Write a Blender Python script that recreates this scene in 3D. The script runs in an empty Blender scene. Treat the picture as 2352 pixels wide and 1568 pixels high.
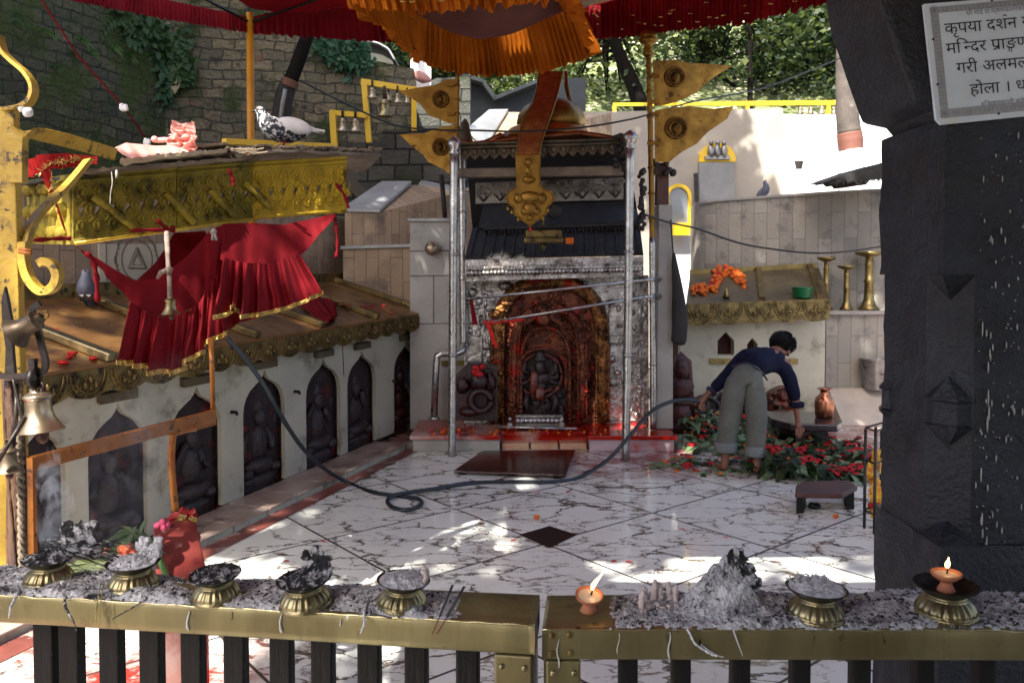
import bpy, math, random
from mathutils import Vector, Matrix, noise, geometry
SC = bpy.context.scene
COL = SC.collection
rnd = random.Random(7)

# ---------------------------------------------------------------- camera, sky, sun, exposure
FPX, EYE, PITCH, YC = 1865.0, 1.68, math.radians(1.85), 682.0   # picture measured as 2352 x 1568
cam = bpy.data.cameras.new("camera")
cam.lens = 36 * FPX / 2352
cam.sensor_width = 36
cam.shift_y = -(784 - YC) / 2352
cam.clip_end = 500
cam.clip_start = 0.05
cam.dof.use_dof = True
cam.dof.focus_distance = 2.9
cam.dof.aperture_fstop = 11.0
camo = bpy.data.objects.new("camera", cam)
COL.objects.link(camo)
camo.location = (0, 0, EYE)
camo.rotation_euler = (math.radians(90) - PITCH, 0, 0)
SC.camera = camo

SUN = Vector((0.41, 0.91, -1.19)).normalized()          # the way the sunlight travels
world = bpy.data.worlds.new("World")
SC.world = world
world.use_nodes = True
wn = world.node_tree
bg = wn.nodes["Background"]
sky = wn.nodes.new("ShaderNodeTexSky")
sky.sky_type = 'NISHITA'
sky.sun_disc = False
sky.dust_density = 3.5
sky.ozone_density = 0.1
sky.air_density = 0.8
sky.sun_elevation = math.asin(-SUN.z)
sky.sun_rotation = math.atan2(-SUN.x, -SUN.y)
wn.links.new(sky.outputs[0], bg.inputs[0])
bg.inputs[1].default_value = 0.15
sl = bpy.data.lights.new("sun", 'SUN')
sl.energy = 5.0
sl.angle = math.radians(0.5)
sl.color = (1.0, 0.95, 0.86)
so = bpy.data.objects.new("sun", sl)
COL.objects.link(so)
so.rotation_euler = SUN.to_track_quat('-Z', 'Y').to_euler()
so.location = (0, 0, 20)
SC.view_settings.view_transform = 'Standard'
SC.view_settings.look = 'None'
SC.view_settings.exposure = 1.58
SC.view_settings.gamma = 1

# ---------------------------------------------------------------- places
def ray(px, py):
    u, v = (px - 1176) / FPX, -(py - YC) / FPX
    c, s = math.cos(PITCH), math.sin(PITCH)
    return Vector((u, c + s * v, -s + c * v))
def D(px, py, Y):                       # the point seen there, Y metres ahead
    r = ray(px, py)
    return Vector((0, 0, EYE)) + r * (Y / r.y)
def FL(px, py, z=0.0):                  # the point seen there, at height z
    r = ray(px, py)
    return Vector((0, 0, EYE)) + r * ((z - EYE) / r.z)
def PV(px, py, A, g):                   # the point seen there, on the upright plane through A along g
    r = ray(px, py)
    n = Vector((g[1], -g[0], 0))
    t = (Vector(A) - Vector((0, 0, EYE))).dot(n) / r.dot(n)
    return Vector((0, 0, EYE)) + r * t
def lerp(a, b, t): return a + (b - a) * t
def S(r, g, b): # sRGB 0-255 -> linear
    return tuple(((c / 255) / 12.92 if c < 10.3 else ((c / 255 + 0.055) / 1.055) ** 2.4) for c in (r, g, b))

# ---------------------------------------------------------------- mesh building
class MB:
    def __init__(self): self.v, self.f, self.s, self.mi, self.cur = [], [], [], [], 0
    def add(self, vs, fs, sm=False):
        o = len(self.v)
        self.v += [tuple(x) for x in vs]
        for f in fs:
            self.f.append(tuple(i + o for i in f)); self.s.append(sm); self.mi.append(self.cur)
        return self
    def hexa(self, p, sm=False):        # 4 bottom then 4 top corners
        return self.add(p, [(0, 3, 2, 1), (4, 5, 6, 7), (0, 1, 5, 4), (1, 2, 6, 5), (2, 3, 7, 6), (3, 0, 4, 7)], sm)
    def box(self, c, s, R=None):
        c = Vector(c); x, y, z = s[0] / 2, s[1] / 2, s[2] / 2
        p = [Vector(q) for q in ((-x, -y, -z), (x, -y, -z), (x, y, -z), (-x, y, -z), (-x, -y, z), (x, -y, z), (x, y, z), (-x, y, z))]
        if R is not None: p = [R @ q for q in p]
        return self.hexa([c + q for q in p])
    def beam(self, a, b, w, h, up=(0, 0, 1)):      # a box from a to b
        a, b = Vector(a), Vector(b); d = (b - a).normalized()
        s = d.cross(Vector(up)).normalized() * (w / 2); t = s.cross(d).normalized() * (h / 2)
        return self.hexa([a - s - t, a + s - t, b + s - t, b - s - t, a - s + t, a + s + t, b + s + t, b - s + t])
    def tube(self, pts, r, n=8, cap=True, sm=True):
        pts = [Vector(p) for p in pts]; k = len(pts)
        rs = r if isinstance(r, (list, tuple)) else [r] * k
        vs, fs, prev = [], [], None
        for i, p in enumerate(pts):
            d = (pts[min(i + 1, k - 1)] - pts[max(i - 1, 0)])
            d = d.normalized() if d.length > 1e-9 else Vector((0, 0, 1))
            if prev is None:
                a = d.cross(Vector((0, 0, 1)) if abs(d.z) < 0.9 else Vector((1, 0, 0))).normalized()
            else:
                a = (prev - d * prev.dot(d)).normalized()
            prev = a; b = d.cross(a)
            vs += [p + (a * math.cos(t) + b * math.sin(t)) * rs[i] for t in [2 * math.pi * j / n for j in range(n)]]
        for i in range(k - 1):
            fs += [(i * n + j, i * n + (j + 1) % n, (i + 1) * n + (j + 1) % n, (i + 1) * n + j) for j in range(n)]
        if cap:
            fs += [tuple(range(n - 1, -1, -1)), tuple((k - 1) * n + j for j in range(n))]
        return self.add(vs, fs, sm)
    def lathe(self, prof, c=(0, 0, 0), n=24, R=None, sm=True, mod=None, cap=True):
        c = Vector(c); vs, fs, k = [], [], len(prof)
        for i, (r, z) in enumerate(prof):
            for j in range(n):
                t = 2 * math.pi * j / n
                rr, zz = (r, z) if mod is None else mod(i, t, r, z)
                q = Vector((rr * math.cos(t), rr * math.sin(t), zz))
                vs.append(c + (R @ q if R is not None else q))
        for i in range(k - 1):
            fs += [(i * n + j, i * n + (j + 1) % n, (i + 1) * n + (j + 1) % n, (i + 1) * n + j) for j in range(n)]
        if cap:
            fs += [tuple(range(n - 1, -1, -1)), tuple((k - 1) * n + j for j in range(n))]
        return self.add(vs, fs, sm)
    def ball(self, c, r, n=10, R=None, sm=True, wob=0, seed=0):
        r = (r, r, r) if not isinstance(r, (tuple, list)) else r
        c = Vector(c); m = max(4, n // 2 + 1); vs = [c + (R @ Vector((0, 0, -r[2])) if R is not None else Vector((0, 0, -r[2])))]; fs = []
        for i in range(1, m):
            ph = -math.pi / 2 + math.pi * i / m
            for j in range(n):
                t = 2 * math.pi * j / n
                q = Vector((r[0] * math.cos(ph) * math.cos(t), r[1] * math.cos(ph) * math.sin(t), r[2] * math.sin(ph)))
                if wob: q *= 1 + wob * noise.noise(q * (2.2 / max(r)) + Vector((seed, seed * 1.7, 0)))
                vs.append(c + (R @ q if R is not None else q))
        q = Vector((0, 0, r[2])); vs.append(c + (R @ q if R is not None else q)); L = len(vs) - 1
        for j in range(n):
            fs.append((0, 1 + (j + 1) % n, 1 + j)); fs.append((L, 1 + (m - 2) * n + j, 1 + (m - 2) * n + (j + 1) % n))
        for i in range(m - 2):
            fs += [(1 + i * n + j, 1 + i * n + (j + 1) % n, 1 + (i + 1) * n + (j + 1) % n, 1 + (i + 1) * n + j) for j in range(n)]
        return self.add(vs, fs, sm)
    def grid(self, fn, nu, nv, sm=True, skip=None):
        vs = [fn(i / nu, j / nv) for j in range(nv + 1) for i in range(nu + 1)]
        fs = [(j * (nu + 1) + i, j * (nu + 1) + i + 1, (j + 1) * (nu + 1) + i + 1, (j + 1) * (nu + 1) + i) for j in range(nv) for i in range(nu)]
        if skip: fs = [f for f in fs if not skip(sum((Vector(vs[k]) for k in f), Vector()) / 4)]
        return self.add(vs, fs, sm)
    def plate(self, loops, to3, d):     # flat outline (first loop) with holes, thickness d along to3's third axis
        tris = geometry.tessellate_polygon([[Vector((u, v, 0)) for u, v in L] for L in loops])
        flat = [p for L in loops for p in L]; n = len(flat)
        vs = [to3(u, v, 0) for u, v in flat] + [to3(u, v, d) for u, v in flat]
        fs = [tuple(t) for t in tris] + [tuple(i + n for i in reversed(t)) for t in tris]
        o = 0
        for L in loops:
            m = len(L)
            fs += [(o + i, o + (i + 1) % m, n + o + (i + 1) % m, n + o + i) for i in range(m)]; o += m
        return self.add(vs, fs)
    def prism(self, pts, off):
        off = Vector(off); n = len(pts); p = [Vector(q) for q in pts]
        return self.add(p + [q + off for q in p], [tuple(range(n - 1, -1, -1)), tuple(range(n, 2 * n))] + [(i, (i + 1) % n, n + (i + 1) % n, n + i) for i in range(n)])
    def xform(self, M_):
        self.v = [tuple(M_ @ Vector(q)) for q in self.v]; return self
    def build(self, name, mat, parent=None, loc=(0, 0, 0), uv=None, bevel=0, thick=0):
        off = Vector(loc)
        if parent is not None:
            off = Vector((0, 0, 0)); q = parent
            while q is not None: off += q.location; q = q.parent
        me = bpy.data.meshes.new(name)
        me.from_pydata([(a - off.x, b - off.y, c - off.z) for a, b, c in self.v], [], self.f)
        me.polygons.foreach_set("use_smooth", self.s)
        mats = mat if isinstance(mat, (list, tuple)) else [mat]
        for m in mats: me.materials.append(m)
        if len(mats) > 1: me.polygons.foreach_set("material_index", self.mi)
        if uv:
            l = me.uv_layers.new(name="UVMap"); V = self.v
            l.data.foreach_set("uv", [c for lp in me.loops for c in uv(V[lp.vertex_index])])
        me.validate(); me.update()
        o = bpy.data.objects.new(name, me)
        COL.objects.link(o)
        if parent is not None: o.parent = parent
        else: o.location = off
        if thick:
            m = o.modifiers.new("thickness", 'SOLIDIFY'); m.thickness = thick; m.offset = 0
        if bevel:
            m = o.modifiers.new("edges", 'BEVEL'); m.width = bevel; m.segments = 2; m.limit_method = 'ANGLE'; m.angle_limit = math.radians(40)
        return o

def thing(name, label, cat, loc, group=None):
    o = bpy.data.objects.new(name, None); COL.objects.link(o)
    o.empty_display_size = 0.1; o.location = loc
    return tag(o, label, cat, group)
def tag(o, label, cat, group=None):
    o['label'] = label; o['category'] = cat; o['kind'] = 'thing'
    if group: o['group'] = group
    return o
def kind(o, k): o['kind'] = k; return o
def dup(root, loc, label=None, group=None, rotz=0.0, sc=None):
    r = root.copy(); COL.objects.link(r); r.location = loc; r.rotation_euler = (0, 0, rotz)
    if sc: r.scale = sc if isinstance(sc, tuple) else (sc, sc, sc)
    if label: r['label'] = label
    if group: r['group'] = group
    for ch in list(root.children):
        c = ch.copy(); COL.objects.link(c); c.parent = r
        for g in list(ch.children):
            d = g.copy(); COL.objects.link(d); d.parent = c
    return r
def poly(pts, t):                       # a point along a polyline, t 0..1 by length
    pts = [Vector(p) for p in pts]
    L = [(pts[i + 1] - pts[i]).length for i in range(len(pts) - 1)]; T = t * sum(L)
    for i, l in enumerate(L):
        if T <= l or i == len(L) - 1: return pts[i].lerp(pts[i + 1], min(1, T / l if l else 0))
        T -= l
def spline(pts, m=8):                   # smooth curve through the points
    pts = [Vector(p) for p in pts]; out = []
    for i in range(len(pts) - 1):
        p0, p1, p2, p3 = pts[max(i - 1, 0)], pts[i], pts[i + 1], pts[min(i + 2, len(pts) - 1)]
        for k in range(m):
            t = k / m
            out.append(0.5 * ((2 * p1) + (p2 - p0) * t + (2 * p0 - 5 * p1 + 4 * p2 - p3) * t * t + (3 * p1 - p0 - 3 * p2 + p3) * t ** 3))
    out.append(pts[-1]); return out
def N3(p, k=1.0, s=0.0): return noise.noise(Vector(p) * k + Vector((s, s * 1.3, s * 0.7)))
def fold(u, v, folds, seed):
    ph = 2 * math.pi * folds * u + 3.2 * noise.noise(Vector((u * folds * 0.35, seed, 0)))
    return (math.sin(ph) + .45 * math.sin(2.31 * ph + 3 * noise.noise(Vector((u * folds * .5, seed + 5, v))))) * (.75 + .9 * noise.noise(Vector((u * folds * .27, seed + 7, 0))))
def cloth(mb, top, bot, nu, nv, folds=0, amp=0.0, dirn=(0, -1, 0), seed=0, jag=0.0, skip=None):
    dn = Vector(dirn)
    def fn(u, v):
        p = poly(top, u).lerp(poly(bot, u), v)
        w = fold(u, v, folds, seed) if folds else 0
        p = p + dn * (amp * (0.25 + 0.75 * v) * w + amp * 0.8 * noise.noise(Vector((u * 5, v * 2, seed + 3))))
        if jag: p.z += jag * v * noise.noise(Vector((u * folds * 1.1, seed + 9, 0)))
        return p
    return mb.grid(fn, nu, nv, True, skip)
def outline(px, Y): return [D(x, y, Y) for x, y in px]

# sunlit spots: the shade trees and the canopy have gaps here
LIT = []
def lit(p, r): LIT.append((Vector(p), r))
def in_shaft(q, grow=0.0):
    for p, r in LIT:
        d = q - p; t = -d.dot(SUN)
        if t > 0.2 and (d + SUN * t).length < r + grow: return True
    return False

# ---------------------------------------------------------------- materials
MATS = {}
def deep(c): return tuple(min(.9, 1.1 * x ** 1.2) for x in c)      # tuned colours, a shade deeper
def mat(name, c1, c2=None, sc=6, r=0.6, met=0.0, bump=0.0, bsc=40, spots=(), spec=0.5, trans=0.0, sheen=0.0, lo=0.35, hi=0.65, rvar=0.0, coat=0.0, stretch=None, det=5):
    if name in MATS: return MATS[name]
    c1, c2, spots = deep(c1), c2 and deep(c2), [(deep(q[0]), *q[1:]) for q in spots]
    m = bpy.data.materials.new(name); MATS[name] = m; m.use_nodes = True
    nt = m.node_tree; N, K = nt.nodes, nt.links; b = N["Principled BSDF"]
    tc = N.new("ShaderNodeTexCoord"); co = tc.outputs["Object"]
    if stretch:
        mp = N.new("ShaderNodeMapping"); mp.inputs["Scale"].default_value = stretch; K.new(co, mp.inputs[0]); co = mp.outputs[0]
    def nz(scale, detail=det, rough=0.6):
        n = N.new("ShaderNodeTexNoise"); n.inputs["Scale"].default_value = scale; n.inputs["Detail"].default_value = detail
        n.inputs["Roughness"].default_value = rough; K.new(co, n.inputs["Vector"]); return n.outputs["Fac"]
    def ramp(fac, a, bb):
        q = N.new("ShaderNodeMapRange"); q.inputs["From Min"].default_value = a; q.inputs["From Max"].default_value = bb; q.clamp = True; K.new(fac, q.inputs[0]); return q.outputs[0]
    def mix(fac, A, B):
        q = N.new("ShaderNodeMix"); q.data_type = 'RGBA'
        if isinstance(fac, float): q.inputs[0].default_value = fac
        else: K.new(fac, q.inputs[0])
        for s, X in ((6, A), (7, B)):
            if isinstance(X, tuple): q.inputs[s].default_value = (*X[:3], 1)
            else: K.new(X, q.inputs[s])
        return q.outputs[2]
    col = (*c1, 1)
    if c2: col = mix(ramp(nz(sc), lo, hi), c1, c2)
    for q in spots:
        c, s, t0, soft = q[:4]
        col = mix(ramp(nz(s, 6, 0.65), t0, t0 + soft), col, c)
    if isinstance(col, tuple): b.inputs["Base Color"].default_value = col
    else: K.new(col, b.inputs["Base Color"])
    b.inputs["Roughness"].default_value = r; b.inputs["Metallic"].default_value = met
    b.inputs["Specular IOR Level"].default_value = spec
    if rvar:
        q = ramp(nz(sc * 1.7), 0.3, 0.7); mr = N.new("ShaderNodeMapRange"); K.new(q, mr.inputs[0])
        mr.inputs["To Min"].default_value = max(0.03, r - rvar); mr.inputs["To Max"].default_value = min(1, r + rvar); K.new(mr.outputs[0], b.inputs["Roughness"])
    if coat: b.inputs["Coat Weight"].default_value = coat; b.inputs["Coat Roughness"].default_value = 0.1
    if sheen: b.inputs["Sheen Weight"].default_value = sheen
    if bump:
        bp = N.new("ShaderNodeBump"); bp.inputs["Strength"].default_value = bump; bp.inputs["Distance"].default_value = 0.02
        K.new(nz(bsc, 4), bp.inputs["Height"]); K.new(bp.outputs[0], b.inputs["Normal"])
    if trans:
        tr = N.new("ShaderNodeBsdfTranslucent"); ms = N.new("ShaderNodeMixShader"); ms.inputs[0].default_value = trans
        if isinstance(col, tuple): tr.inputs[0].default_value = col
        else: K.new(col, tr.inputs[0])
        K.new(b.outputs[0], ms.inputs[1]); K.new(tr.outputs[0], ms.inputs[2]); K.new(ms.outputs[0], N["Material Output"].inputs[0])
    return m
def brick(name, c1, c2, mortar, bw, rh, ms=0.015, bump=0.6, spots=(), r=0.8, bias=0.0, off=0.5, nscale=3, warp=0.0):
    c1, c2, mortar, spots = deep(c1), deep(c2), deep(mortar), [(deep(q[0]), *q[1:]) for q in spots]
    m = bpy.data.materials.new(name); MATS[name] = m; m.use_nodes = True
    nt = m.node_tree; N, K = nt.nodes, nt.links; b = N["Principled BSDF"]
    uv = N.new("ShaderNodeTexCoord"); v = uv.outputs["UV"]
    if warp:
        n0 = N.new("ShaderNodeTexNoise"); n0.inputs["Scale"].default_value = 2.3; n0.inputs["Detail"].default_value = 3; K.new(v, n0.inputs["Vector"])
        va = N.new("ShaderNodeVectorMath"); va.operation = 'MULTIPLY_ADD'; K.new(n0.outputs["Color"], va.inputs[0]); va.inputs[1].default_value = (warp, warp, 0); K.new(v, va.inputs[2]); vb = va.outputs[0]
    else: vb = v
    t = N.new("ShaderNodeTexBrick"); K.new(vb, t.inputs["Vector"])
    t.inputs["Scale"].default_value = 1; t.inputs["Brick Width"].default_value = bw; t.inputs["Row Height"].default_value = rh
    t.inputs["Mortar Size"].default_value = ms; t.inputs["Mortar Smooth"].default_value = 0.3; t.inputs["Bias"].default_value = bias; t.offset = off
    t.inputs["Color1"].default_value = (*c1, 1); t.inputs["Color2"].default_value = (*c2, 1); t.inputs["Mortar"].default_value = (*mortar, 1)
    col = t.outputs["Color"]
    for c, s, t0, soft in spots:
        n = N.new("ShaderNodeTexNoise"); n.inputs["Scale"].default_value = s; n.inputs["Detail"].default_value = 7; n.inputs["Roughness"].default_value = 0.65; K.new(v, n.inputs["Vector"])
        q = N.new("ShaderNodeMapRange"); q.inputs["From Min"].default_value = t0; q.inputs["From Max"].default_value = t0 + soft; K.new(n.outputs["Fac"], q.inputs[0])
        x = N.new("ShaderNodeMix"); x.data_type = 'RGBA'; K.new(q.outputs[0], x.inputs[0]); K.new(col, x.inputs[6]); x.inputs[7].default_value = (*c, 1); col = x.outputs[2]
    K.new(col, b.inputs["Base Color"]); b.inputs["Roughness"].default_value = r
    if bump:
        n = N.new("ShaderNodeTexNoise"); n.inputs["Scale"].default_value = 22; n.inputs["Detail"].default_value = 5; K.new(v, n.inputs["Vector"])
        ad = N.new("ShaderNodeMath"); ad.operation = 'MULTIPLY_ADD'; ad.inputs[1].default_value = -1.5; K.new(t.outputs["Fac"], ad.inputs[0]); K.new(n.outputs["Fac"], ad.inputs[2])
        bp = N.new("ShaderNodeBump"); bp.inputs["Strength"].default_value = bump; bp.inputs["Distance"].default_value = 0.03; K.new(ad.outputs[0], bp.inputs["Height"]); K.new(bp.outputs[0], b.inputs["Normal"])
    return m
def glow(name, c, e):
    m = bpy.data.materials.new(name); MATS[name] = m; m.use_nodes = True
    b = m.node_tree.nodes["Principled BSDF"]; b.inputs["Base Color"].default_value = (*c, 1); b.inputs["Emission Color"].default_value = (*c, 1); b.inputs["Emission Strength"].default_value = e
    return m

YEL = mat("yellow_paint", (0.52, 0.37, 0.06), (0.40, 0.27, 0.04), 9, 0.5, bump=0.25, spots=[((0.09, 0.06, 0.02), 30, 0.58, 0.05), ((0.14, 0.085, 0.025), 7, 0.55, 0.1), ((0.03, 0.022, 0.015), 60, .66, .03)])
YEL2 = mat("fresh_yellow_paint", (0.72, 0.50, 0.02), (0.66, 0.44, 0.02), 4, 0.45)
ORG_IRON = mat("orange_rusty_paint", (0.44, 0.19, 0.025), (0.30, 0.11, 0.02), 9, 0.55, bump=0.2, spots=[((0.05, 0.025, 0.015), 28, 0.58, 0.06), ((0.10, 0.04, 0.02), 7, 0.60, 0.08)])
BRASS = mat("worn_brass", (0.33, 0.26, 0.125), (0.19, 0.145, 0.065), 4, 0.38, 0.9, bump=0.12, bsc=18, spots=[((0.10, 0.07, 0.035), 12, 0.62, 0.08)], rvar=0.12)
BRASS_RAIL = mat("rail_brass", (0.31, 0.27, 0.145), (0.175, 0.15, 0.08), 5, 0.42, 0.6, stretch=(1, 1, .22), bump=0.18, bsc=9, spots=[((0.17, 0.13, 0.06), 3, 0.52, 0.14), ((0.07, 0.055, 0.03), 14, 0.60, 0.08), ((0.5, 0.49, 0.45), 22, 0.70, 0.03), ((0.04, 0.03, 0.02), 40, 0.68, 0.03)], rvar=0.1)
BRASS_DK = mat("sooty_brass", (0.26, 0.19, 0.075), (0.11, 0.08, 0.035), 6, 0.5, 0.7, bump=0.2, bsc=30, spots=[((0.03, 0.022, 0.015), 14, 0.55, 0.1)])
BRASS_BRT = mat("bright_brass", (0.40, 0.35, 0.21), (0.20, 0.17, 0.10), 16, 0.34, .85, spots=[((0.10, 0.08, 0.05), 30, 0.62, 0.06)])
GOLD = mat("gilt_metal", (0.36, 0.22, 0.05), (0.19, 0.105, 0.025), 5, 0.42, 0.8, bump=0.3, bsc=14, spots=[((0.10, 0.05, 0.015), 9, 0.58, 0.1)], rvar=0.1)
GILT_FRAME = mat("gilt_repousse", (0.40, 0.205, 0.075), (0.10, 0.042, 0.018), 10, 0.4, 0.7, bump=0.9, bsc=30, spots=[((0.05, 0.02, 0.012), 12, 0.5, 0.12), ((0.32, 0.02, 0.012), 4, 0.60, 0.08)], rvar=0.12)
SILVER = mat("silver_sheet", (0.60, 0.58, 0.56), (0.27, 0.25, 0.235), 6, 0.27, 0.9, bump=1.0, bsc=15, spots=[((0.10, 0.085, 0.08), 7, 0.55, 0.12), ((0.35, 0.05, 0.035), 2.2, 0.66, 0.1)], rvar=0.1)
SILVER_POLE = mat("hammered_silver", (0.52, 0.51, 0.50), (0.38, 0.37, 0.36), 8, 0.3, 0.92, bump=0.3, bsc=22, spots=[((0.16, 0.14, 0.12), 7, 0.64, 0.10)], rvar=0.08)
SILVER_DK = mat("blackened_silver", (0.05, 0.045, 0.04), (0.022, 0.02, 0.018), 7, 0.6, 0.2, bump=0.6, bsc=30, spots=[((0.02, 0.017, 0.015), 10, 0.55, 0.1)])
IRON = mat("dark_iron", (0.075, 0.06, 0.055), (0.035, 0.03, 0.03), 12, 0.45, 0.5, bump=0.2, spots=[((0.14, 0.06, 0.03), 15, 0.64, 0.08)])
BRONZE_BELL = mat("bell_metal", (0.50, 0.42, 0.32), (0.30, 0.24, 0.17), 8, 0.32, 0.9, spots=[((0.30, 0.12, 0.09), 7, 0.62, 0.05), ((0.08, 0.06, 0.05), 12, 0.62, 0.06)], rvar=0.08)
WOOD_DK = mat("dark_wood", (0.022, 0.020, 0.019), (0.010, 0.0095, 0.0095), 5, 0.6, spec=.22, bump=0.35, bsc=22, spots=[((0.10, 0.085, 0.075), 30, 0.66, 0.05)], stretch=(1, 1, 0.25))
WOOD_RED = mat("stained_wood", (0.16, 0.055, 0.03), (0.07, 0.028, 0.02), 5, 0.5, bump=0.4, bsc=18, spots=[((0.03, 0.015, 0.012), 9, 0.58, 0.1), ((0.24, 0.12, 0.05), 12, 0.66, 0.08)], stretch=(1, 1, 0.3))
WOOD_WET = mat("wet_board", (0.085, 0.03, 0.022), (0.035, 0.016, 0.014), 4, 0.12, spots=[((0.20, 0.02, 0.012), 5, 0.62, 0.08)], bump=0.12, bsc=12, stretch=(0.4, 3, 1), spec=0.6)
WOOD_OLD = mat("weathered_wood", (0.27, 0.22, 0.16), (0.12, 0.095, 0.07), 5, 0.8, bump=0.6, bsc=20, spots=[((0.55, 0.53, 0.5), 16, 0.64, 0.06), ((0.30, 0.22, 0.03), 8, 0.64, 0.06)])
PILLAR = mat("painted_black_stone", (0.038, 0.045, 0.058), (0.021, 0.023, 0.030), 6, 0.45, bump=.55, bsc=75, spots=[((0.04, 0.035, 0.032), 2.5, 0.55, 0.15), ((0.3, 0.3, 0.29), 60, 0.72, 0.015), ((0.22, 0.012, 0.012), 9, 0.78, 0.02)], spec=0.45, rvar=0.12)
MARB_W = mat("dingy_white_marble", (0.50, 0.475, 0.385), (0.38, 0.365, 0.30), 1.6, 0.45, bump=0.1, spots=[((0.20, 0.185, 0.12), 3.3, 0.55, 0.14), ((0.11, 0.085, 0.06), 8, 0.66, 0.06), ((.10, .09, .075), 1.5, .60, .12)], rvar=0.1)
MARB_G = mat("greyish_marble", (0.40, 0.39, 0.36), (0.28, 0.27, 0.255), 2.0, 0.4, bump=0.06, spots=[((0.22, 0.20, 0.17), 4, 0.62, 0.12), ((0.42, 0.14, 0.12), 2.3, 0.66, 0.1)])
MARB_R = mat("red_stained_marble", (0.48, 0.33, 0.30), (0.40, 0.07, 0.04), 2.2, 0.12, spots=[((0.36, 0.018, 0.008), 2.4, 0.40, 0.12), ((0.11, 0.015, 0.01), 6, 0.63, 0.1)], bump=0.05, rvar=0.08)
STONE_K = mat("black_idol_stone", (0.060, 0.040, 0.040), (0.026, 0.019, 0.020), 9, 0.5, bump=0.6, bsc=34, spots=[((0.16, 0.013, 0.012), 6, 0.60, 0.08), ((0.08, 0.02, 0.02), 14, 0.6, 0.08)], rvar=0.12)
STONE_RED = mat("vermilion_smeared_stone", (0.10, 0.014, 0.012), (0.025, 0.012, 0.012), 7, 0.4, bump=0.6, bsc=30, spots=[((0.34, 0.03, 0.012), 7, 0.60, 0.08), ((0.42, 0.10, 0.015), 11, 0.67, 0.06)], rvar=0.1)
RED_CLOTH = mat("red_cloth", (0.24, 0.009, 0.020), (0.17, 0.006, 0.014), 3, 0.85, trans=0.10, spec=.2, bump=0.15, bsc=120)
RED_DK = mat("dark_red_cloth", (0.23, 0.012, 0.016), (0.16, 0.008, 0.012), 5, 0.75, trans=0.25, spec=.1)
ORANGE_CLOTH = mat("orange_cloth", (0.50, 0.175, 0.012), (0.38, 0.115, 0.008), 4, 0.7, trans=0.22, spec=.15)
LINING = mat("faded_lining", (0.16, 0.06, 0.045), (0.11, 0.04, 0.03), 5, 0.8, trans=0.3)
TINSEL = mat("gold_tinsel", (0.80, 0.64, 0.28), (0.42, 0.30, 0.09), 30, 0.22, 1.0, bump=1.6, bsc=60)
ASH = mat("grey_ash", (0.70, 0.70, 0.72), (0.46, 0.46, 0.49), 30, 0.9, bump=.8, bsc=90, spots=[((0.03, 0.03, 0.035), 11, 0.56, 0.09), ((0.62, 0.62, 0.65), 55, 0.6, 0.08)])
ASH_PALE = mat("pale_ash", (0.78, 0.78, 0.81), (0.58, 0.58, 0.61), 60, 0.9, bump=0.8, bsc=130, spots=[((0.12, 0.12, 0.13), 35, 0.63, 0.06)])
CHAR = mat("charred_wick", (0.014, 0.014, 0.016), (0.045, 0.045, 0.05), 40, 0.75, bump=1.0, bsc=100, spots=[((0.55, 0.55, 0.58), 42, 0.49, 0.08)])
CLAY = mat("fired_clay", (0.50, 0.22, 0.12), (0.40, 0.16, 0.085), 30, 0.7, bump=0.15, bsc=70, spots=[((0.30, 0.05, 0.03), 18, 0.66, 0.06)])
WAX = mat("congealed_butter", (0.72, 0.66, 0.54), (0.60, 0.52, 0.40), 30, 0.3)
DOUGH = mat("pinkish_wick_cotton", (0.64, 0.56, 0.55), (0.50, 0.42, 0.42), 50, 0.85, bump=0.5, bsc=80)
HOSE = mat("blue_black_rubber", (0.018, 0.030, 0.042), None, r=0.35)
LEAF_A = mat("leaf_green", (0.060, 0.090, 0.026), (0.034, 0.060, 0.018), 3, 0.5, trans=0.4)
LEAF_B = mat("leaf_light_green", (0.16, 0.19, 0.06), (0.10, 0.135, 0.045), 3, 0.5, trans=0.45)
LEAF_D = mat("leaf_dark_green", (0.022, 0.050, 0.016), (0.014, 0.035, 0.012), 3, 0.5, trans=0.3)
LEAF_P = mat("pale_sage_leaf", (0.26, 0.32, 0.19), (0.13, 0.21, 0.10), 20, 0.55, trans=0.25)
BARK = mat("bark", (0.020, 0.016, 0.014), (0.011, 0.009, 0.008), 9, 0.9, spec=.1, bump=0.8, bsc=26, stretch=(1, 1, 0.4))
MARIGOLD = mat("marigold", (0.66, 0.19, 0.006), (0.58, 0.12, 0.005), 20, 0.7, bump=0.6, bsc=90)
PETAL_R = mat("red_petal", (0.62, 0.018, 0.025), (0.42, 0.008, 0.012), 18, 0.6, trans=0.2)
PINK = mat("pink_petal", (0.68, 0.16, 0.28), (0.55, 0.08, 0.18), 18, 0.6, trans=0.2)
WHITEWASH = mat("whitewash", (0.80, 0.80, 0.80), (0.72, 0.72, 0.72), 2.5, 0.8, bump=0.5, bsc=9, spots=[((0.45, 0.44, 0.42), 5, 0.68, 0.08)])
PLASTER_Y = mat("pale_plaster", (0.66, 0.60, 0.50), (0.56, 0.50, 0.42), 2, 0.8, bump=0.2, spots=[((0.35, 0.28, 0.22), 3, 0.62, 0.12)])
GREYROOF = mat("grey_slate_roof", (0.16, 0.175, 0.185), (0.10, 0.11, 0.115), 1.5, 0.7, bump=0.3, bsc=12, spots=[((0.26, 0.27, 0.27), 4, 0.62, 0.1)])
WIRE = mat("black_cable", (0.014, 0.014, 0.015), None, r=0.5)
COPPER = mat("copper", (0.62, 0.30, 0.18), (0.42, 0.19, 0.11), 9, 0.3, 1.0, rvar=0.06)
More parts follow.
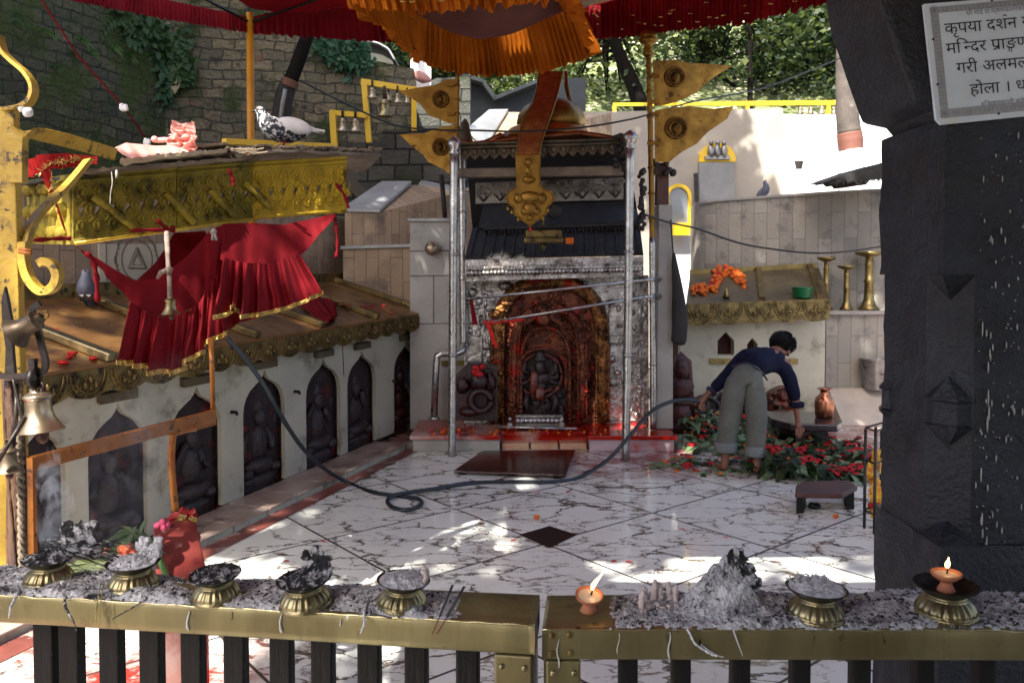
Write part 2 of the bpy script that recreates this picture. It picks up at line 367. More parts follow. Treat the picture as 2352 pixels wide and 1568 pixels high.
TIN = mat("galvanised_tin", (0.36, 0.36, 0.36), (0.22, 0.21, 0.20), 10, 0.45, 0.7, spots=[((0.12, 0.08, 0.06), 6, 0.6, 0.1)])
SKIN = mat("brown_skin", (0.24, 0.115, 0.07), (0.19, 0.09, 0.055), 20, 0.5)
HAIR = mat("black_hair", (0.007, 0.006, 0.006), None, r=0.6, bump=0.5, bsc=90, spec=.15)
SHIRT = mat("navy_knit", (0.016, 0.018, 0.048), (0.010, 0.012, 0.034), 8, 0.85, bump=0.3, bsc=45, spec=.15)
TROUSER = mat("olive_grey_cotton", (0.15, 0.155, 0.135), (0.11, 0.115, 0.10), 6, 0.85, bump=0.2, bsc=70)
GREEN_PL = mat("green_plastic", (0.01, 0.17, 0.075), None, r=0.35)
BAGCLOTH = mat("dark_grey_cloth", (0.045, 0.042, 0.042), (0.03, 0.028, 0.028), 6, 0.85, bump=0.3, bsc=30)
PINK_PL = mat("pale_pink_polythene", (0.85, 0.55, 0.50), (0.75, 0.42, 0.38), 9, 0.3, trans=0.45)
PAINT_K = mat("black_ink", (0.035, 0.035, 0.04), None, r=0.6)
INK_GREY = mat("grey_ink", (0.33, 0.33, 0.35), None, r=0.6)
STAINS = mat("white_drips", (0.36, 0.36, 0.35), None, r=0.6)
# ---------------------------------------------------------------- marble floor material
def floor_mat():
    m = bpy.data.materials.new("veined_marble_paving"); m.use_nodes = True
    nt = m.node_tree; N, K = nt.nodes, nt.links; b = N["Principled BSDF"]
    def mt(op, a, bb=None, c=None):
        n = N.new("ShaderNodeMath"); n.operation = op
        for i, x in enumerate((a, bb, c)):
            if x is None: continue
            if isinstance(x, (int, float)): n.inputs[i].default_value = x
            else: K.new(x, n.inputs[i])
        return n.outputs[0]
    def rng(x, a, bb, lo=0.0, hi=1.0):
        q = N.new("ShaderNodeMapRange"); q.inputs[1].default_value = a; q.inputs[2].default_value = bb; q.inputs[3].default_value = lo; q.inputs[4].default_value = hi; K.new(x, q.inputs[0]); return q.outputs[0]
    def mix(f, A, B):
        q = N.new("ShaderNodeMix"); q.data_type = 'RGBA'; K.new(f, q.inputs[0])
        for s, X in ((6, A), (7, B)):
            if isinstance(X, tuple): q.inputs[s].default_value = (*X, 1)
            else: K.new(X, q.inputs[s])
        return q.outputs[2]
    tc = N.new("ShaderNodeTexCoord"); P = tc.outputs["Object"]
    sp = N.new("ShaderNodeSeparateXYZ"); K.new(P, sp.inputs[0]); X, Y = sp.outputs[0], sp.outputs[1]
    c, s = math.cos(math.radians(39.5)), math.sin(math.radians(39.5))
    e1 = mt('ADD', mt('MULTIPLY', X, c), mt('MULTIPLY', Y, s)); e2 = mt('ADD', mt('MULTIPLY', X, -s), mt('MULTIPLY', Y, c))
    def line(e, off, sp_):
        f = mt('FRACT', mt('DIVIDE', mt('SUBTRACT', e, off - sp_ * 20), sp_)); return mt('MULTIPLY', mt('MINIMUM', f, mt('SUBTRACT', 1.0, f)), sp_)
    g = mt('MINIMUM', line(e1, 3.31, 1.0), line(e2, 3.693, 0.935))
    grout = rng(g, 0.005, 0.010, 1.0, 0.0)
    # every slab has its own cut of the stone
    cb = N.new("ShaderNodeCombineXYZ")
    K.new(mt('FLOOR', mt('DIVIDE', mt('SUBTRACT', e1, 3.31), 1.0)), cb.inputs[0]); K.new(mt('FLOOR', mt('DIVIDE', mt('SUBTRACT', e2, 3.693), 0.935)), cb.inputs[1])
    wn_ = N.new("ShaderNodeTexWhiteNoise"); K.new(cb.outputs[0], wn_.inputs[0])
    jit = N.new("ShaderNodeVectorMath"); jit.operation = 'MULTIPLY_ADD'; K.new(wn_.outputs["Color"], jit.inputs[0]); jit.inputs[1].default_value = (9, 9, 9); K.new(P, jit.inputs[2])
    Q = jit.outputs[0]
    def nz(v, sc, d=5, ro=0.6):
        n = N.new("ShaderNodeTexNoise"); n.inputs["Scale"].default_value = sc; n.inputs["Detail"].default_value = d; n.inputs["Roughness"].default_value = ro; K.new(v, n.inputs["Vector"]); return n
    # stretched along one direction, then broken up
    mp = N.new("ShaderNodeMapping"); mp.inputs["Rotation"].default_value = (0, 0, math.radians(-20)); mp.inputs["Scale"].default_value = (1.15, 2.3, 1); K.new(Q, mp.inputs[0])
    dn = nz(mp.outputs[0], 3.2, 5, 0.65)
    wv = N.new("ShaderNodeVectorMath"); wv.operation = 'MULTIPLY_ADD'; K.new(dn.outputs["Color"], wv.inputs[0]); wv.inputs[1].default_value = (0.55, 0.55, 0); K.new(mp.outputs[0], wv.inputs[2])
    vo = N.new("ShaderNodeTexVoronoi"); vo.feature = 'DISTANCE_TO_EDGE'; vo.inputs["Scale"].default_value = 1.75; K.new(wv.outputs[0], vo.inputs["Vector"])
    thick = rng(nz(Q, 1.9, 4).outputs["Fac"], 0.38, 0.72, 0.016, 0.06)
    vein = rng(mt('DIVIDE', vo.outputs["Distance"], thick), 0.35, 1.0, 1.0, 0.0)
    vein = mt('MULTIPLY', vein, rng(nz(Q, 2.0, 4, 0.7).outputs["Fac"], 0.38, 0.46))
    vo2 = N.new("ShaderNodeTexVoronoi"); vo2.feature = 'DISTANCE_TO_EDGE'; vo2.inputs["Scale"].default_value = 4.6; K.new(wv.outputs[0], vo2.inputs["Vector"])
    vein2 = mt('MULTIPLY', rng(vo2.outputs["Distance"], 0.02, 0.06, 1.0, 0.0), rng(nz(Q, 2.2, 5, 0.75).outputs["Fac"], 0.50, 0.57))
    pool = mt('MULTIPLY', rng(nz(mp.outputs[0], 4.5, 7, 0.7).outputs["Fac"], 0.68, 0.72), 0.8)
    col = mix(rng(nz(Q, 1.1, 5).outputs["Fac"], 0.3, 0.7), (0.745, 0.765, 0.72), (0.655, 0.67, 0.63))
    col = mix(rng(nz(Q, 5, 6).outputs["Fac"], 0.55, 0.78, 0, 0.4), col, (0.52, 0.45, 0.36))
    col = mix(mt('MULTIPLY', vein2, 0.8), col, (0.17, 0.12, 0.085))
    col = mix(mt('MULTIPLY', mt('MAXIMUM', vein, pool), 0.9), col, mix(nz(Q, 9).outputs["Fac"], (0.022, 0.013, 0.010), (0.10, 0.05, 0.025)))
    # vermilion washed over the slabs in front of the shrine and round the offerings
    fx = mt('SUBTRACT', Y, mt('MULTIPLY', X, 0.0))
    redz = rng(mt('ADD', Y, mt('MULTIPLY', nz(P, 1.7, 5, 0.7).outputs["Fac"], 1.6)), 7.15, 7.75)
    redz = mt('MULTIPLY', redz, rng(X, -0.3, 0.9))
    redz = mt('MULTIPLY', redz, rng(nz(P, 3.1, 5, 0.7).outputs["Fac"], 0.36, 0.56))
    col = mix(mt('MULTIPLY', redz, 0.9), col, (0.20, 0.028, 0.018))
    # the gutter corner at the left, by the kerb
    lx = mt('SUBTRACT', X, mt('ADD', -3.82, mt('MULTIPLY', Y, 0.325)))
    redl = mt('MULTIPLY', rng(mt('SUBTRACT', lx, mt('MULTIPLY', nz(P, 4, 5).outputs["Fac"], 0.35)), 0.0, 0.22, 1, 0), 0.7)
    col = mix(redl, col, (0.30, 0.06, 0.04))
    nearl = mt('MULTIPLY', mt('MULTIPLY', rng(X, -0.95, -1.15), rng(Y, 4.2, 3.4)), rng(nz(P, 2.6, 5, 0.7).outputs["Fac"], 0.42, 0.58))
    col = mix(nearl, col, (0.28, 0.035, 0.025))
    col = mix(grout, col, (0.06, 0.045, 0.038))
    K.new(col, b.inputs["Base Color"])
    K.new(rng(nz(P, 1.4, 4).outputs["Fac"], 0.36, 0.66, 0.05, 0.22), b.inputs["Roughness"])
    bp = N.new("ShaderNodeBump"); bp.inputs["Strength"].default_value = 0.25; bp.inputs["Distance"].default_value = 0.01
    K.new(mt('SUBTRACT', mt('MULTIPLY', nz(P, 6, 4).outputs["Fac"], 0.5), grout), bp.inputs["Height"]); K.new(bp.outputs[0], b.inputs["Normal"])
    return m
FLOOR = floor_mat()

# ---------------------------------------------------------------- sunlit spots
for px, py, Y, r in [(1110, 612, 7.9, .22), (1170, 610, 7.9, .14), (1130, 670, 8.0, .12), (1165, 690, 8.0, .1), (1165, 735, 8.0, .08), (1096, 850, 7.85, .07), (1400, 935, 8.0, .2), (1430, 965, 7.9, .16), (1560, 1025, 7.5, .1),
                     (985, 520, 8.2, .22), (1015, 580, 8.2, .14), (1240, 880, 8.0, .06), (130, 735, 4.7, .28), (190, 760, 4.5, .22), (290, 730, 5.0, .16), (100, 800, 4.3, .2), (400, 760, 2.9, .05), (430, 770, 2.9, .05), (465, 770, 2.95, .04),
                     (505, 715, 3.2, .05), (540, 715, 3.25, .04), (545, 705, 3.2, .05), (420, 310, 3.3, .2), (20, 350, 2.3, .13), (10, 280, 2.3, .12), (25, 420, 2.3, .10), (15, 620, 2.3, .1), (90, 950, 2.1, .08), (60, 830, 2.1, .07), (40, 160, 2.3, .2),
                     (700, 730, 6.5, .16), (780, 705, 7.4, .16), (860, 715, 7.9, .14), (960, 700, 8.6, .1), (885, 455, 9.2, .25), (680, 700, 6.6, .1), (1000, 400, 10, .2), (330, 385, 3.1, .16), (650, 300, 3.8, .2), (20, 1180, 2.0, .12)]:
    lit(D(px, py, Y), r)
lit(D(1606, 595, 11.3), .25); lit((0.15, 6.35, 0.05), .16); lit((-0.05, 6.15, 0), .12); lit((0.55, 6.4, 0), .14)
for t in (0.0, 0.2, 0.4, 0.62, 0.8, 0.95): lit(Vector((-1.2, 4.35, 0)).lerp(Vector((-0.4, 6.2, 0)), t), 0.13)
lit((-1.0, 4.6, 0), .17); lit((-0.2, 5.2, 0), .14); lit((0.0, 4.95, 0), .10)

# ---------------------------------------------------------------- ground, floor, slopes
g = MB().add([(-90, -30, -.03), (90, -30, -.03), (90, 120, -.03), (-90, 120, -.03)], [(0, 1, 2, 3)])
kind(g.build("ground", mat("bare_earth", (0.13, 0.10, 0.07), (0.09, 0.07, 0.05), 0.6, 0.95)), "structure")
g = MB().add([(-4, 0.9, 0), (7, 0.9, 0), (7, 10.6, 0), (-4, 10.6, 0)], [(0, 1, 2, 3)])
kind(g.build("courtyard_floor", FLOOR), "structure")
g = MB().add([(-6, -6, .0), (6, -6, .0), (6, .9, .0), (-6, .9, .0)], [(0, 1, 2, 3)])
kind(g.build("walkway_floor", mat("worn_flagstone", (0.22, 0.20, 0.18), (0.15, 0.14, 0.13), 3, 0.8)), "structure")
q = [FL(*p, 0.004) for p in ((1192, 1227), (1262, 1258), (1326, 1227), (1262, 1207))]
g = MB().add(q, [(0, 1, 2, 3)])
kind(g.build("floor_inlay", mat("dark_granite", (0.045, 0.035, 0.032), (0.025, 0.02, 0.02), 14, 0.25, spots=[((0.25, 0.04, 0.02), 11, 0.62, 0.06)])), "structure")
def hill(u, v):
    x, y = lerp(-60, 60, u), lerp(17, 85, v)
    return Vector((x, y, 3.4 + 24 * min(1, v * 1.8) ** 1.1 + 1.2 * N3((x, y, 0), .12)))
kind(MB().grid(hill, 40, 24).build("hillside", mat("dappled_forest_floor", (0.20, 0.23, 0.10), (0.07, 0.09, 0.04), 1.1, 0.95, spots=[((0.62, 0.62, 0.42), 1.6, .56, .06), ((.03, .04, .02), .9, .6, .08)])), "structure")  # pale spots paint bright sunlit dapple into the ground colour

# ---------------------------------------------------------------- gallery of niches (left)
GA = Vector((-1.977, 5.67, 0)); GG = Vector((.325, 1, 0)).normalized(); GN = Vector((GG.y, -GG.x, 0))
def GP(s, d, z): return GA + GG * s + GN * d + Vector((0, 0, z))      # along, out from the wall, up
def gs(px, py, d=0):
    p = PV(px, py, GA + GN * d, GG); return (p - GA).dot(GG), p.z
NICHE = []
for xl, xr, ym, tip in [(36, 152, 1150, (96, 962)), (203, 340, 1120, (261, 925)), (392, 510, 1060, (441, 888)), (559, 655, 1000, (607, 848)), (703, 782, 940, (737, 823)), (798, 863, 920, (828, 804)), (905, 957, 890, (926, 784))]:
    a, b_ = gs(xl, ym)[0], gs(xr, ym)[0]; st, zt = gs(*tip)
    NICHE.append((a, b_, (a + b_) / 2, zt))
S0, S1 = NICHE[0][0] - .9, gs(972, 900)[0]
gal = thing("niche_gallery", "long low gallery of ogee niches under a sloping brass roof beside the marble floor", "gallery", GP(2, -.4, 0))
ZB, ZT = 0.055, 1.12
def ogee(a, b_, zt, n=9):
    w = b_ - a; c = (a + b_) / 2; zs = zt - .30; o = [(a, ZB + .002), (a - .0, zs)]
    L = [(0, 0), (.02, .20), (.07, .38), (.16, .54), (.28, .655), (.38, .735), (.445, .83), (.48, .93), (.5, 1.0)]
    o = [(a, ZB + .002)] + [(a + w * x, zs + .30 * y) for x, y in L] + [(b_ - w * x, zs + .30 * y) for x, y in reversed(L[:-1])] + [(b_, ZB + .002)]
    return o
outer = [(S0, ZB), (S1, ZB), (S1, ZT), (S0, ZT)]
bot = [(S0, ZB)]
for a, b_, c, zt in NICHE: bot += ogee(a, b_, zt)
wl = MB().plate([bot + [(S1, ZB), (S1, ZT), (S0, ZT)]], lambda u, v, d: GP(u, -d, v), .035)
wall = wl.build("wall", MARB_W, gal)
SB_REC = mat('sooty_recess', (0.060, 0.042, 0.042), (0.028, 0.020, 0.022), 5, .7, bump=.8, bsc=18, spec=.25, spots=[((0.17, 0.03, 0.03), 5, .58, .08), ((.09, .085, .09), 4, .62, .1)])
mb = MB()                                                # niche backs, sides and cheeks
mb.add([GP(S0, -.5, 0), GP(S1, -.5, 0), GP(S1, -.5, 1.2), GP(S0, -.5, 1.2)], [(0, 1, 2, 3)])
for i in range(len(NICHE) + 1):
    e0 = NICHE[i - 1][1] + .02 if i else S0 + .02
    e1 = NICHE[i][0] - .02 if i < len(NICHE) else S1 - .02
    if e1 - e0 > .01:
        mb.hexa([GP(e0, -.5, 0), GP(e1, -.5, 0), GP(e1, -.037, 0), GP(e0, -.037, 0), GP(e0, -.5, 1.1), GP(e1, -.5, 1.1), GP(e1, -.037, 1.1), GP(e0, -.037, 1.1)])
for a, b_, c, zt in NICHE: mb.hexa([GP(a - .015, -.16, .01), GP(b_ + .015, -.16, .01), GP(b_ + .015, -.07, .01), GP(a - .015, -.07, .01), GP(a - .015, -.16, 1.08), GP(b_ + .015, -.16, 1.08), GP(b_ + .015, -.07, 1.08), GP(a - .015, -.07, 1.08)])
mb.build("recess", SB_REC, gal)
# roof: from the eave up to the ridge
EA = lambda s: GP(s, .16, lerp(1.135, 1.235, (s - S0) / (S1 - S0)))
RI = lambda s: GP(s, -.86, lerp(1.46, 1.56, (s - S0) / (S1 - S0)))
SE = gs(986, 720, .16)[0]
mb = MB().hexa([EA(S0), EA(SE), RI(SE), RI(S0), EA(S0) + Vector((0, 0, .02)), EA(SE) + Vector((0, 0, .02)), RI(SE) + Vector((0, 0, .02)), RI(S0) + Vector((0, 0, .02))])
BRASS_ROOF = mat("brass_roof_sheet", (0.32, 0.18, 0.07), (0.17, 0.09, 0.036), 3, 0.38, 0.45, bump=0.15, bsc=8, spots=[((0.09, 0.045, 0.025), 5, 0.52, 0.14), ((0.36, 0.03, 0.03), 16, 0.70, 0.03), ((0.6, 0.55, 0.48), 40, 0.72, 0.02)], rvar=0.12)
roof = mb.build("roof", BRASS_ROOF, gal)
mb = MB().beam(RI(S0) + Vector((0, 0, .05)), RI(SE) + Vector((0, 0, .05)), .07, .10); mb.build("ridge", BRASS_DK, gal)
BAT = []
for px, py in ((258, 822), (330, 795), (594, 762), (745, 738), (870, 722), (975, 712)):
    if px != 330: BAT.append(gs(px, py, .16)[0])
for k, s in enumerate(sorted(BAT + [BAT[0] + .62 * (BAT[1] - BAT[0])])):
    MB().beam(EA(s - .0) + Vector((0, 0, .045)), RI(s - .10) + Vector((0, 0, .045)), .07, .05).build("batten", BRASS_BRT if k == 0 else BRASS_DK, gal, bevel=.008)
# pierced fringe under the eave
def fringe(mb, P, s0, s1, zt, h, unit, det=True):        # P(s, d, z)
    n = max(1, round((s1 - s0) / unit)); w = (s1 - s0) / n
    o = [(s0, zt)]
    for i in range(n):
        for k in range(9):
            t = k / 8; o.append((s0 + w * (i + t), zt - h + .032 - .032 * math.sin(math.pi * t)))
    o.append((s1, zt)); mb.plate([o], lambda u, v, d: P(u, d, v), .012)
    if not det: return
    for i in range(n):
        c = s0 + w * (i + .5); zc = zt - h * .50
        for R in (.47, .38):
            mb.tube([P(c + w * R * math.cos(t), .016, zt - .012 - h * .90 * math.sin(t) * R / .47) for t in [math.pi * k / 12 for k in range(13)]], .0055, 4, False)
        for k in range(11):
            t = math.pi * (k + .5) / 11; mb.ball(P(c + w * .425 * math.cos(t), .015, zt - .012 - h * .82 * math.sin(t)), .0075, 5)
        for dx, dz, r in ((0, .16, .020), (-.13, -.02, .022), (.13, -.02, .022), (0, -.12, .016)):
            mb.ball(P(c + w * dx, .014, zc + h * dz), (r, .008, r), 7)
            mb.tube([P(c + w * dx + (r + .007) * math.cos(t), .015, zc + h * dz + (r + .007) * math.sin(t)) for t in [2 * math.pi * k / 8 for k in range(9)]], .004, 4, False)
        for k in range(4):
            mb.ball(P(s0 + w * i + .008, .014, zt - .03 - h * .19 * k), .007, 5)
mb = MB(); fringe(mb, lambda u, d, v: EA(u) + GN * (d - .012) + Vector((0, 0, v)), S0, SE, -.002, .155, .27)
fr = mb.build("fringe", BRASS_DK, gal)
mb = MB().add([EA(SE) + GG * .004, EA(SE) + Vector((0, 0, -.15)) + GG * .004, GP(SE, -.5, 1.09) + GG * .004, RI(SE) + GG * .004], [(0, 1, 2, 3)]); mb.build("end_plate", BRASS_DK, gal)
for a, b_, c, zt in NICHE[1:]:
    s = c - .02; mb = MB().hexa([GP(s - .14, .002, zt + .02), GP(s + .14, .002, zt + .02), GP(s + .14, .035, zt + .01), GP(s - .14, .035, zt + .01), GP(s - .14, .002, zt + .075), GP(s + .14, .002, zt + .075), GP(s + .14, .035, zt + .065), GP(s - .14, .035, zt + .065)])
    mb.build("name_plate", WOOD_RED if False else mat("dull_brown_wood", (0.13, 0.10, 0.055), (0.09, 0.07, 0.04), 8, 0.7), gal)
for i, (px, py) in enumerate(((531, 946), (676, 899), (901, 897 - 22), (818, 916), (952, 878))):
    s, z = gs(px, py); MB().tube([GP(s, -.01, z), GP(s, .045, z), GP(s, .05, z - .02)], .012, 7).build("peg", WOOD_DK, gal)

# idols, one in each niche
def idol_mesh(sd, w, h):
    r = random.Random(sd); mb = MB()
    st = [(-.5 * w, 0), (.5 * w, 0), (.5 * w, .62 * h), (.42 * w, .80 * h), (.22 * w, .93 * h), (0, h), (-.22 * w, .93 * h), (-.42 * w, .80 * h), (-.5 * w, .62 * h)]
    mb.plate([st], lambda u, v, d: Vector((u, .05 + d, v)), .07)
    mb.tube([Vector((u * .88, .035, max(.12 * h, v * .97))) for u, v in st[2:]], .025, 6)
    mb.lathe([(.34 * w, 0), (.40 * w, .03 * h), (.34 * w, .09 * h), (.42 * w, .12 * h), (.36 * w, .17 * h)], (0, 0, 0), 16, Matrix.Diagonal((1, .5, 1)))
    t = r.uniform(-.03, .03) * w
    mb.ball((0, -.03, .24 * h), (.36 * w, .11, .07 * h), 12, wob=.25, seed=sd)             # folded legs
    mb.ball((t, 0, .42 * h), (.19 * w, .09, .17 * h), 10, wob=.2, seed=sd + 1)             # torso
    mb.ball((t * 1.5, -.02, .64 * h), (.12 * w, .075, .085 * h), 10, wob=.1, seed=sd + 2)  # head
    mb.lathe([(.12 * w, 0), (.10 * w, .06 * h), (.04 * w, .12 * h), (.01 * w, .16 * h)], (t * 1.5, 0, .68 * h), 10)
    for s in (-1, 1):
        mb.tube([(s * .19 * w + t, 0, .54 * h), (s * .33 * w, -.03, (.40 + r.uniform(-.04, .06)) * h), (s * (.20 + r.uniform(-.1, .18)) * w, -.07, (.40 + r.uniform(-.08, .22)) * h)], [.045, .035, .028], 7)
        mb.tube([(s * .19 * w + t, .02, .56 * h), (s * .40 * w, 0, .52 * h), (s * .42 * w, -.02, (.66 + r.uniform(-.05, .05)) * h)], [.04, .03, .025], 7)
        mb.ball((s * .30 * w, -.06, .20 * h), (.11 * w, .08, .05 * h), 8)
    for k in range(7): mb.ball((r.uniform(-.4, .4) * w, .03, r.uniform(.3, .85) * h), r.uniform(.02, .04), 7, wob=.3, seed=k)
    return mb
SB_ = [mat("idol_backing", (0.028, 0.022, 0.024), (0.012, 0.010, 0.012), 5, .7, bump=.8, bsc=18, spots=[((0.12, 0.012, 0.015), 4, .60, .08), ((.05, .05, .06), 7, .62, .08)])]
nl = ["smoke-veiled dark idol in the niche beside the yellow post", "soot-black stone idol in the widest niche behind the orange bar", "dark stone idol in the niche crossed by the thin orange upright",
      "dark stone idol in the niche crossed by the sagging hose", "red-flecked dark idol in the niche just right of the hose", "dark idol with orange smears in the second niche from the shrine", "red-smeared idol in the narrow niche nearest the shrine"]
ang = math.atan2(GG.y, GG.x)
for k, (a, b_, c, zt) in enumerate(NICHE):
    p = GP(c, -.09, .002); R = Matrix.Translation(p) @ Matrix.Rotation(math.atan2(-GN.x, GN.y) + math.pi, 4, 'Z') @ Matrix.Diagonal((1, .7, 1, 1))
    mb = idol_mesh(20 + k, (b_ - a) * 1.06, zt - .04); mb.xform(R)
    o = mb.build("stone_idol", STONE_RED if k == 6 else STONE_K, None, p); tag(o, nl[k], "idol", "stone idols in the niches")

# kerb step in front of the gallery and the red drain band beside it
ks = thing("stone_kerb", "low stained marble kerb along the foot of the niche gallery", "kerb", GP(1, .2, 0))
k0, k1 = S0, gs(935, 1035, .34)[0]
n = 13
mb = MB(); mc = MB()
for i in range(n):
    a, b_ = lerp(k0, k1, i / n) + .007, lerp(k0, k1, (i + 1) / n) - .007; dz = .004 * N3((i * 3.1, 0, 0))
    mb.hexa([GP(a, .0, .04), GP(b_, .0, .04), GP(b_, .345, .04), GP(a, .345, .04), GP(a, .0, .055 + dz), GP(b_, .0, .055 + dz), GP(b_, .345, .054 + dz), GP(a, .345, .054 + dz)])
    mc.hexa([GP(a, .01, 0), GP(b_, .01, 0), GP(b_, .325, 0), GP(a, .325, 0), GP(a, .01, .04), GP(b_, .01, .04), GP(b_, .325, .04), GP(a, .325, .04)])
mb.build("tread", mat("stained_kerb_marble", (0.44, 0.37, 0.32), (0.27, 0.19, 0.16), 4, 0.35, spots=[((0.10, 0.06, 0.05), 5, 0.56, 0.1), ((0.30, 0.06, 0.05), 3, 0.60, 0.1)]), ks, bevel=.004)
mc.build("riser", MARB_W, ks)
mb = MB().add([GP(k0, .345, .004), GP(k1 + .3, .345, .004), GP(k1 + .3, .47, .004), GP(k0, .49, .004)], [(0, 1, 2, 3)])
kind(mb.build("drain_channel", mat("red_stone_band", (0.27, 0.10, 0.08), (0.15, 0.06, 0.055), 5, 0.3, spots=[((0.40, 0.33, 0.30), 6, 0.56, 0.08), ((.05, .03, .03), 7, .62, .08)])), "structure")

# ---------------------------------------------------------------- cladding behind the gallery
CLAD = brick("beige_stone_cladding", (0.40, 0.30, 0.205), (0.29, 0.22, 0.155), (0.15, 0.11, 0.08), .52, .13, .004, .3, [((0.19, 0.15, 0.12), 2.5, .52, .16), ((0.46, 0.36, 0.27), 1.4, .55, .15)], .7)
CLADG = brick("grey_stone_cladding", (0.33, 0.305, 0.265), (0.25, 0.235, 0.21), (0.16, 0.15, 0.135), .62, .15, .004, .3, [((0.14, 0.13, 0.125), 2.5, .52, .16), ((0.30, 0.26, 0.22), 1.4, .57, .15)], .7)
def upright(A, g): return lambda v: ((v[2]), (Vector(v) - Vector(A)).dot(Vector(g)))        # tiles stand on end
cw = thing("clad_wall", "beige stone clad wall behind the gallery roof with a drawn diagram", "wall", GP(1.5, -1.0, 0))
A = GP(S0 - 1, -1.0, 0)
mb = MB().hexa([GP(S0 - 1.5, -1.2, 0), GP(gs(795, 560, -1.0)[0], -1.2, 0), GP(gs(795, 560, -1.0)[0], -1.0, 0), GP(S0 - 1.5, -1.0, 0), GP(S0 - 1.5, -1.2, 2.26), GP(gs(795, 560, -1.0)[0], -1.2, 2.26), GP(gs(795, 560, -1.0)[0], -1.0, 2.26), GP(S0 - 1.5, -1.0, 2.26)])
mb.build("wall_panel", CLAD, cw, uv=upright(A, GG))
# pale marble slab with the diagram of rings and a triangle
def gq(px, py, d): return PV(px, py, GA + GN * d, GG)
sl_ = [gq(*p, -.985) for p in ((228, 560), (480, 560), (480, 665), (228, 688))]
mb = MB().prism(sl_, -GN * .014); mb.build("marble_slab", mat("cream_slab", (0.52, 0.47, 0.37), (0.42, 0.38, 0.30), 3, 0.5), cw)
mb = MB(); c = gq(316, 597, -.98)
def dg(dx, dz): return c + GG * dx + Vector((0, 0, dz))
for R, n_ in ((.21, 36), (.155, 36)): mb.tube([dg(R * math.cos(t), R * math.sin(t)) for t in [2 * math.pi * k / n_ for k in range(n_ + 1)]], .004, 4, False)
for k in range(10):
    t0 = 2 * math.pi * k / 10; mb.tube([dg(.182 * math.cos(t0) + .045 * math.cos(t), .182 * math.sin(t0) + .045 * math.sin(t)) for t in [t0 - 1.5 + 3 * j / 6 for j in range(7)]], .0035, 4, False)
for R, th in ((.105, .010), (.055, .003)): mb.tube([dg(R * math.cos(t), R * math.sin(t) - .01) for t in (math.pi / 2, math.pi * 7 / 6, math.pi * 11 / 6, math.pi / 2 + 2 * math.pi)], th, 4, True, False)
for pts in (((-.30, .26), (-.30, -.30)), ((-.30, .12), (-.24, .12), (-.24, .24), (-.27, .24)), ((.30, .26), (.30, -.30)), ((-.30, -.24), (.30, -.24))):
    mb.tube([dg(*p) for p in pts], .004, 4, True, False)
mb.build("drawn_diagram", mat("faded_ink", (0.16, 0.14, 0.12), None, r=0.8), cw)

# ---------------------------------------------------------------- stone retaining wall (far left), three faces
STONEW = brick("mossy_rubble_stone", (0.22, 0.185, 0.125), (0.12, 0.11, 0.08), (0.08, 0.074, 0.055), .25, .125, .010, 1.2, [((0.22, 0.14, 0.095), 1.7, .60, .06), ((0.045, 0.065, 0.015), 1.1, .50, .10), ((0.06, 0.085, 0.02), 5, .60, .06), ((0.035, 0.033, 0.03), 2.6, .56, .10)], .9, warp=.17)
STONEM = brick("deep_moss_stone", (0.135, 0.13, 0.08), (0.085, 0.085, 0.056), (0.055, 0.056, 0.038), .25, .125, .010, 1.3, [((0.075, 0.10, 0.025), 1.3, .46, .10), ((0.11, 0.085, 0.055), 2.2, .60, .06), ((0.05, 0.07, 0.02), 4, .56, .08)], .95, warp=.2)
STONEG = brick("grey_block_stone", (0.12, 0.12, 0.105), (0.075, 0.077, 0.07), (0.02, 0.02, 0.018), .34, .20, .014, .9, [((0.05, 0.065, 0.03), 1.3, .56, .1), ((0.17, 0.16, 0.14), 2.5, .60, .08)], .9, warp=.08)
def slabwall(name, A, B, prof, th, m, parent, z0=0.0):    # prof: list of (t, z) along A->B
    A, B = Vector(A), Vector(B); d = (B - A); nrm = Vector((d.y, -d.x, 0)).normalized(); L = d.length
    pts = [(0, z0), (L, z0)] + [(t * L, z) for t, z in reversed(prof)]
    mb = MB().plate([pts], lambda u, v, w: A + d.normalized() * u + Vector((0, 0, v)) - nrm * w, th)
    return mb.build(name, m, parent, uv=lambda v: ((Vector(v) - A).dot(d.normalized()) + 30, v[2]))
K0, K1, K2 = D(-160, 700, 7.0), D(386, 700, 10.0), D(958, 700, 10.5)
sw = thing("retaining_wall", "tall mossy rubble stone retaining wall rising behind the gallery at the left", "wall", (K1.x, K1.y, 0))
for p in (K0, K1, K2): p.z = 0
slabwall("side_face", K0, K1, [(0, 7.2), (1, 6.6)], .5, STONEM, sw)
zt = lambda px, py, Y: D(px, py, Y).z
slabwall("front_face", K1, K2, [(0, 6.6), (.55, 6.2), (.62, zt(740, 92, 10.3)), (.79, zt(838, 135, 10.4)), (.99, zt(951, 158, 10.5)), (1, zt(957, 190, 10.5))], .5, STONEW, sw)
gw = thing("block_wall", "dark grey block wall below the yellow bell frames", "wall", D(900, 700, 9.8))
gw.location.z = 0
A, B = D(770, 400, 9.9), D(1075, 400, 9.9); A.z = B.z = 0
slabwall("wall_face", A, B, [(0, zt(770, 330, 9.9)), (.35, zt(860, 326, 9.9)), (.36, zt(860, 300, 9.9)), (1, zt(1075, 290, 9.9))], .4, STONEG, gw)
A, B = D(905, 250, 13.0), D(1080, 250, 13.0); A.z = B.z = 0
slabwall("upper_face", A, B, [(0, zt(905, 235, 13)), (.3, zt(960, 205, 13)), (.55, zt(1000, 180, 13)), (1, zt(1070, 175, 13))], .3, STONEG, gw)

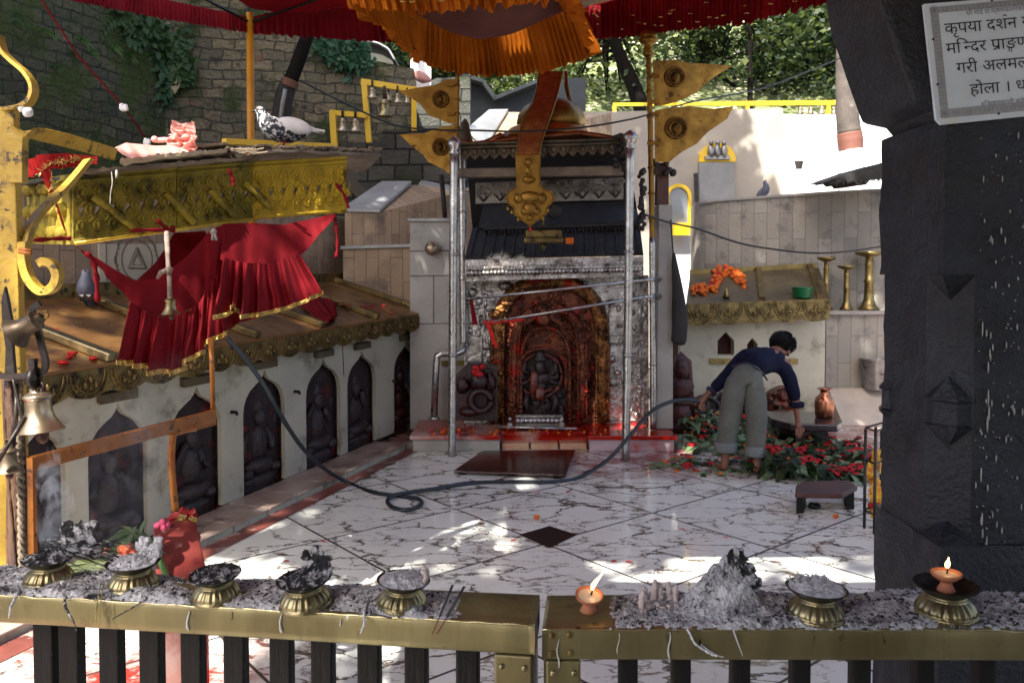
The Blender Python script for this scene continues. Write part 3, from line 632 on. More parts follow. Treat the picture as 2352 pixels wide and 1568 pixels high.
# stair walls with sloping marble copings, climbing away behind the shrine
COPE = mat("marble_coping", (0.38, 0.38, 0.38), (0.27, 0.275, 0.28), 2.5, 0.35, spots=[((0.70, 0.66, 0.58), 3, 0.60, 0.06)])
def stairwall(label, near, far, Yn, Yf, xr_n, xr_f, name="stair_wall"):
    # near/far: left and right pixel of the coping's two ends
    a, b_, c, d = D(*near[0], Yn), D(*near[1], Yn), D(*far[1], Yf), D(*far[0], Yf)
    o = thing(name, label, "stair wall", (b_.x, b_.y, 0))
    dn = lambda p: Vector((p.x, p.y, 0))
    mb = MB().hexa([dn(a), dn(b_), dn(c), dn(d), a, b_, c, d])
    e = Vector((c.x + xr_f, c.y + .02, 0))
    mb.hexa([Vector((b_.x, b_.y, 0)), e, e + Vector((0, .3, 0)), dn(c) + Vector((0, .02, 0)), b_, Vector((e.x, e.y, c.z)), Vector((e.x, e.y + .3, c.z)), c + Vector((0, .02, 0))])
    mb.build("side", CLAD, o, uv=lambda v: (v[2], v[0] + v[1]))
    up = Vector((0, 0, .035)); l = Vector((-.03, -.03, .004)); r = Vector((.03, -.03, .004))
    MB().hexa([a + l, b_ + r, c + r, d + l, a + l + up, b_ + r + up, c + r + up, d + l + up]).build("coping", COPE, o)
    return o
stairwall("beige clad stair wall with a sloping marble coping left of the shrine", ((792, 487), (866, 489)), ((884, 424), (940, 424)), 8.9, 9.7, .95, .95)
stairwall("upper beige stair wall with pale coping seen just left of the gilt dome", ((1078, 302), (1108, 345)), ((1128, 258), (1163, 257)), 11.5, 13.2, 1.0, 1.7)
sc_ = thing("marble_ramp", "sunlit marble ramp end above the stair wall left of the shrine", "ramp", D(1000, 420, 10.2)); sc_.location.z = 0
p = [D(*q, Y) for q, Y in (((962, 420), 9.75), ((1046, 436), 9.75), ((1046, 384), 10.8), ((1000, 382), 10.8))]
MB().hexa([Vector((q.x, q.y, 0)) for q in p] + p).build("slab", COPE, sc_)

# ---------------------------------------------------------------- back walls (right)
BACKM = mat("back_wall_stone", (0.40, 0.365, 0.315), (0.31, 0.28, 0.245), .9, 0.7, bump=0.15, spots=[((0.40, 0.33, 0.28), 1.6, 0.58, 0.14)])
bw = thing("back_wall", "tall pale stone wall behind the shrine holding the arched plaques", "wall", D(1500, 620, 14)); bw.location.z = 0
A, B = D(1120, 400, 14), D(1797, 400, 14); A.z = B.z = 0
slabwall("wall_face", A, B, [(0, zt(1160, 258, 14)), (.45, zt(1400, 256, 14)), (1, zt(1797, 249, 14))], .4, BACKM, bw)
ww = thing("whitewashed_wall", "sunlit rough whitewashed wall behind the painted tree trunk", "wall", D(1900, 620, 14.3)); ww.location.z = 0
A, B = D(1797, 400, 14.2), D(2300, 400, 14.2); A.z = B.z = 0
slabwall("upper_wall", A, B, [(0, zt(1800, 263, 14.2)), (1, zt(2300, 262, 14.2))], .3, WHITEWASH, ww)
A, B = D(1797, 400, 13.9), D(2300, 400, 13.9); A.z = B.z = 0
slabwall("lower_step", A, B, [(0, zt(1800, 389, 13.9)), (1, zt(2300, 388, 13.9))], .27, WHITEWASH, ww)
# curved clad wall
cv = thing("curved_wall", "curved grey stone clad wall with a pigeon standing on its top edge", "wall", D(1800, 620, 10.4)); cv.location.z = 0
top = [(1588, 476, 10.9), (1592, 472, 10.5), (1602, 467, 10.2), (1622, 461, 10.05), (1650, 457, 10.0), (1780, 448, 9.9), (1900, 440, 9.8), (2030, 433, 9.7), (2250, 420, 9.6)]
tp = [D(*t) for t in top]; acc = [0.0]
for i in range(1, len(tp)): acc.append(acc[-1] + (tp[i] - tp[i - 1]).length)
vs = [Vector((p.x, p.y, 0)) for p in tp] + tp; n = len(tp)
mb = MB().add(vs, [(i, i + 1, n + i + 1, n + i) for i in range(n - 1)], True)
def cuv(v):
    i = min(range(n), key=lambda k: (tp[k].x - v[0]) ** 2 + (tp[k].y - v[1]) ** 2); return (v[2] + .1, acc[i] + 2)
mb.build("wall_face", CLADG, cv, uv=cuv)
mb = MB(); bk = [p + Vector((.05, .28, 0)) for p in tp]; fr_ = [p + Vector((-.0, -.025, 0)) for p in tp]
mb.add(fr_ + bk + [p - Vector((0, 0, .03)) for p in fr_], [(i, i + 1, n + i + 1, n + i) for i in range(n - 1)] + [(2 * n + i, 2 * n + i + 1, i + 1, i) for i in range(n - 1)])
mb.add([Vector((p.x, p.y, 0)) for p in bk] + bk, [(i, i + 1, n + i + 1, n + i) for i in range(n - 1)])
mb.build("coping", mat("grey_coping", (0.33, 0.31, 0.29), (0.26, 0.25, 0.24), 4, 0.7), cv)
# sunlit white landing seen left of the curved wall
lw = thing("white_landing_wall", "blazing white sunlit wall between the shrine column and the curved wall", "wall", D(1600, 620, 11.3)); lw.location.z = 0
A, B = D(1540, 560, 11.3), D(1665, 560, 11.3); A.z = B.z = 0
slabwall("wall_face", A, B, [(0, zt(1540, 541, 11.3)), (1, zt(1665, 541, 11.3))], .3, WHITEWASH, lw)
# ---------------------------------------------------------------- dais
YD = 7.5
dl, dr = D(945, 1040, YD).x, D(1551, 1040, YD).x
dm0, dm1 = D(1150, 1040, YD).x, D(1352, 1040, YD).x
ds = thing("shrine_dais", "low marble dais smeared with vermilion under the silver shrine", "dais", ((dl + dr) / 2, 8.1, 0))
mb = MB()
mb.box(((dl + dm0) / 2, YD + .6, .055), (dm0 - dl - .02, 1.17, .11)); mb.build("left_base", MARB_G, ds, bevel=.006)
mb = MB(); mb.box(((dr + dm1) / 2, YD + .6, .055), (dr - dm1 - .02, 1.17, .11)); mb.build("right_base", mat("lilac_stained_marble", (0.50, 0.42, 0.47), (0.42, 0.30, 0.32), 3, .3, spots=[((0.40, 0.05, 0.03), 3.2, .56, .12), ((.12, .02, .02), 7, .66, .06)]), ds, bevel=.006)
mb = MB(); mb.box(((dm0 + dm1) / 2, YD + .72, .055), (dm1 - dm0 + .02, 1.0, .11)); mb.build("middle_base", MARB_R, ds, bevel=.006)
mb = MB()
for k in range(3):
    a, b_ = lerp(dm0, dm1, k / 3) + .01, lerp(dm0, dm1, (k + 1) / 3) - .01
    mb.box(((a + b_) / 2, YD + .16, .03), (b_ - a, .14, .06))
mb.build("front_block", mat("cream_orange_block", (0.55, 0.40, 0.28), (0.45, 0.22, 0.14), 3, 0.3, spots=[((0.4, 0.04, 0.02), 4, .58, .1)]), ds, bevel=.005)
mb = MB()
for a, b_ in ((dl - .015, dm0 - .006), (dm0 + .0, dm1 - .006), (dm1 + .0, dr + .015)):
    y0 = YD - .015 if (a < dm0 - .1 or a > dm1 - .1) else YD + .2
    mb.box(((a + b_) / 2, (y0 + 8.75) / 2, .131), (b_ - a, 8.75 - y0, .038))
mb.build("top_slab", MARB_R, ds, bevel=.006)
# wet board leaning in front
bp_ = [FL(*p, .036) for p in ((1041, 1080), (1300, 1090), (1322, 1032), (1108, 1034))]
wb = thing("wooden_board", "wet dark wooden board lying before the silver shrine", "board", FL(1180, 1085, 0))
mb = MB().hexa([p - Vector((0, 0, .02)) for p in bp_] + bp_); mb.build("board", WOOD_WET, wb, bevel=.006)
mb = MB()
for t in (.08, .92):
    a, b_ = bp_[0].lerp(bp_[1], t), bp_[3].lerp(bp_[2], t); mb.hexa([Vector((q.x + dx, q.y, z)) for z in (0, .015) for q, dx in ((a, -.03), (a, .03), (b_, .03), (b_, -.03))])
mb.build("batten", WOOD_DK, wb)

# ---------------------------------------------------------------- the silver shrine
YB = 8.15
sh = thing("silver_shrine", "silver plated shrine with gilt arch, scalloped roof tiers and four hammered posts", "shrine", (D(1260, 980, YB).x, YB, .15))
def px_poly(pts, Y): return [D(x, y, Y) for x, y in pts]
# plated back wall
q = px_poly(((1066, 640), (1490, 632), (1490, 984), (1066, 984)), YB)
MB().prism(q, (0, .18, 0)).build("back_plate", SILVER, sh)
mb = MB()      # embossed panels, straps and figures on the silver
for (x0, y0, x1, y1) in ((1400, 690, 1470, 770), (1400, 790, 1470, 870), (1392, 885, 1478, 965), (1072, 690, 1112, 760), (1072, 770, 1106, 830)):
    p = [D(*c, YB - .01) for c in ((x0, y0), (x1, y0), (x1, y1), (x0, y1))]; mb.tube(p + [p[0]], .012, 6)
r_ = random.Random(3)
for k in range(70):
    x, y = r_.choice([(r_.uniform(1385, 1480), r_.uniform(655, 965)), (r_.uniform(1070, 1130), r_.uniform(655, 800))])
    mb.ball(D(x, y, YB), (r_.uniform(.015, .045), .022, r_.uniform(.015, .05)), 7, wob=.3, seed=k)
mb.ball(D(1161, 657, YB - .02), (.085, .04, .042), 12); mb.ball(D(1337, 652, YB - .02), (.06, .04, .035), 12); mb.ball(D(1085, 672, YB - .02), (.045, .03, .05), 10)
mb.build("embossing", SILVER, sh)["kind"] = "stuff"
# outer gilt arch
def archpts(xl, xr, yb, ysp, yt, n=22, pw=.62):
    cx = (xl + xr) / 2; o = [(xl, yb), (xl, (yb + ysp) / 2)]
    for k in range(n + 1):
        t = math.pi * k / n; o.append((cx - (xr - xl) / 2 * math.cos(t), ysp - (ysp - yt) * math.sin(t) ** pw))
    return o + [(xr, (yb + ysp) / 2), (xr, yb)]
def band(mb, pts, Y, w, dpt, bead=0):
    P = [D(x, y, Y) for x, y in pts]; mb.tube(P, w, 8)
    if bead:
        n = int(sum((P[i + 1] - P[i]).length for i in range(len(P) - 1)) / bead)
        for k in range(n):
            p = poly(P, (k + .5) / n); mb.ball(p + Vector((0, -w * .9, 0)), (bead * .42, bead * .35, bead * .42), 7)
mb = MB()
band(mb, archpts(1142, 1384, 975, 800, 645), YB - .04, .075, .1)
for dx, dz in ((-13, -8), (14, 10)): band(mb, archpts(1142 + dx, 1384 - dx, 975, 800, 645 - dz), YB - .09, .014, .1, .035)
r_ = random.Random(5)
P = [D(x, y, YB - .1) for x, y in archpts(1142, 1384, 975, 800, 645)]
for k in range(120):
    p = poly(P, r_.random()); mb.ball(p + Vector((r_.uniform(-.05, .05), r_.uniform(-.02, .01), r_.uniform(-.04, .04))), (r_.uniform(.012, .03), .02, r_.uniform(.012, .035)), 7, wob=.3, seed=k)
for k in range(16):                                            # scales of the serpents, upper left
    t = k / 15; mb.ball(D(lerp(1130, 1195, t) + r_.uniform(-8, 8), lerp(728, 668, t) + r_.uniform(-6, 6), YB - .13), (.035, .03, .028), 9)
mb.build("outer_arch", GILT_FRAME, sh)
mb = MB()
band(mb, archpts(1180, 1338, 975, 840, 705), YB - .12, .05, .1)
for dx, dz in ((-9, -8), (10, 9)): band(mb, archpts(1180 + dx, 1338 - dx, 975, 840, 705 - dz), YB - .16, .011, .1, .028)
band(mb, archpts(1196, 1308, 975, 850, 752), YB - .14, .022, .1, .04); band(mb, archpts(1190, 1300, 900, 850, 800, pw=1), YB - .16, .018, .1, .035)
P = [D(x, y, YB - .17) for x, y in archpts(1180, 1338, 975, 840, 705)]
for k in range(90):
    p = poly(P, r_.random()); mb.ball(p + Vector((r_.uniform(-.04, .04), r_.uniform(-.02, .01), r_.uniform(-.03, .03))), (r_.uniform(.01, .024), .018, r_.uniform(.012, .03)), 7, wob=.3, seed=k)
P2 = archpts(1150, 1374, 975, 800, 650); mb.plate([[(x, -y) for x, y in P2]], lambda u, v, d: D(u, -v, YB - .02 + d), .015)
for k in range(240):
    x, y = r_.uniform(1158, 1366), r_.uniform(655, 960)
    if 1182 < x < 1302 and y > 800: continue
    if y < 800 and ((x - 1262) / 104) ** 2 + ((y - 800) / 145) ** 2 > 1: continue
    mb.ball(D(x, y, YB - .03), (r_.uniform(.012, .04), .024, r_.uniform(.012, .045)), 7, wob=.4, seed=k)
# winged guardian at the crown
c = D(1247, 735, YB - .18)
mb.ball(c, (.07, .05, .075), 10, wob=.2, seed=4); mb.ball(c + Vector((0, -.03, .09)), .04, 9)
for s in (-1, 1):
    for k in range(4): mb.tube([c + Vector((s * .05, 0, .03)), c + Vector((s * (.12 + .02 * k), 0, .07 - .035 * k)), c + Vector((s * (.20 - .01 * k), .02, .03 - .05 * k))], [.02, .016, .006], 6)
mb.build("inner_arch", mat("red_gilt_repousse", (0.26, 0.10, 0.05), (0.11, 0.035, 0.024), 9, 0.38, 0.6, bump=0.9, bsc=32, spots=[((0.38, 0.025, 0.015), 5, .55, .1), ((0.03, 0.015, 0.012), 13, .56, .1)], rvar=.12), sh)
# red tip of cloth at the crown
mb = MB(); 
for k, (dx, dz) in enumerate(((-.10, -.02), (-.04, .01), (.05, .02), (.11, .05), (.02, -.01))): mb.tube([D(1248, 642, YB - .17), D(1248, 642, YB - .18) + Vector((dx, -.02, dz)), D(1248, 642, YB - .17) + Vector((dx * 1.8, -.01, dz * 1.2 - .02))], [.02, .016, .004], 6)
o = mb.build("crown_ribbon", RED_CLOTH, None, D(1248, 642, YB - .17)); tag(o, "short red ribbon tied at the top of the gilt arch", "ribbon")
# fluted silver step with its rod
mb = MB()
a, b_ = D(1184, 965, 7.72), D(1293, 965, 7.72)
n = 11
for i in range(n): mb.ball(a.lerp(b_, (i + .5) / n), (.030, .05, .034), 9)
mb.beam(a + Vector((0, .02, .042)), b_ + Vector((0, .02, .042)), .07, .018); mb.beam(a + Vector((0, .02, -.042)), b_ + Vector((0, .02, -.042)), .09, .024)
mb.build("threshold", SILVER_POLE, sh)
mb = MB().tube([D(1138, 980, 7.6), D(1325, 984, 7.6)], .011, 8)
for x in (1171, 1290): mb.box(D(x, 976, 7.6), (.045, .05, .05)); mb.ball(D(x, 962, 7.6), .018, 8)
mb.build("threshold_rod", SILVER_POLE, sh)
# silver cornice
mb = MB()
for (yt0, yt1, yb0, yb1, Y) in ((597, 588, 611, 603, 7.86), (612, 604, 620, 613, 7.80), (632, 622, 646, 634, 7.84)):
    mb.hexa([D(1068, yb0, Y), D(1478, yb1, Y), D(1478, yb1, YB + .1), D(1068, yb0, YB + .1), D(1068, yt0, Y), D(1478, yt1, Y), D(1478, yt1, YB + .1), D(1068, yt0, YB + .1)])
n = 46
for i in range(n):
    t = (i + .5) / n; x = lerp(1072, 1474, t); y = lerp(627, 617, t)
    a, b_ = D(x + 3, y - 6, 7.83), D(x - 3, y + 7, 7.80); mb.tube([a, a.lerp(b_, .5) + Vector((0, -.02, 0)), b_], [.012, .024, .010], 6)
n = 70
for i in range(n):
    t = (i + .5) / n; mb.ball(D(lerp(1070, 1476, t), lerp(616, 607, t), 7.80), .0125, 6)
mb.hexa([D(1068, 646, 7.9), D(1478, 634, 7.9), D(1478, 634, YB + .1), D(1068, 646, YB + .1), D(1068, 597, 7.9), D(1478, 588, 7.9), D(1478, 588, YB + .1), D(1068, 597, YB + .1)])
mb.build("cornice", SILVER, sh)
# dark lower roof, with a fluted ridge
rf = [D(1068, 596, 7.84), D(1478, 587, 7.84), D(1470, 520, 8.3), D(1085, 530, 8.3)]
mb = MB().hexa(rf + [p + Vector((0, .02, .03)) for p in rf])
for i in range(17):
    t = (i + .5) / 17; mb.tube([rf[0].lerp(rf[1], t) + Vector((0, 0, .03)), rf[3].lerp(rf[2], t) + Vector((0, 0, .04))], .009, 5)
mb.build("lower_roof", SILVER_DK, sh)
mb = MB()
a, b_ = D(1110, 535, 8.22), D(1470, 524, 8.22)
for i in range(40): mb.ball(a.lerp(b_, (i + .5) / 40), (.016, .02, .028), 6)
mb.beam(a + Vector((0, .01, .04)), b_ + Vector((0, .01, .04)), .06, .02); mb.beam(a + Vector((0, .01, -.04)), b_ + Vector((0, .01, -.04)), .06, .02)
rf2 = [D(1100, 524, 8.28), D(1475, 512, 8.28), D(1450, 470, 8.7), D(1110, 476, 8.7)]
mb.hexa(rf2 + [p + Vector((0, .02, .03)) for p in rf2])
mb.build("ridge", SILVER_DK, sh)
# shade behind the tiers, put in as a black sheet, no soot there
MB().prism(px_poly(((1068, 333), (1436, 322), (1470, 520), (1085, 525)), 8.75), (0, .05, 0)).build("chamber_shade", mat("soot", (0.016, 0.014, 0.013), None, r=0.95), sh)
# embossed frieze
fq = px_poly(((1092, 420), (1432, 408), (1432, 458), (1092, 468)), 7.95)
mb = MB().prism(fq, (0, .05, 0))
for i in range(9):
    c = fq[3].lerp(fq[2], (i + .5) / 9) + Vector((0, -.006, .02)); h = .13
    for R in (1, .7): mb.tube([c + Vector((.072 * R * math.sin(t), -.004, h * R * (1 - abs(t) / math.pi * 1.0) ** .6 if abs(t) < math.pi else 0)) for t in [(-math.pi + 2 * math.pi * k / 12) for k in range(13)]], .008, 5)
    mb.ball(c + Vector((0, -.006, .05)), (.025, .014, .04), 7); mb.ball(c + Vector((.075, -.006, .16)), (.03, .014, .022), 7)
mb.build("frieze", mat("tarnished_silver", (0.30, 0.28, 0.25), (0.17, 0.155, 0.14), 8, .45, .7, bump=.5, bsc=30, spots=[((0.05, 0.045, 0.04), 9, .56, .1)]), sh)
# beam and scalloped brim
BRIM = mat("dull_brim_metal", (0.17, 0.14, 0.095), (0.09, 0.075, 0.055), 6, .5, .5, bump=.4, bsc=25, spots=[((0.03, 0.025, 0.02), 9, .58, .1)])
MB().prism(px_poly(((1051, 387), (1432, 380), (1432, 403), (1051, 408)), 7.5), (0, .09, 0)).build("tier_beam", mat("worn_beam", (0.24, 0.20, 0.15), (0.15, 0.125, 0.10), 5, .5, .4, bump=.3), sh, bevel=.01)
mb = MB()
xa, xb = 1057, 1440; n = 17; o = []
for i in range(n):
    for k in range(5): t = (i + k / 5) / n; o.append((lerp(xa, xb, t), lerp(357, 343, t) + 13 * (1 - abs(k / 5 * 2 - 1)) ))
P = [D(x, y, 7.45) for x, y in o]; T = [D(x, lerp(330, 318, (x - xa) / (xb - xa)), 7.47) for x, y in o]
mb.add(P + T + [p + Vector((0, .012, 0)) for p in P + T], [(i, i + 1, len(P) + i + 1, len(P) + i) for i in range(len(P) - 1)] + [(2 * len(P) + i + 1, 2 * len(P) + i, 3 * len(P) + i, 3 * len(P) + i + 1) for i in range(len(P) - 1)])
for i in range(n):
    t = (i + .5) / n; mb.ball(D(lerp(xa, xb, t), lerp(350, 337, t), 7.44), (.022, .012, .03), 6)
for dy in (0, 9): mb.tube([D(xa, 331 + dy, 7.44), D(xb, 319 + dy, 7.44)], .012, 6)
mb.build("brim", BRIM, sh)
# concave gilt roof, its drum and the swollen dome
prof = [(1056, 326), (1085, 331), (1130, 325), (1180, 318), (1250, 312), (1330, 305), (1380, 312), (1410, 318), (1440, 310)]
mb = MB(); fr_ = [D(x, y, 7.46) for x, y in prof]; bk = [D(lerp(1163, 1350, (x - 1056) / 384), 303, 8.0) for x, y in prof]
mb.grid(lambda u, v: poly(fr_, u).lerp(poly(bk, u), v) - Vector((0, 0, .06 * math.sin(math.pi * v))), 24, 6)
mb.tube(fr_, .018, 6)
mb.tube([D(1108, 330, 7.5), D(1130, 322, 7.46), D(1150, 310, 7.44), D(1160, 313, 7.44)], [.02, .025, .018, .006], 7)
mb.build("gilt_roof", mat("red_gilt_sheet", (0.30, 0.125, 0.05), (0.17, 0.06, 0.03), 6, .42, .7, bump=.25), sh, thick=.012)
cd = D(1258, 300, 7.95); mm = 7.95 / FPX
mb = MB().lathe([(94 * mm, -.03), (96 * mm, 0), (92 * mm, 4 * mm), (90 * mm, 14 * mm), (84 * mm, 18 * mm), (74 * mm, 20 * mm)], cd - Vector((0, 0, 14 * mm)), 32); mb.build("drum", mat("orange_gilt", (0.50, 0.24, 0.05), (0.34, 0.14, 0.03), 5, .38, .85, bump=.15), sh)
mb = MB().lathe([(74 * mm, 2 * mm), (78 * mm, 14 * mm), (74 * mm, 34 * mm), (60 * mm, 54 * mm), (38 * mm, 67 * mm), (18 * mm, 72 * mm), (12 * mm, 84 * mm), (16 * mm, 96 * mm), (7 * mm, 112 * mm), (2 * mm, 132 * mm)], cd + Vector((8 * mm, 0, 0)), 40, mod=lambda i, t, r, z: (r * (1 + (.035 if i < 6 else 0) * math.cos(9 * (t + i * .12))), z))
mb.build("dome", GOLD, sh)
# corner ornament, right, and two small bells
mb = MB()
for k in range(9): mb.ball(D(1418 + r_.uniform(-12, 22), 350 + k * 7 - 20, 7.42 + r_.uniform(0, .1)), r_.uniform(.025, .05), 8, wob=.4, seed=k)
mb.tube([D(1405, 318, 7.45), D(1425, 312, 7.42), D(1436, 322, 7.42), D(1438, 345, 7.42), D(1424, 362, 7.42)], [.02, .03, .035, .03, .02], 7)
mb.build("corner_ornament", SILVER_DK, sh)
# silver posts
def post(pts, r, knob=True):
    mb = MB(); P = [D(*p) for p in pts]; Q = [poly(P, k / 24) for k in range(25)]
    mb.tube(Q, [r * (1 + .05 * N3((k * 1.7, r * 50, pts[0][0]))) for k in range(25)], 12)
    for k in (.33, .66): mb.tube([poly(P, k) - Vector((0, 0, .012)), poly(P, k) + Vector((0, 0, .012))], r * 1.18, 12)
    if knob:
        p = P[0]; mb.lathe([(r * 1.1, -.02), (r * 1.4, 0), (r * .9, .02), (r * 1.5, .05), (r * 1.7, .085), (r * 1.3, .12), (r * .4, .145), (.003, .15)], p, 14)
    return mb
post(((1043, 352, 7.32), (1040, 700, 7.32), (1038, 1051, 7.32)), .037).build("post", SILVER_POLE, sh)
post(((1447, 338, 7.15), (1443, 700, 7.15), (1437, 1060, 7.15)), .037).build("post", SILVER_POLE, sh)
post(((1061, 330, 8.05), (1062, 560, 8.05), (1064, 800, 8.05)), .034, False).build("post", SILVER_POLE, sh)
post(((1498, 545, 7.75), (1499, 750, 7.75), (1500, 985, 7.75)), .030, False).build("post", SILVER_POLE, sh)
mb = MB().tube([D(1064, 790, 8.05), D(1062, 806, 8.03), D(1050, 811, 8.0), D(1014, 812, 7.98), D(1004, 817, 7.98), D(1002, 835, 7.98), D(997, 955, 7.98)], .034, 10); mb.lathe([(.06, 0), (.055, .02), (.035, .03)], D(997, 962, 7.98), 12); mb.build("drain_pipe", SILVER_POLE, sh)
for a, b_ in (((1080, 687, 7.6), (1479, 643, 7.5)), ((1100, 744, 7.55), (1479, 682, 7.45))):
    mb = MB().tube([D(*a), D(*b_)], .0125, 8); mb.tube([D(*b_), D(1518, b_[1] - 2, 7.72)], .016, 8); mb.ball(D(1512, b_[1] - 1, 7.72), .032, 8); mb.tube([D(*a), D(1064, a[1] - 2, 8.02)], .012, 6); mb.build("barrier_rod", SILVER_POLE, sh)
mb = MB().lathe([(.002, -.02), (.05, -.018), (.075, 0), (.06, .008), (.002, .015)], D(1273, 485, 7.9), 24, Matrix.Rotation(math.pi / 2, 3, 'X')); mb.build("round_mirror", SILVER_DK, sh)

# red thread wound on the lower rod, red tag, ribbon
a, b_ = D(1112, 742, 7.55), D(1201, 733, 7.54)
mb = MB().tube([a.lerp(b_, k / 40) + Vector((.0, .0, .003 * math.sin(k * 2.1))) for k in range(41)], [.019 + .004 * math.sin(k * 2.7) for k in range(41)], 8)
cloth(mb, [D(1116, 742, 7.53), D(1124, 742, 7.52)], [D(1132, 790, 7.5), D(1142, 795, 7.5)], 3, 8, 1, .01)
cloth(mb, [D(1122, 745, 7.52), D(1127, 745, 7.52)], [D(1138, 800, 7.5), D(1143, 798, 7.5)], 2, 8, 1, .01, seed=2)
tag(mb.build("red_thread", mat("bright_red_thread", (0.62, 0.03, 0.012), (0.5, 0.015, 0.01), 40, .8, bump=.6, bsc=120), None, a), "bright red thread wound along the lower silver rod with a hanging tail", "thread")
mb = MB(); cloth(mb, [D(1079, 687, 7.58), D(1085, 687, 7.58)], [D(1085, 745, 7.56), D(1098, 746, 7.56)], 3, 8, 1, .012)
tag(mb.build("red_ribbon", RED_CLOTH, None, D(1080, 687, 7.58)), "narrow red ribbon hanging from the upper silver rod beside the left post", "ribbon")

# ---------------------------------------------------------------- idols of the shrine
st = thing("deity_relief", "black stone deity in the gilt arch with a round halo and wet red face", "idol", D(1241, 965, YB - .12))
mb = MB().prism(px_poly(((1186, 968), (1298, 968), (1298, 860), (1290, 830), (1268, 808), (1241, 800), (1214, 808), (1192, 830), (1186, 860)), YB - .06), (0, .1, 0))
for k in range(26):
    x, y = r_.uniform(1192, 1294), r_.uniform(900, 964); mb.ball(D(x, y, YB - .08), (r_.uniform(.02, .05), .03, r_.uniform(.02, .05)), 8, wob=.35, seed=k)
for x, s in ((1272, 1), (1212, -1)): mb.tube([D(x, 905, YB - .1), D(x + s * 5, 925, YB - .14), D(x - s * 5, 950, YB - .12)], [.035, .028, .02], 8, True)
mb.build("slab", STONE_K, st)
mb = MB(); cc = D(1241, 862, YB - .1)
mb.tube([cc + Vector((.215 * math.cos(t), .0, .215 * math.sin(t))) for t in [2 * math.pi * k / 32 for k in range(33)]], [.022 + .008 * math.sin(k * 2.2) for k in range(33)], 8)
mb.build("halo", mat("red_rubbed_stone", (0.20, 0.035, 0.03), (0.06, 0.02, 0.02), 5, .35, bump=.4, spots=[((0.36, 0.07, 0.05), 7, .58, .1)]), st)
mb = MB()
mb.ball(D(1240, 843, YB - .16), (.055, .06, .075), 12, wob=.1); mb.lathe([(.06, 0), (.075, .02), (.05, .05), (.055, .06), (.03, .09), (.008, .11)], D(1240, 829, YB - .15), 12)
mb.ball(D(1240, 870, YB - .14), (.10, .06, .07), 12, wob=.2, seed=3); mb.ball(D(1240, 890, YB - .13), (.07, .06, .12), 12, wob=.2, seed=5)
for s in (-1, 1):
    for k in range(3): mb.tube([D(1240 + s * 20, 862 + k * 5, YB - .13), D(1240 + s * (38 + k * 3), 850 + k * 16, YB - .14), D(1240 + s * (34 + 4 * k), 832 + k * 26, YB - .15)], [.028, .022, .02], 7)
mb.build("figure", STONE_K, st)
mb = MB(); mb.ball(D(1226, 878, YB - .2), (.045, .035, .11), 12, wob=.35, seed=6); mb.ball(D(1240, 904, YB - .19), (.05, .035, .07), 12, wob=.4, seed=8); mb.tube([D(1243, 905, YB - .2), D(1255, 897, YB - .19), D(1268, 893, YB - .17)], [.02, .014, .02], 7)
mb.build("red_paste", mat("wet_red_brown_paste", (0.20, 0.055, 0.04), (0.10, 0.022, 0.018), 14, .16, bump=.4), st)
si = thing("small_relief", "squat dark relief with a bright red blossom left of the gilt arch", "idol", D(1095, 968, 7.9))
mb = MB().prism(px_poly(((1047, 966), (1143, 966), (1143, 838), (1075, 832), (1047, 862)), 7.98), (0, .1, 0))
mb.ball(D(1100, 875, 7.93), (.09, .07, .10), 12, wob=.3, seed=2); mb.tube([D(1104, 920, 7.92) + Vector((.10 * math.cos(t), -.02, .10 * math.sin(t))) for t in [2 * math.pi * k / 18 for k in range(19)]], .035, 8)
mb.ball(D(1062, 885, 7.93), (.07, .05, .08), 10, wob=.3, seed=5); mb.ball(D(1128, 880, 7.93), (.05, .05, .10), 10, wob=.3, seed=7); mb.ball(D(1080, 945, 7.92), (.12, .05, .05), 10, wob=.3, seed=9); mb.tube([D(1124, 855, 7.9), D(1129, 895, 7.9)], .018, 7)
mb.build("figure", mat("magenta_smeared_stone", (0.06, 0.010, 0.014), (0.018, 0.010, 0.012), 6, .3, bump=.5, spots=[((0.22, 0.012, 0.03), 6, .60, .08)]), si)
mb = MB()
for k in range(9): mb.ball(D(1097 + r_.uniform(-12, 12), 850 + r_.uniform(-9, 10), 7.84), (.03, .02, .026), 7, wob=.4, seed=k)
tag(mb.build("red_blossom", PETAL_R, None, D(1097, 850, 7.84)), "bright red blossom tucked on the small dark relief left of the arch", "flower")

# ---------------------------------------------------------------- hanging gilt banner, lamp, poles with metal flags
bn = thing("metal_banner", "long gilt metal banner hanging down the middle of the shrine front to a pointed plate", "banner", D(1217, 520, 7.15))
path = [((1238, 165), (1292, 165), 7.85), ((1234, 200), (1284, 202), 7.7), ((1225, 235), (1274, 238), 7.5), ((1202, 275), (1262, 272), 7.35), ((1196, 300), (1252, 300), 7.3), ((1190, 330), (1243, 328), 7.25), ((1186, 357), (1240, 355), 7.22)]
L_, R_ = spline([D(*a, Y) for a, b_, Y in path], 4), spline([D(*b_, Y) for a, b_, Y in path], 4)
mb = MB().grid(lambda u, v: L_[round(v * (len(L_) - 1))].lerp(R_[round(v * (len(L_) - 1))], u) + Vector((0, -.015 * math.sin(math.pi * u), 0)), 6, len(L_) - 1)
mb.build("ribbon", mat("red_patina_gilt", (0.22, 0.055, 0.02), (0.30, 0.13, 0.03), 14, .5, .6, bump=.6, bsc=40), bn, thick=.006)
mb = MB(); mb.tube(L_, .010, 6); mb.tube(R_, .010, 6); mb.build("ribbon_edge", GOLD, bn)
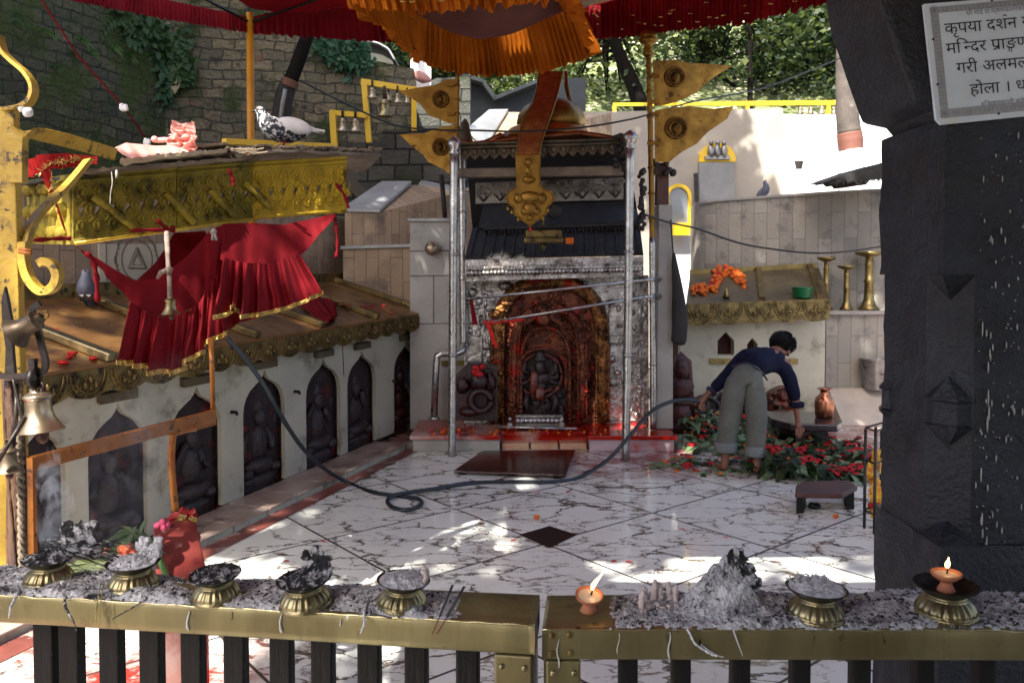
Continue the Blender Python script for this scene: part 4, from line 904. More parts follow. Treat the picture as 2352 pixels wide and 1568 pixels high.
o = [(1184, 357), (1241, 355), (1241, 425), (1252, 436), (1268, 440), (1275, 455), (1268, 468), (1258, 476), (1256, 492), (1243, 502), (1230, 510), (1218, 521), (1206, 511), (1194, 503), (1180, 492), (1178, 476), (1166, 468), (1160, 455), (1166, 440), (1180, 434), (1186, 425)]
mb = MB().prism(px_poly(o, 7.2), (0, .012, 0))
P = px_poly(o, 7.195)
for k in range(64): mb.ball(poly(P[1:], (k + .5) / 64).lerp(D(1217, 440, 7.195), .05), .0095, 6)
for (x, y, a, b_) in ((1213, 372, .03, .03), (1213, 392, .022, .035), (1214, 412, .05, .03), (1217, 452, .085, .045), (1217, 478, .06, .05), (1190, 455, .035, .04), (1245, 455, .035, .04), (1205, 485, .03, .03), (1232, 485, .03, .03), (1217, 500, .025, .025)):
    mb.ball(D(x, y, 7.192), (a, .018, b_), 10, wob=.2); mb.tube([D(x, y, 7.188) + Vector((a * 1.15 * math.cos(t), 0, b_ * 1.15 * math.sin(t))) for t in [2 * math.pi * k / 14 for k in range(15)]], .006, 5)
mb.build("pendant_plate", GOLD, bn)
for x, y in ((1166, 478), (1175, 486), (1190, 503), (1258, 482), (1247, 500), (1218, 526)):
    MB().tube([D(x, y - 6, 7.19), D(x, y, 7.19)], .004, 5).lathe([(.006, .02), (.012, .005), (.014, -.012), (.004, -.02)], D(x, y + 1, 7.19), 8).build("drop", PETAL_R if y == 526 else GOLD, bn)
mb = MB().tube([D(1299, 165, 8.1), D(1301, 200, 8.05), D(1307, 225, 8.0), D(1316, 245, 7.95)], [.02, .024, .02, .012], 7); mb.build("curled_tongue", GOLD, bn)
hl = thing("hanging_lamp", "square tarnished brass lamp hanging below the gilt banner", "lamp", D(1246, 568, 7.5))
p = D(1248, 545, 7.5)
mb = MB(); mb.box(p + Vector((0, 0, .03)), (.33, .2, .07)); mb.box(p + Vector((0, 0, -.03)), (.36, .22, .05)); mb.build("body", BRASS_DK, hl, bevel=.012)
MB().tube([p + Vector((0, 0, .06)), p + Vector((0, 0, .30))], .008, 6).build("chain", BRASS_DK, hl)
MB().lathe([(.02, -.05), (.03, -.09), (.012, -.12), (.002, -.13)], p, 10).build("finial", BRASS_DK, hl)
MB().box(D(1308, 553, 7.6), (.08, .04, .06)).build("side_panel", MARIGOLD, hl, bevel=.01)

def flagpole(label, pts, r, finial, flags, Y, sgn):
    base = D(*pts[-1]); o = thing("flag_pole", label, "flag pole", base)
    P = [D(*p) for p in pts]; mb = MB().tube([poly(P, k / 20) for k in range(21)], r, 10)
    for k in range(1, 8): mb.tube([poly(P, k / 8) - Vector((0, 0, .01)), poly(P, k / 8) + Vector((0, 0, .01))], r * 1.35, 10)
    mb.build("pole", GOLD, o)
    if finial:
        p = P[0]; MB().lathe([(.03, -.16), (.06, -.13), (.04, -.10), (.05, -.08), (.03, -.05), (.075, -.03), (.10, .0), (.07, .0), (.085, .02), (.08, .06), (.04, .09), (.002, .10)], p, 18).build("finial", GOLD, o)
    for out, med in flags:
        mb = MB(); base_x = out[0][0]
        n = len(out); cen = Vector((sum(x for x, y in out) / n, sum(y for x, y in out) / n, 0))
        def to3(u, v, d): return D(u, v, Y - .02 + .0004 * abs(u - base_x) + d)
        fine = []
        for i in range(n):
            a, b_ = Vector((*out[i], 0)), Vector((*out[(i + 1) % n], 0)); m_ = max(1, int((b_ - a).length / 9))
            fine += [tuple(a.lerp(b_, k / m_)[:2]) for k in range(m_)]
        mb.plate([fine], to3, .012)
        f = mb.build("flag", GOLD, o)
        mb = MB(); mp = lambda dx, dy, dd: to3(med[0] + dx, med[1] + dy, dd)
        R = med[2]
        for rr, th in ((1, .014), (.72, .008)): mb.tube([mp(R * rr * math.cos(t), R * rr * math.sin(t), -.008) for t in [2 * math.pi * k / 20 for k in range(21)]], th, 6)
        mb.ball(mp(0, 0, -.01), (R * .45 * Y / FPX, .035, R * .55 * Y / FPX), 10, wob=.4)
        for k in range(12): t = 2 * math.pi * k / 12; mb.ball(mp(R * .86 * math.cos(t), R * .86 * math.sin(t), -.01), .012, 6)
        mb.build("medallion", mat("dark_gilt", (0.22, 0.12, 0.03), (0.09, 0.05, 0.016), 9, .4, .85, bump=.4), f)
    mb = MB()
    for fy in ((175, 235, 262, 330) if sgn > 0 else (195, 262, 300, 372)):
        x = 1493 if sgn > 0 else 1050; mb.beam(D(x - 6, fy, Y - .03), D(x + sgn * 22, fy, Y - .03), .03, .03)
    mb.build("clasp", GOLD, o)
    return o
flagpole("gilt flag pole with a ball finial and two metal pennants pointing right", ((1489, 92, 7.75), (1494, 300, 7.75), (1498, 560, 7.75)), .026, True,
         [([(1500, 140), (1552, 138), (1584, 145), (1646, 148), (1681, 152), (1646, 174), (1619, 194), (1601, 213), (1566, 230), (1531, 241), (1502, 246)], (1550, 177, 21)),
          ([(1503, 254), (1531, 248), (1584, 244), (1636, 250), (1685, 244), (1671, 272), (1646, 290), (1625, 304), (1601, 330), (1566, 349), (1538, 372), (1504, 373)], (1553, 294, 23))], 7.75, 1)
flagpole("gilt flag pole with two shadowed metal pennants pointing left toward the bell frames", ((1051, 165, 7.75), (1050, 280, 7.75), (1046, 420, 7.75)), .022, False,
         [([(1049, 181), (1025, 183), (1001, 195), (957, 202), (913, 210), (943, 224), (964, 239), (984, 265), (1012, 275), (1030, 284), (1049, 284)], (1012, 228, 17)),
          ([(1048, 287), (1005, 294), (977, 306), (918, 309), (947, 337), (971, 355), (984, 372), (1018, 389), (1032, 400), (1044, 398)], (1012, 338, 17))], 7.75, -1)
mb = MB(); mb.lathe([(.10, 0), (.09, .05), (.06, .14), (.04, .22), (.012, .26)], D(1068, 345, 8.2), 12, Matrix.Diagonal((1, .5, 1.2))); tag(mb.build("leaf_finial", BRIM, None, D(1068, 345, 8.2)), "dark leaf shaped finial beside the left flag pole", "finial")
# marble column at the right of the shrine with a dark timber above it
mc = thing("marble_column", "grey marble clad column at the right edge of the shrine dais", "column", D(1526, 990, 7.9))
q = px_poly(((1507, 985), (1546, 985), (1545, 470), (1513, 470)), 7.8)
MB().prism(q, (0, .3, 0)).build("shaft", MARB_G, mc, bevel=.006)
MB().prism(px_poly(((1509, 470), (1536, 470), (1536, 374), (1511, 374)), 7.85), (0, .14, 0)).build("timber", WOOD_RED, mc)
mb = MB()
for k in range(7): mb.ball(D(1520 + r_.uniform(-22, 26), 385 + r_.uniform(-14, 14), 7.8), r_.uniform(.02, .05), 7, wob=.5, seed=k)
for k in range(14): mb.ball(D(1472 + r_.uniform(-6, 8), 395 + k * 10, 7.65), r_.uniform(.02, .04), 7, wob=.6, seed=k)
mb.build("carved_bracket", SILVER_DK, mc)
# marble flank wall left of the shrine with a bronze knob
fl = thing("marble_flank", "grey marble flank wall left of the shrine posts with a bronze knob", "wall", D(990, 960, 8.35))
q = px_poly(((942, 985), (1066, 985), (1066, 505), (942, 505)), 8.3)
MB().prism(q, (0, .25, 0)).build("wall_panel", MARB_G, fl)
mb = MB()
for y in (632, 742, 575): mb.tube([D(942, y + 2, 8.298), D(1066, y, 8.298)], .004, 4)
mb.tube([D(996, 632, 8.298), D(996, 742, 8.298)], .004, 4); mb.build("joint", mat("joint_dark", (0.10, 0.095, 0.09), None, r=.9), fl)
MB().prism(px_poly(((936, 508), (1068, 508), (1068, 500), (936, 502)), 8.25), (0, .32, 0)).build("coping", COPE, fl)
mb = MB(); mb.ball(D(992, 571, 8.2), .075, 16); mb.tube([D(992, 571, 8.2), D(992, 571, 8.31)], .045, 12); mb.build("knob", BRONZE_BELL, fl)
MB().prism(px_poly(((1013, 840), (1068, 840), (1068, 828), (1013, 828)), 8.27), (0, .03, 0)).build("brass_strip", BRASS_DK, fl)
mb = MB().tube([D(1014, 402, 8.2), D(1022, 500, 8.2)], .024, 8); tag(mb.build("iron_stake", IRON, None, D(1022, 500, 8.2)), "black iron stake rising from the flank wall left of the shrine", "stake")
# low clad wall between the gallery roof and the flank
lc = thing("clad_stub_wall", "low beige and grey clad stub wall between gallery roof and marble flank", "wall", D(865, 640, 8.6)); lc.location.z = 0
q = [D(788, 700, 8.7), D(944, 700, 8.7), D(944, 565, 8.7), D(788, 570, 8.7)]; q[0].z = q[1].z = 0
MB().prism(q, (0, .25, 0)).build("panel", CLAD, lc, uv=lambda v: (v[2], v[0]))
MB().prism(px_poly(((782, 572), (946, 567), (946, 560), (782, 565)), 8.66), (0, .32, 0)).build("coping", COPE, lc)

# ---------------------------------------------------------------- cloth canopies
rc = thing("red_canopy", "big dark red cloth canopy with pleated valances stretched over the whole courtyard", "canopy", D(575, 330, 7.45))
zc = 3.78
cFL, cFR = D(575, 45, 7.45), D(1472, 22, 8.6)
cNL, cNR = D(150, -40, 5.6), D(1905, -60, 5.0)
LN, RN = cNL.lerp(cFL, -1.55), cNR.lerp(cFR, -.75)
LN = Vector((-2.6, 1.80, 3.55)); RN = Vector((3.6, 2.12, 3.55))
def ctop(u, v):
    a = LN.lerp(cFL, v); b_ = RN.lerp(cFR, v); p = a.lerp(b_, u)
    p.z += .28 * math.sin(math.pi * u) * math.sin(math.pi * v) - .05 * abs(math.sin(5 * math.pi * u)) + .1
    return p
mb = MB().grid(ctop, 110, 110, True, lambda c: in_shaft(c, .02)); mb.build("roof_cloth", RED_DK, rc)
mb = MB()
cloth(mb, [D(150, -42, 6.3), D(345, -8, 6.9), D(575, 40, 7.45)], [D(150, -2, 6.3), D(345, 38, 6.9), D(575, 77, 7.45)], 220, 6, 46, .03, seed=1, jag=.03)
mb.build("left_valance", RED_CLOTH, rc)
mb = MB(); cloth(mb, [D(575, 40, 7.45), D(800, -10, 7.7), D(1100, -30, 8.2), D(1472, 5, 8.6)], [D(575, 77, 7.45), D(800, 92, 7.7), D(1100, 110, 8.2), D(1472, 84, 8.6)], 300, 8, 64, .04, seed=2, jag=.03)
mb.build("far_valance", RED_CLOTH, rc)
mb = MB(); cloth(mb, [D(1380, -10, 8.4), D(1480, -20, 8.0), D(1700, -60, 6.6), D(1905, -110, 5.6)], [D(1380, 88, 8.4), D(1480, 80, 8.0), D(1700, 55, 6.6), D(1905, 6, 5.6)], 260, 8, 50, .05, seed=3, jag=.04)
mb.build("right_valance", RED_DK, rc)
mb = MB()
for k in range(26):
    t = r_.random(); p = poly([D(1380, 60, 8.3), D(1700, 25, 6.5), D(1890, -25, 5.6)], t); mb.box(p + Vector((0, -.08, r_.uniform(-.1, .08))), (.035, .004, .008))
mb.build("tinsel", TINSEL, rc)
# its poles
yp = thing("yellow_pole", "thin yellow pole holding up the far left corner of the red canopy", "pole", D(577, 690, 7.45))
MB().tube([D(574, 30, 7.45), D(576, 320, 7.45), D(579, 690, 7.45)], .034, 12).build("shaft", mat("deep_yellow_paint", (0.56, 0.28, 0.012), (0.48, 0.22, 0.01), 3, .5), yp)
mb = MB(); p = D(575, 52, 7.45)
mb.tube([p, p + Vector((-1.6, -2.6, .45))], .012, 6); mb.tube([p, p + Vector((2.2, -.6, .5))], .012, 6); mb.tube([p + Vector((-.02, 0, 0)), p + Vector((-.02, 0, .3))], .02, 8)
mb.build("stay_wire", WIRE, yp)
mb = MB().tube([D(1335, 10, 6.2), D(1420, -14, 6.0), D(1900, -190, 5.0)], .03, 10); tag(mb.build("canopy_spar", mat("pale_spar", (0.42, 0.32, 0.25), None, r=.6), None, D(1335, 10, 6.2)), "pale round spar under the red canopy right of the orange frill", "spar")
# orange frilled canopy
oc = thing("orange_canopy", "small orange frilled canopy with gold braid hanging over the shrine", "canopy", D(1150, 60, 5.0))
fl_, fr2 = (971, 150), (1368, 128)
NLx, NRx = D(812, 20, 4.16), D(1325, -8, 4.3)
bot = [D(971, 148, 5.5), D(1025, 164, 5.52), D(1107, 176, 5.5), D(1186, 173, 5.5), D(1251, 166, 5.5), D(1312, 147, 5.48), D(1369, 126, 5.45)]
top = [D(975, 25, 5.3), D(1025, 40, 5.36), D(1080, 62, 5.4), D(1135, 72, 5.42), D(1200, 62, 5.4), D(1270, 38, 5.36), D(1330, 10, 5.3)]
mb = MB(); cloth(mb, top, bot, 260, 12, 34, .028, seed=4, jag=.03); mb.build("far_frill", ORANGE_CLOTH, oc)
mb = MB()
cloth(mb, [D(790, -40, 4.1), D(860, -8, 4.5), D(940, 22, 5.0), D(978, 25, 5.3)], [D(812, 22, 4.16), D(880, 60, 4.55), D(930, 112, 5.0), D(972, 148, 5.5)], 160, 10, 18, .05, (-.6, -.4, 0), seed=5, jag=.05); mb.build("left_frill", ORANGE_CLOTH, oc)
mb = MB()
cloth(mb, [D(1270, -55, 4.2), D(1288, -20, 4.6), D(1300, 0, 5.0), D(1330, 10, 5.3)], [D(1318, 10, 4.25), D(1335, 55, 4.6), D(1352, 95, 5.0), D(1370, 127, 5.45)], 160, 10, 15, .06, (.6, -.4, 0), seed=6, jag=.05); mb.build("right_frill", ORANGE_CLOTH, oc)
mb = MB()
cloth(mb, [D(785, -70, 4.1), D(1020, -90, 4.05), D(1275, -90, 4.15)], [D(812, 16, 4.12), D(940, 32, 4.1), D(1060, 24, 4.08), D(1180, 14, 4.1), D(1282, 4, 4.15)], 260, 10, 20, .035, seed=7, jag=.04); mb.build("near_frill", ORANGE_CLOTH, oc)
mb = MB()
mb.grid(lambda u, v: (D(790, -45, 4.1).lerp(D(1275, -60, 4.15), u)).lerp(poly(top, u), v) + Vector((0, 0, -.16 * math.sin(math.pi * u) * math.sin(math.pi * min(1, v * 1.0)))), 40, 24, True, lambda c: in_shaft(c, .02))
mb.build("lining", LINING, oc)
mb = MB()
for row, dz in ((0, .075), (1, .045)):
    for k in range(22):
        if k % 5 in (3,): continue
        t = (k + .5) / 22; p = poly([D(812, 16, 4.12), D(940, 32, 4.1), D(1060, 24, 4.08), D(1180, 14, 4.1), D(1282, 4, 4.15)], t)
        mb.box(p + Vector((0, -.045, dz + .006 * math.sin(k * 2))), (.03, .004, .008))
for k in range(18): mb.box(poly([D(1330, -10, 4.3), D(1352, 60, 4.8)], r_.random()) + Vector((.05, -.08, r_.uniform(-.06, .1))), (.012, .004, .006))
mb.build("gold_braid", TINSEL, oc)
# ---------------------------------------------------------------- stone pillar (right)
YP = 1.90
pl = thing("stone_pillar", "massive soot black stone pillar with carved corner knobs and a bracket capital", "pillar", (1.2, 2.1, 0))
xF = D(2167, 600, YP).x; xR = xF + .62; cL = .33
def prism_z(mb, poly_xy, z0, z1): 
    return mb.prism([Vector((x, y, z0)) for x, y in poly_xy], (0, 0, z1 - z0))
z1, z2 = D(2167, 632, YP).z, 1.035
zt_ = D(2100, 290, YP).z
mb = MB()
def rough(poly, z0, z1, nz=26, sub=12, amp=.006):
    # rows of a polygonal shaft, slightly uneven
    pts = []
    m = len(poly)
    for i in range(m):
        a, b_ = Vector((*poly[i], 0)), Vector((*poly[(i + 1) % m], 0)); k = max(2, int((b_ - a).length / .03))
        pts += [a.lerp(b_, j / k) for j in range(k)]
    n = len(pts); c = sum(pts, Vector()) / n; vs = []
    for j in range(nz + 1):
        z = lerp(z0, z1, j / nz)
        for p in pts:
            d = (p - c).normalized(); q = p + d * amp * N3((p.x, p.y, z), 9) + d * amp * .7 * N3((p.x, p.y, z), 28)
            vs.append((q.x, q.y, z))
    return vs, [(j * n + i, j * n + (i + 1) % n, (j + 1) * n + (i + 1) % n, (j + 1) * n + i) for j in range(nz) for i in range(n)] + [tuple(range(n - 1, -1, -1)), tuple(nz * n + i for i in range(n))]
sq = [(xF, YP), (xR, YP), (xR, YP + cL), (xF, YP + cL)]
ch = .075
oc_ = [(xF + ch, YP), (xR - ch, YP), (xR, YP + ch), (xR, YP + cL - ch), (xR - ch, YP + cL), (xF + ch, YP + cL), (xF, YP + cL - .035), (xF, YP + ch)]
mb.add(*rough(sq, z1 - .0, zt_ + .02, 16), False); mb.add(*rough(oc_, z2 - .02, z1 + .0005, 24), False)
lw_ = .003; sq2 = [(xF - lw_, YP - .012), (xR + lw_, YP - .012), (xR + lw_, YP + cL), (xF - lw_, YP + cL)]
mb.add(*rough(sq2, 0, z2, 24), False)
mb.build("shaft", PILLAR, pl)
# bracket capital sweeping out to the left (profile cut in the plane of the front)
prof = [(2060, 330), (2032, 297), (1978, 285), (1966, 252), (1946, 196), (1922, 124), (1909, 92), (1898, 30), (1890, -60), (1880, -260), (2400, -260), (2400, 330)]
P = [D(x, y, YP + cL * .88) for x, y in prof]
P = [Vector((p.x, YP - .004, p.z)) for p in P]
mb = MB().prism(P, (0, cL * .9, 0)); mb.build("capital", PILLAR, pl, bevel=.012)
mb = MB()
def knob(mb, x, y, zt, zb, w, d):                       # pendant or lantern shaped boss on a chamfered corner
    n = Vector((-.7, -.7, 0)); s = Vector((.7, -.7, 0)) * w
    c0 = Vector((x, y, 0)); zm0, zm1 = lerp(zt, zb, .36), lerp(zt, zb, .66)
    ring = lambda k, z, dd: [c0 + s * k + Vector((0, 0, z)) + n * 0.0, c0 + s * k * .55 + n * dd + Vector((0, 0, z)), c0 - s * k * .55 + n * dd + Vector((0, 0, z)), c0 - s * k + Vector((0, 0, z))]
    rows = [[c0 + n * d * .25 + Vector((0, 0, zt))] * 4, ring(1, lerp(zt, zb, .33), d), ring(.86, zm0, d * .8), ring(.86, zm1, d * .8), ring(1, lerp(zt, zb, .69), d), [c0 + n * d * .2 + Vector((0, 0, zb))] * 4]
    vs = [p for r in rows for p in r]; mb.add(vs, [(i * 4 + j, i * 4 + j + 1, i * 4 + 5 + j, i * 4 + 4 + j) for i in range(5) for j in range(3)])
kx, ky = xF + ch * .5, YP + ch * .5
zk0, zk1 = D(2190, 868, YP).z, D(2190, 1035, YP).z
knob(mb, kx, ky, zk0, zk1, .056, .030); mb.build('carved_boss', PILLAR, pl); mb = MB()
knob(mb, xF + ch * .5, YP + cL - ch * .5, zk0 - .01, zk1, .05, .06)
# pendant under the square part, rising point above the square base
zb_ = D(2190, 692, YP).z; mb.build('carved_boss', PILLAR, pl); mb = MB()
mb.add([Vector((xF - .002, YP + ch, z1)), Vector((xF - .004, YP - .004, z1)), Vector((xF + ch, YP - .002, z1)), Vector((kx, ky, zb_)), Vector((kx + .02, ky + .02, z1))], [(0, 1, 3), (1, 2, 3)])
mb.build('carved_boss', PILLAR, pl); mb = MB()
mb.add([Vector((xF - .009, YP + ch + .02, z2)), Vector((xF - .010, YP - .014, z2)), Vector((xF + ch + .02, YP - .014, z2)), Vector((kx + .006, ky + .006, z2 + .05))], [(0, 1, 3), (1, 2, 3)])
mb.build("carved_boss", PILLAR, pl)
mb = MB()                                              # splashes and runs of white on the front
for k in range(190):
    x = xF + .08 + abs(r_.gauss(0, .13)); z = r_.uniform(1.0, 2.0); L = r_.choice([.002, .003, .003, .004, .006, .012, .022]); w = r_.uniform(.0008, .0018)
    mb.ball((x, YP - .003, z), (w * .8, .003, L * .4), 5, sm=False)
for k in range(16): mb.ball((xF + .105 + r_.gauss(0, .005), YP - .003, r_.uniform(.98, 1.55)), (r_.uniform(.001, .002), .003, r_.uniform(.003, .022)), 5, sm=False)
mb.build("white_runs", STAINS, pl)["kind"] = "stuff"

# ---------------------------------------------------------------- signboard on the pillar
YS = YP - .016
sg = thing("sign_board", "white enamel notice board with dark Devanagari lettering and a grey border", "sign", D(2250, 150, YS))
o_ = D(2122, 10, YS); ex = (D(2352, -11, YS) - o_).normalized(); ex = Vector((ex.x, 0, ex.z)).normalized(); ez = Vector((-ex.z, 0, ex.x))
dn_ = (D(2150, 287, YS) - o_); H_ = abs(dn_.dot(ez)); sk = dn_.dot(ex)
def SG(u, v, d=0.0): return o_ + ex * (u + sk * 0) - ez * v + Vector((0, -d, 0)) + ex * (dn_.dot(ex)) * (v / H_)
W_ = .42
mb = MB().plate([[(0, 0), (.14, .002), (W_, 0), (W_, H_), (.2, H_ - .001), (.012, H_), (.002, H_ - .012), (.001, H_ * .55)]], lambda u, v, d: SG(u, v, -d), .008)
mb.build("panel", mat("stained_enamel", (0.72, 0.78, 0.84), (0.62, 0.68, 0.74), 7, 0.35, spots=[((0.40, 0.33, 0.22), 9, .68, .06), ((0.72, 0.70, 0.52), 3, .62, .1)]), sg, bevel=.002)
px2 = lambda s: s * YS / FPX                           # metres for one measured pixel
mb = MB()
def strip(u0, v0, u1, v1, w): 
    a, b_ = SG(u0, v0, .0012), SG(u1, v1, .0012); d = (b_ - a).normalized(); n = Vector((-d.z, 0, d.x)) * w / 2
    mb.add([a - n, b_ - n, b_ + n, a + n], [(0, 1, 2, 3)])
bo, bi = .013, .030
for k, w in ((bo, .0012), (bi, .0012)):
    strip(k, k * .75, W_, k * .75, w); strip(k, H_ - k * 1.1, W_, H_ - k * 1.1, w); strip(k, k * .75, k, H_ - k * 1.1, w)
mid = (bo + bi) / 2
for k in range(46):
    v = lerp(.03, H_ - .045, k / 45); strip(mid - .005, v, mid + .005, v + .004 * (-1) ** k, .0016)
for vv in (mid * .75, H_ - mid * 1.1):
    for k in range(74): u = lerp(.04, W_ - .01, k / 73); strip(u, vv - .0045, u + .004 * (-1) ** k, vv + .0045, .0016)
for (u, v) in ((mid, H_ - mid * 1.1), (mid, mid * .75)):
    for k in range(6): t = math.pi * k / 6; strip(u - .012 * math.cos(t), v - .012 * math.sin(t), u + .012 * math.cos(t), v + .012 * math.sin(t), .0012)
# grey wash of the border band
mb2 = MB()
def band2(u0, v0, u1, v1): mb2.add([SG(u0, v0, .0006), SG(u1, v0, .0006), SG(u1, v1, .0006), SG(u0, v1, .0006)], [(3, 2, 1, 0)])
band2(bo, bo * .75, W_, bi * .75); band2(bo, H_ - bi * 1.1, W_, H_ - bo * 1.1); band2(bo, bi * .75 + .0004, bi, H_ - bi * 1.1 - .0004)
mb2.build("border_band", mat("border_wash", (0.44, 0.46, 0.48), (0.36, 0.37, 0.39), 60, .5), sg)
mb.build("border_line", INK_GREY, sg)
def glyphs(txt, size):                                  # outline mesh of one string, plus its advance
    cu = bpy.data.curves.new("lettering", 'FONT'); cu.body = txt; cu.size = size; cu.resolution_u = 3
    ob = bpy.data.objects.new("lettering", cu); COL.objects.link(ob)
    dg_ = bpy.context.evaluated_depsgraph_get(); me = bpy.data.meshes.new_from_object(ob.evaluated_get(dg_))
    V = [tuple(v.co) for v in me.vertices]; F = [tuple(p.vertices) for p in me.polygons]
    bpy.data.objects.remove(ob); bpy.data.curves.remove(cu); bpy.data.meshes.remove(me)
    return V, F
def adv(txt, size):
    a = glyphs(txt + "।", size)[0]; b_ = glyphs("।", size)[0]
    return max(v[0] for v in a) - max(v[0] for v in b_)
def compose(units, size):
    # units: strings in visual order; ('half', c) drops the upright of a letter; ('reph',) hooks over the last; ('sub', c) small below; ('ra',) slanting stroke
    V, F, x, last = [], [], 0.0, 0.0
    def put(v, f): o = len(V); V.extend(v); F.extend(tuple(i + o for i in q) for q in f)
    for u in units:
        if isinstance(u, str):
            v, f = glyphs(u, size); put([(a + x, b_, 0) for a, b_, c in v], f); last = x; x += adv(u, size)
        elif u[0] == 'half':
            v, f = glyphs(u[1], size); mx = max(a for a, _, _ in v); cut = mx - size * .20
            keep = [q for q in f if sum(v[i][0] for i in q) / len(q) < cut or sum(v[i][1] for i in q) / len(q) > size * .56]
            put([(min(a, mx - size * .13) + x, b_, 0) for a, b_, c in v], keep); x += adv(u[1], size) - size * .17
        elif u[0] == 'reph':
            c = x - size * .12; pts = [(c + size * (.02 + .12 * math.cos(t)), size * (.72 + .11 * math.sin(t))) for t in [math.pi * (1.0 - 1.05 * k / 8) for k in range(9)]] ; w = size * .035
            v = []; 
            for (a, b_) in pts: v += [(a, b_ - w, 0), (a, b_ + w, 0)]
            put(v, [(2 * k, 2 * k + 2, 2 * k + 3, 2 * k + 1) for k in range(8)])
        elif u[0] == 'sub':
            v, f = glyphs(u[1], size * .48); put([(a + last + size * .12, b_ - size * .27, 0) for a, b_, c in v], f)
        elif u[0] == 'ra':
            xr = x - size * .14; put([(xr, size * .10, 0), (xr, size * .19, 0), (xr - size * .30, -size * .03, 0), (xr - size * .33, size * .03, 0)], [(0, 1, 3, 2)])
    return V, F, x
def letter(units, u, v, size, mb, stretch=1.0):
    V, F, w = compose(units, size)
    mb.add([SG(u + a * stretch, v - b_, .0016) for a, b_, c in V], F)
    return w
k_ = px2(1)
mb = MB()
for row in ([( ["कृपया", " ", "द", "श", ('reph',), "न", " ", "ग", "र", "्", "न"], 40, 72, 37)], [(["म", "ि", ('half', "न"), "द", "र", " ", "प", ('ra',), "ा", "ङ", ('sub', "ग"), "ण", " ", "ि", "भ"], 39, 117, 37)],
            [(["गरी", " ", "अलमल"], 58, 163, 37)], [(["होला", " ", "।", " ", "ध", ('half', "न"), "य"], 84, 214, 37)]):
    for un, u, v, s in row: letter(un, u * k_, v * k_, s * k_, mb, 1.06)
mb.build("lettering", PAINT_K, sg)
mb = MB(); letter(["श", ('ra',), "ी", " ", "माई", " ", "द", "ि", "क्ष", "णकालीक", "ो", " ", "द", ('ra',), "ो", "सी"], 92 * k_, 34 * k_, 15 * k_, mb, 1.0); letter(["द", "ि", "क्षणकाली", " ", "क्ष", "ेत", ('ra',), " ", "प", ('ra',), "व", ('half', "न"), "ध"], 106 * k_, 242 * k_, 15 * k_, mb, 1.0)
mb.build("small_lettering", mat("faded_lettering", (0.22, 0.22, 0.24), None, r=.6), sg)
for u, v in ((.012, .082), (.012, .185), (.145, H_ - .012), (.155, .006), (.33, H_ - .012)): MB().lathe([(.0001, .0), (.0028, .0), (.0024, .002), (.0001, .0028)], SG(u, v, .001), 10, Matrix.Rotation(math.pi / 2, 3, 'X')).build("screw", IRON, sg)

# ---------------------------------------------------------------- brass railings in front
ZR = 1.0
def RL(px, py): return FL(px, py, ZR)
EDGE = mat('brass_glint', (0.86, 0.80, 0.55), (0.62, 0.54, 0.32), 18, .22, .9)
def railing(name_label, f0, f1, b0, b1, h, dents, seed):
    """f: front top edge ends, b: back top edge ends"""
    o = thing("brass_railing", name_label, "railing", Vector(((f0.x + f1.x) / 2, (f0.y + f1.y) / 2, 0)))
    nu = 90
    def sec(u):
        f, b_ = f0.lerp(f1, u), b0.lerp(b1, u); d = Vector((0, 0, 1)); w = .0036 * N3((u * 14, seed, 0)) + .0022 * N3((u * 40, seed, 2)); n = (f - b_).normalized()
        e = .006
        return [b_ - d * h, b_ + n * .002 - d * e, b_ + n * e, b_.lerp(f, .3) + d * w, b_.lerp(f, .7) - d * w * .5, f - n * e * 1.4 + d * w, f - n * e * .4 - d * (e * .45) + d * w, f - d * e * 1.5 + n * w * .4,
                f - d * (h * .35) + n * (w * 1.1 + .001), f - d * (h * .7) - n * (w * .6), f - d * (h - .004), f - d * h - n * .006]
    vs, fs = [], []
    for i in range(nu + 1): vs += sec(i / nu)
    m = 12
    for i in range(nu): fs += [(i * m + j, i * m + j + 1, (i + 1) * m + j + 1, (i + 1) * m + j) for j in range(m - 1)] + [(i * m + m - 1, i * m, (i + 1) * m, (i + 1) * m + m - 1)]
    fs += [tuple(range(m)), tuple(nu * m + j for j in reversed(range(m)))]
    MB().add(vs, fs, True).build("top_rail", BRASS_RAIL, o)
    MB().tube([Vector(vs[i * m + 6]) for i in range(nu + 1)], .0016, 6).build("glint_edge", EDGE, o)  # pale tube stands in for the glint along the rail's top edge
    return o
lf0, lf1, lb0, lb1 = RL(-120, 1357), RL(1229, 1434), RL(-120, 1301), RL(1240, 1363)
rf0, rf1, rb0, rb1 = RL(1245, 1443), RL(2470, 1445), RL(1257, 1364), RL(2470, 1356)
hR = .062
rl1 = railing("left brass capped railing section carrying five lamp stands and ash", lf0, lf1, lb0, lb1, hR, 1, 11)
rl2 = railing("right brass capped railing section with two clay lamps and an ash mound", rf0, rf1, rb0, rb1, hR, 1, 23)
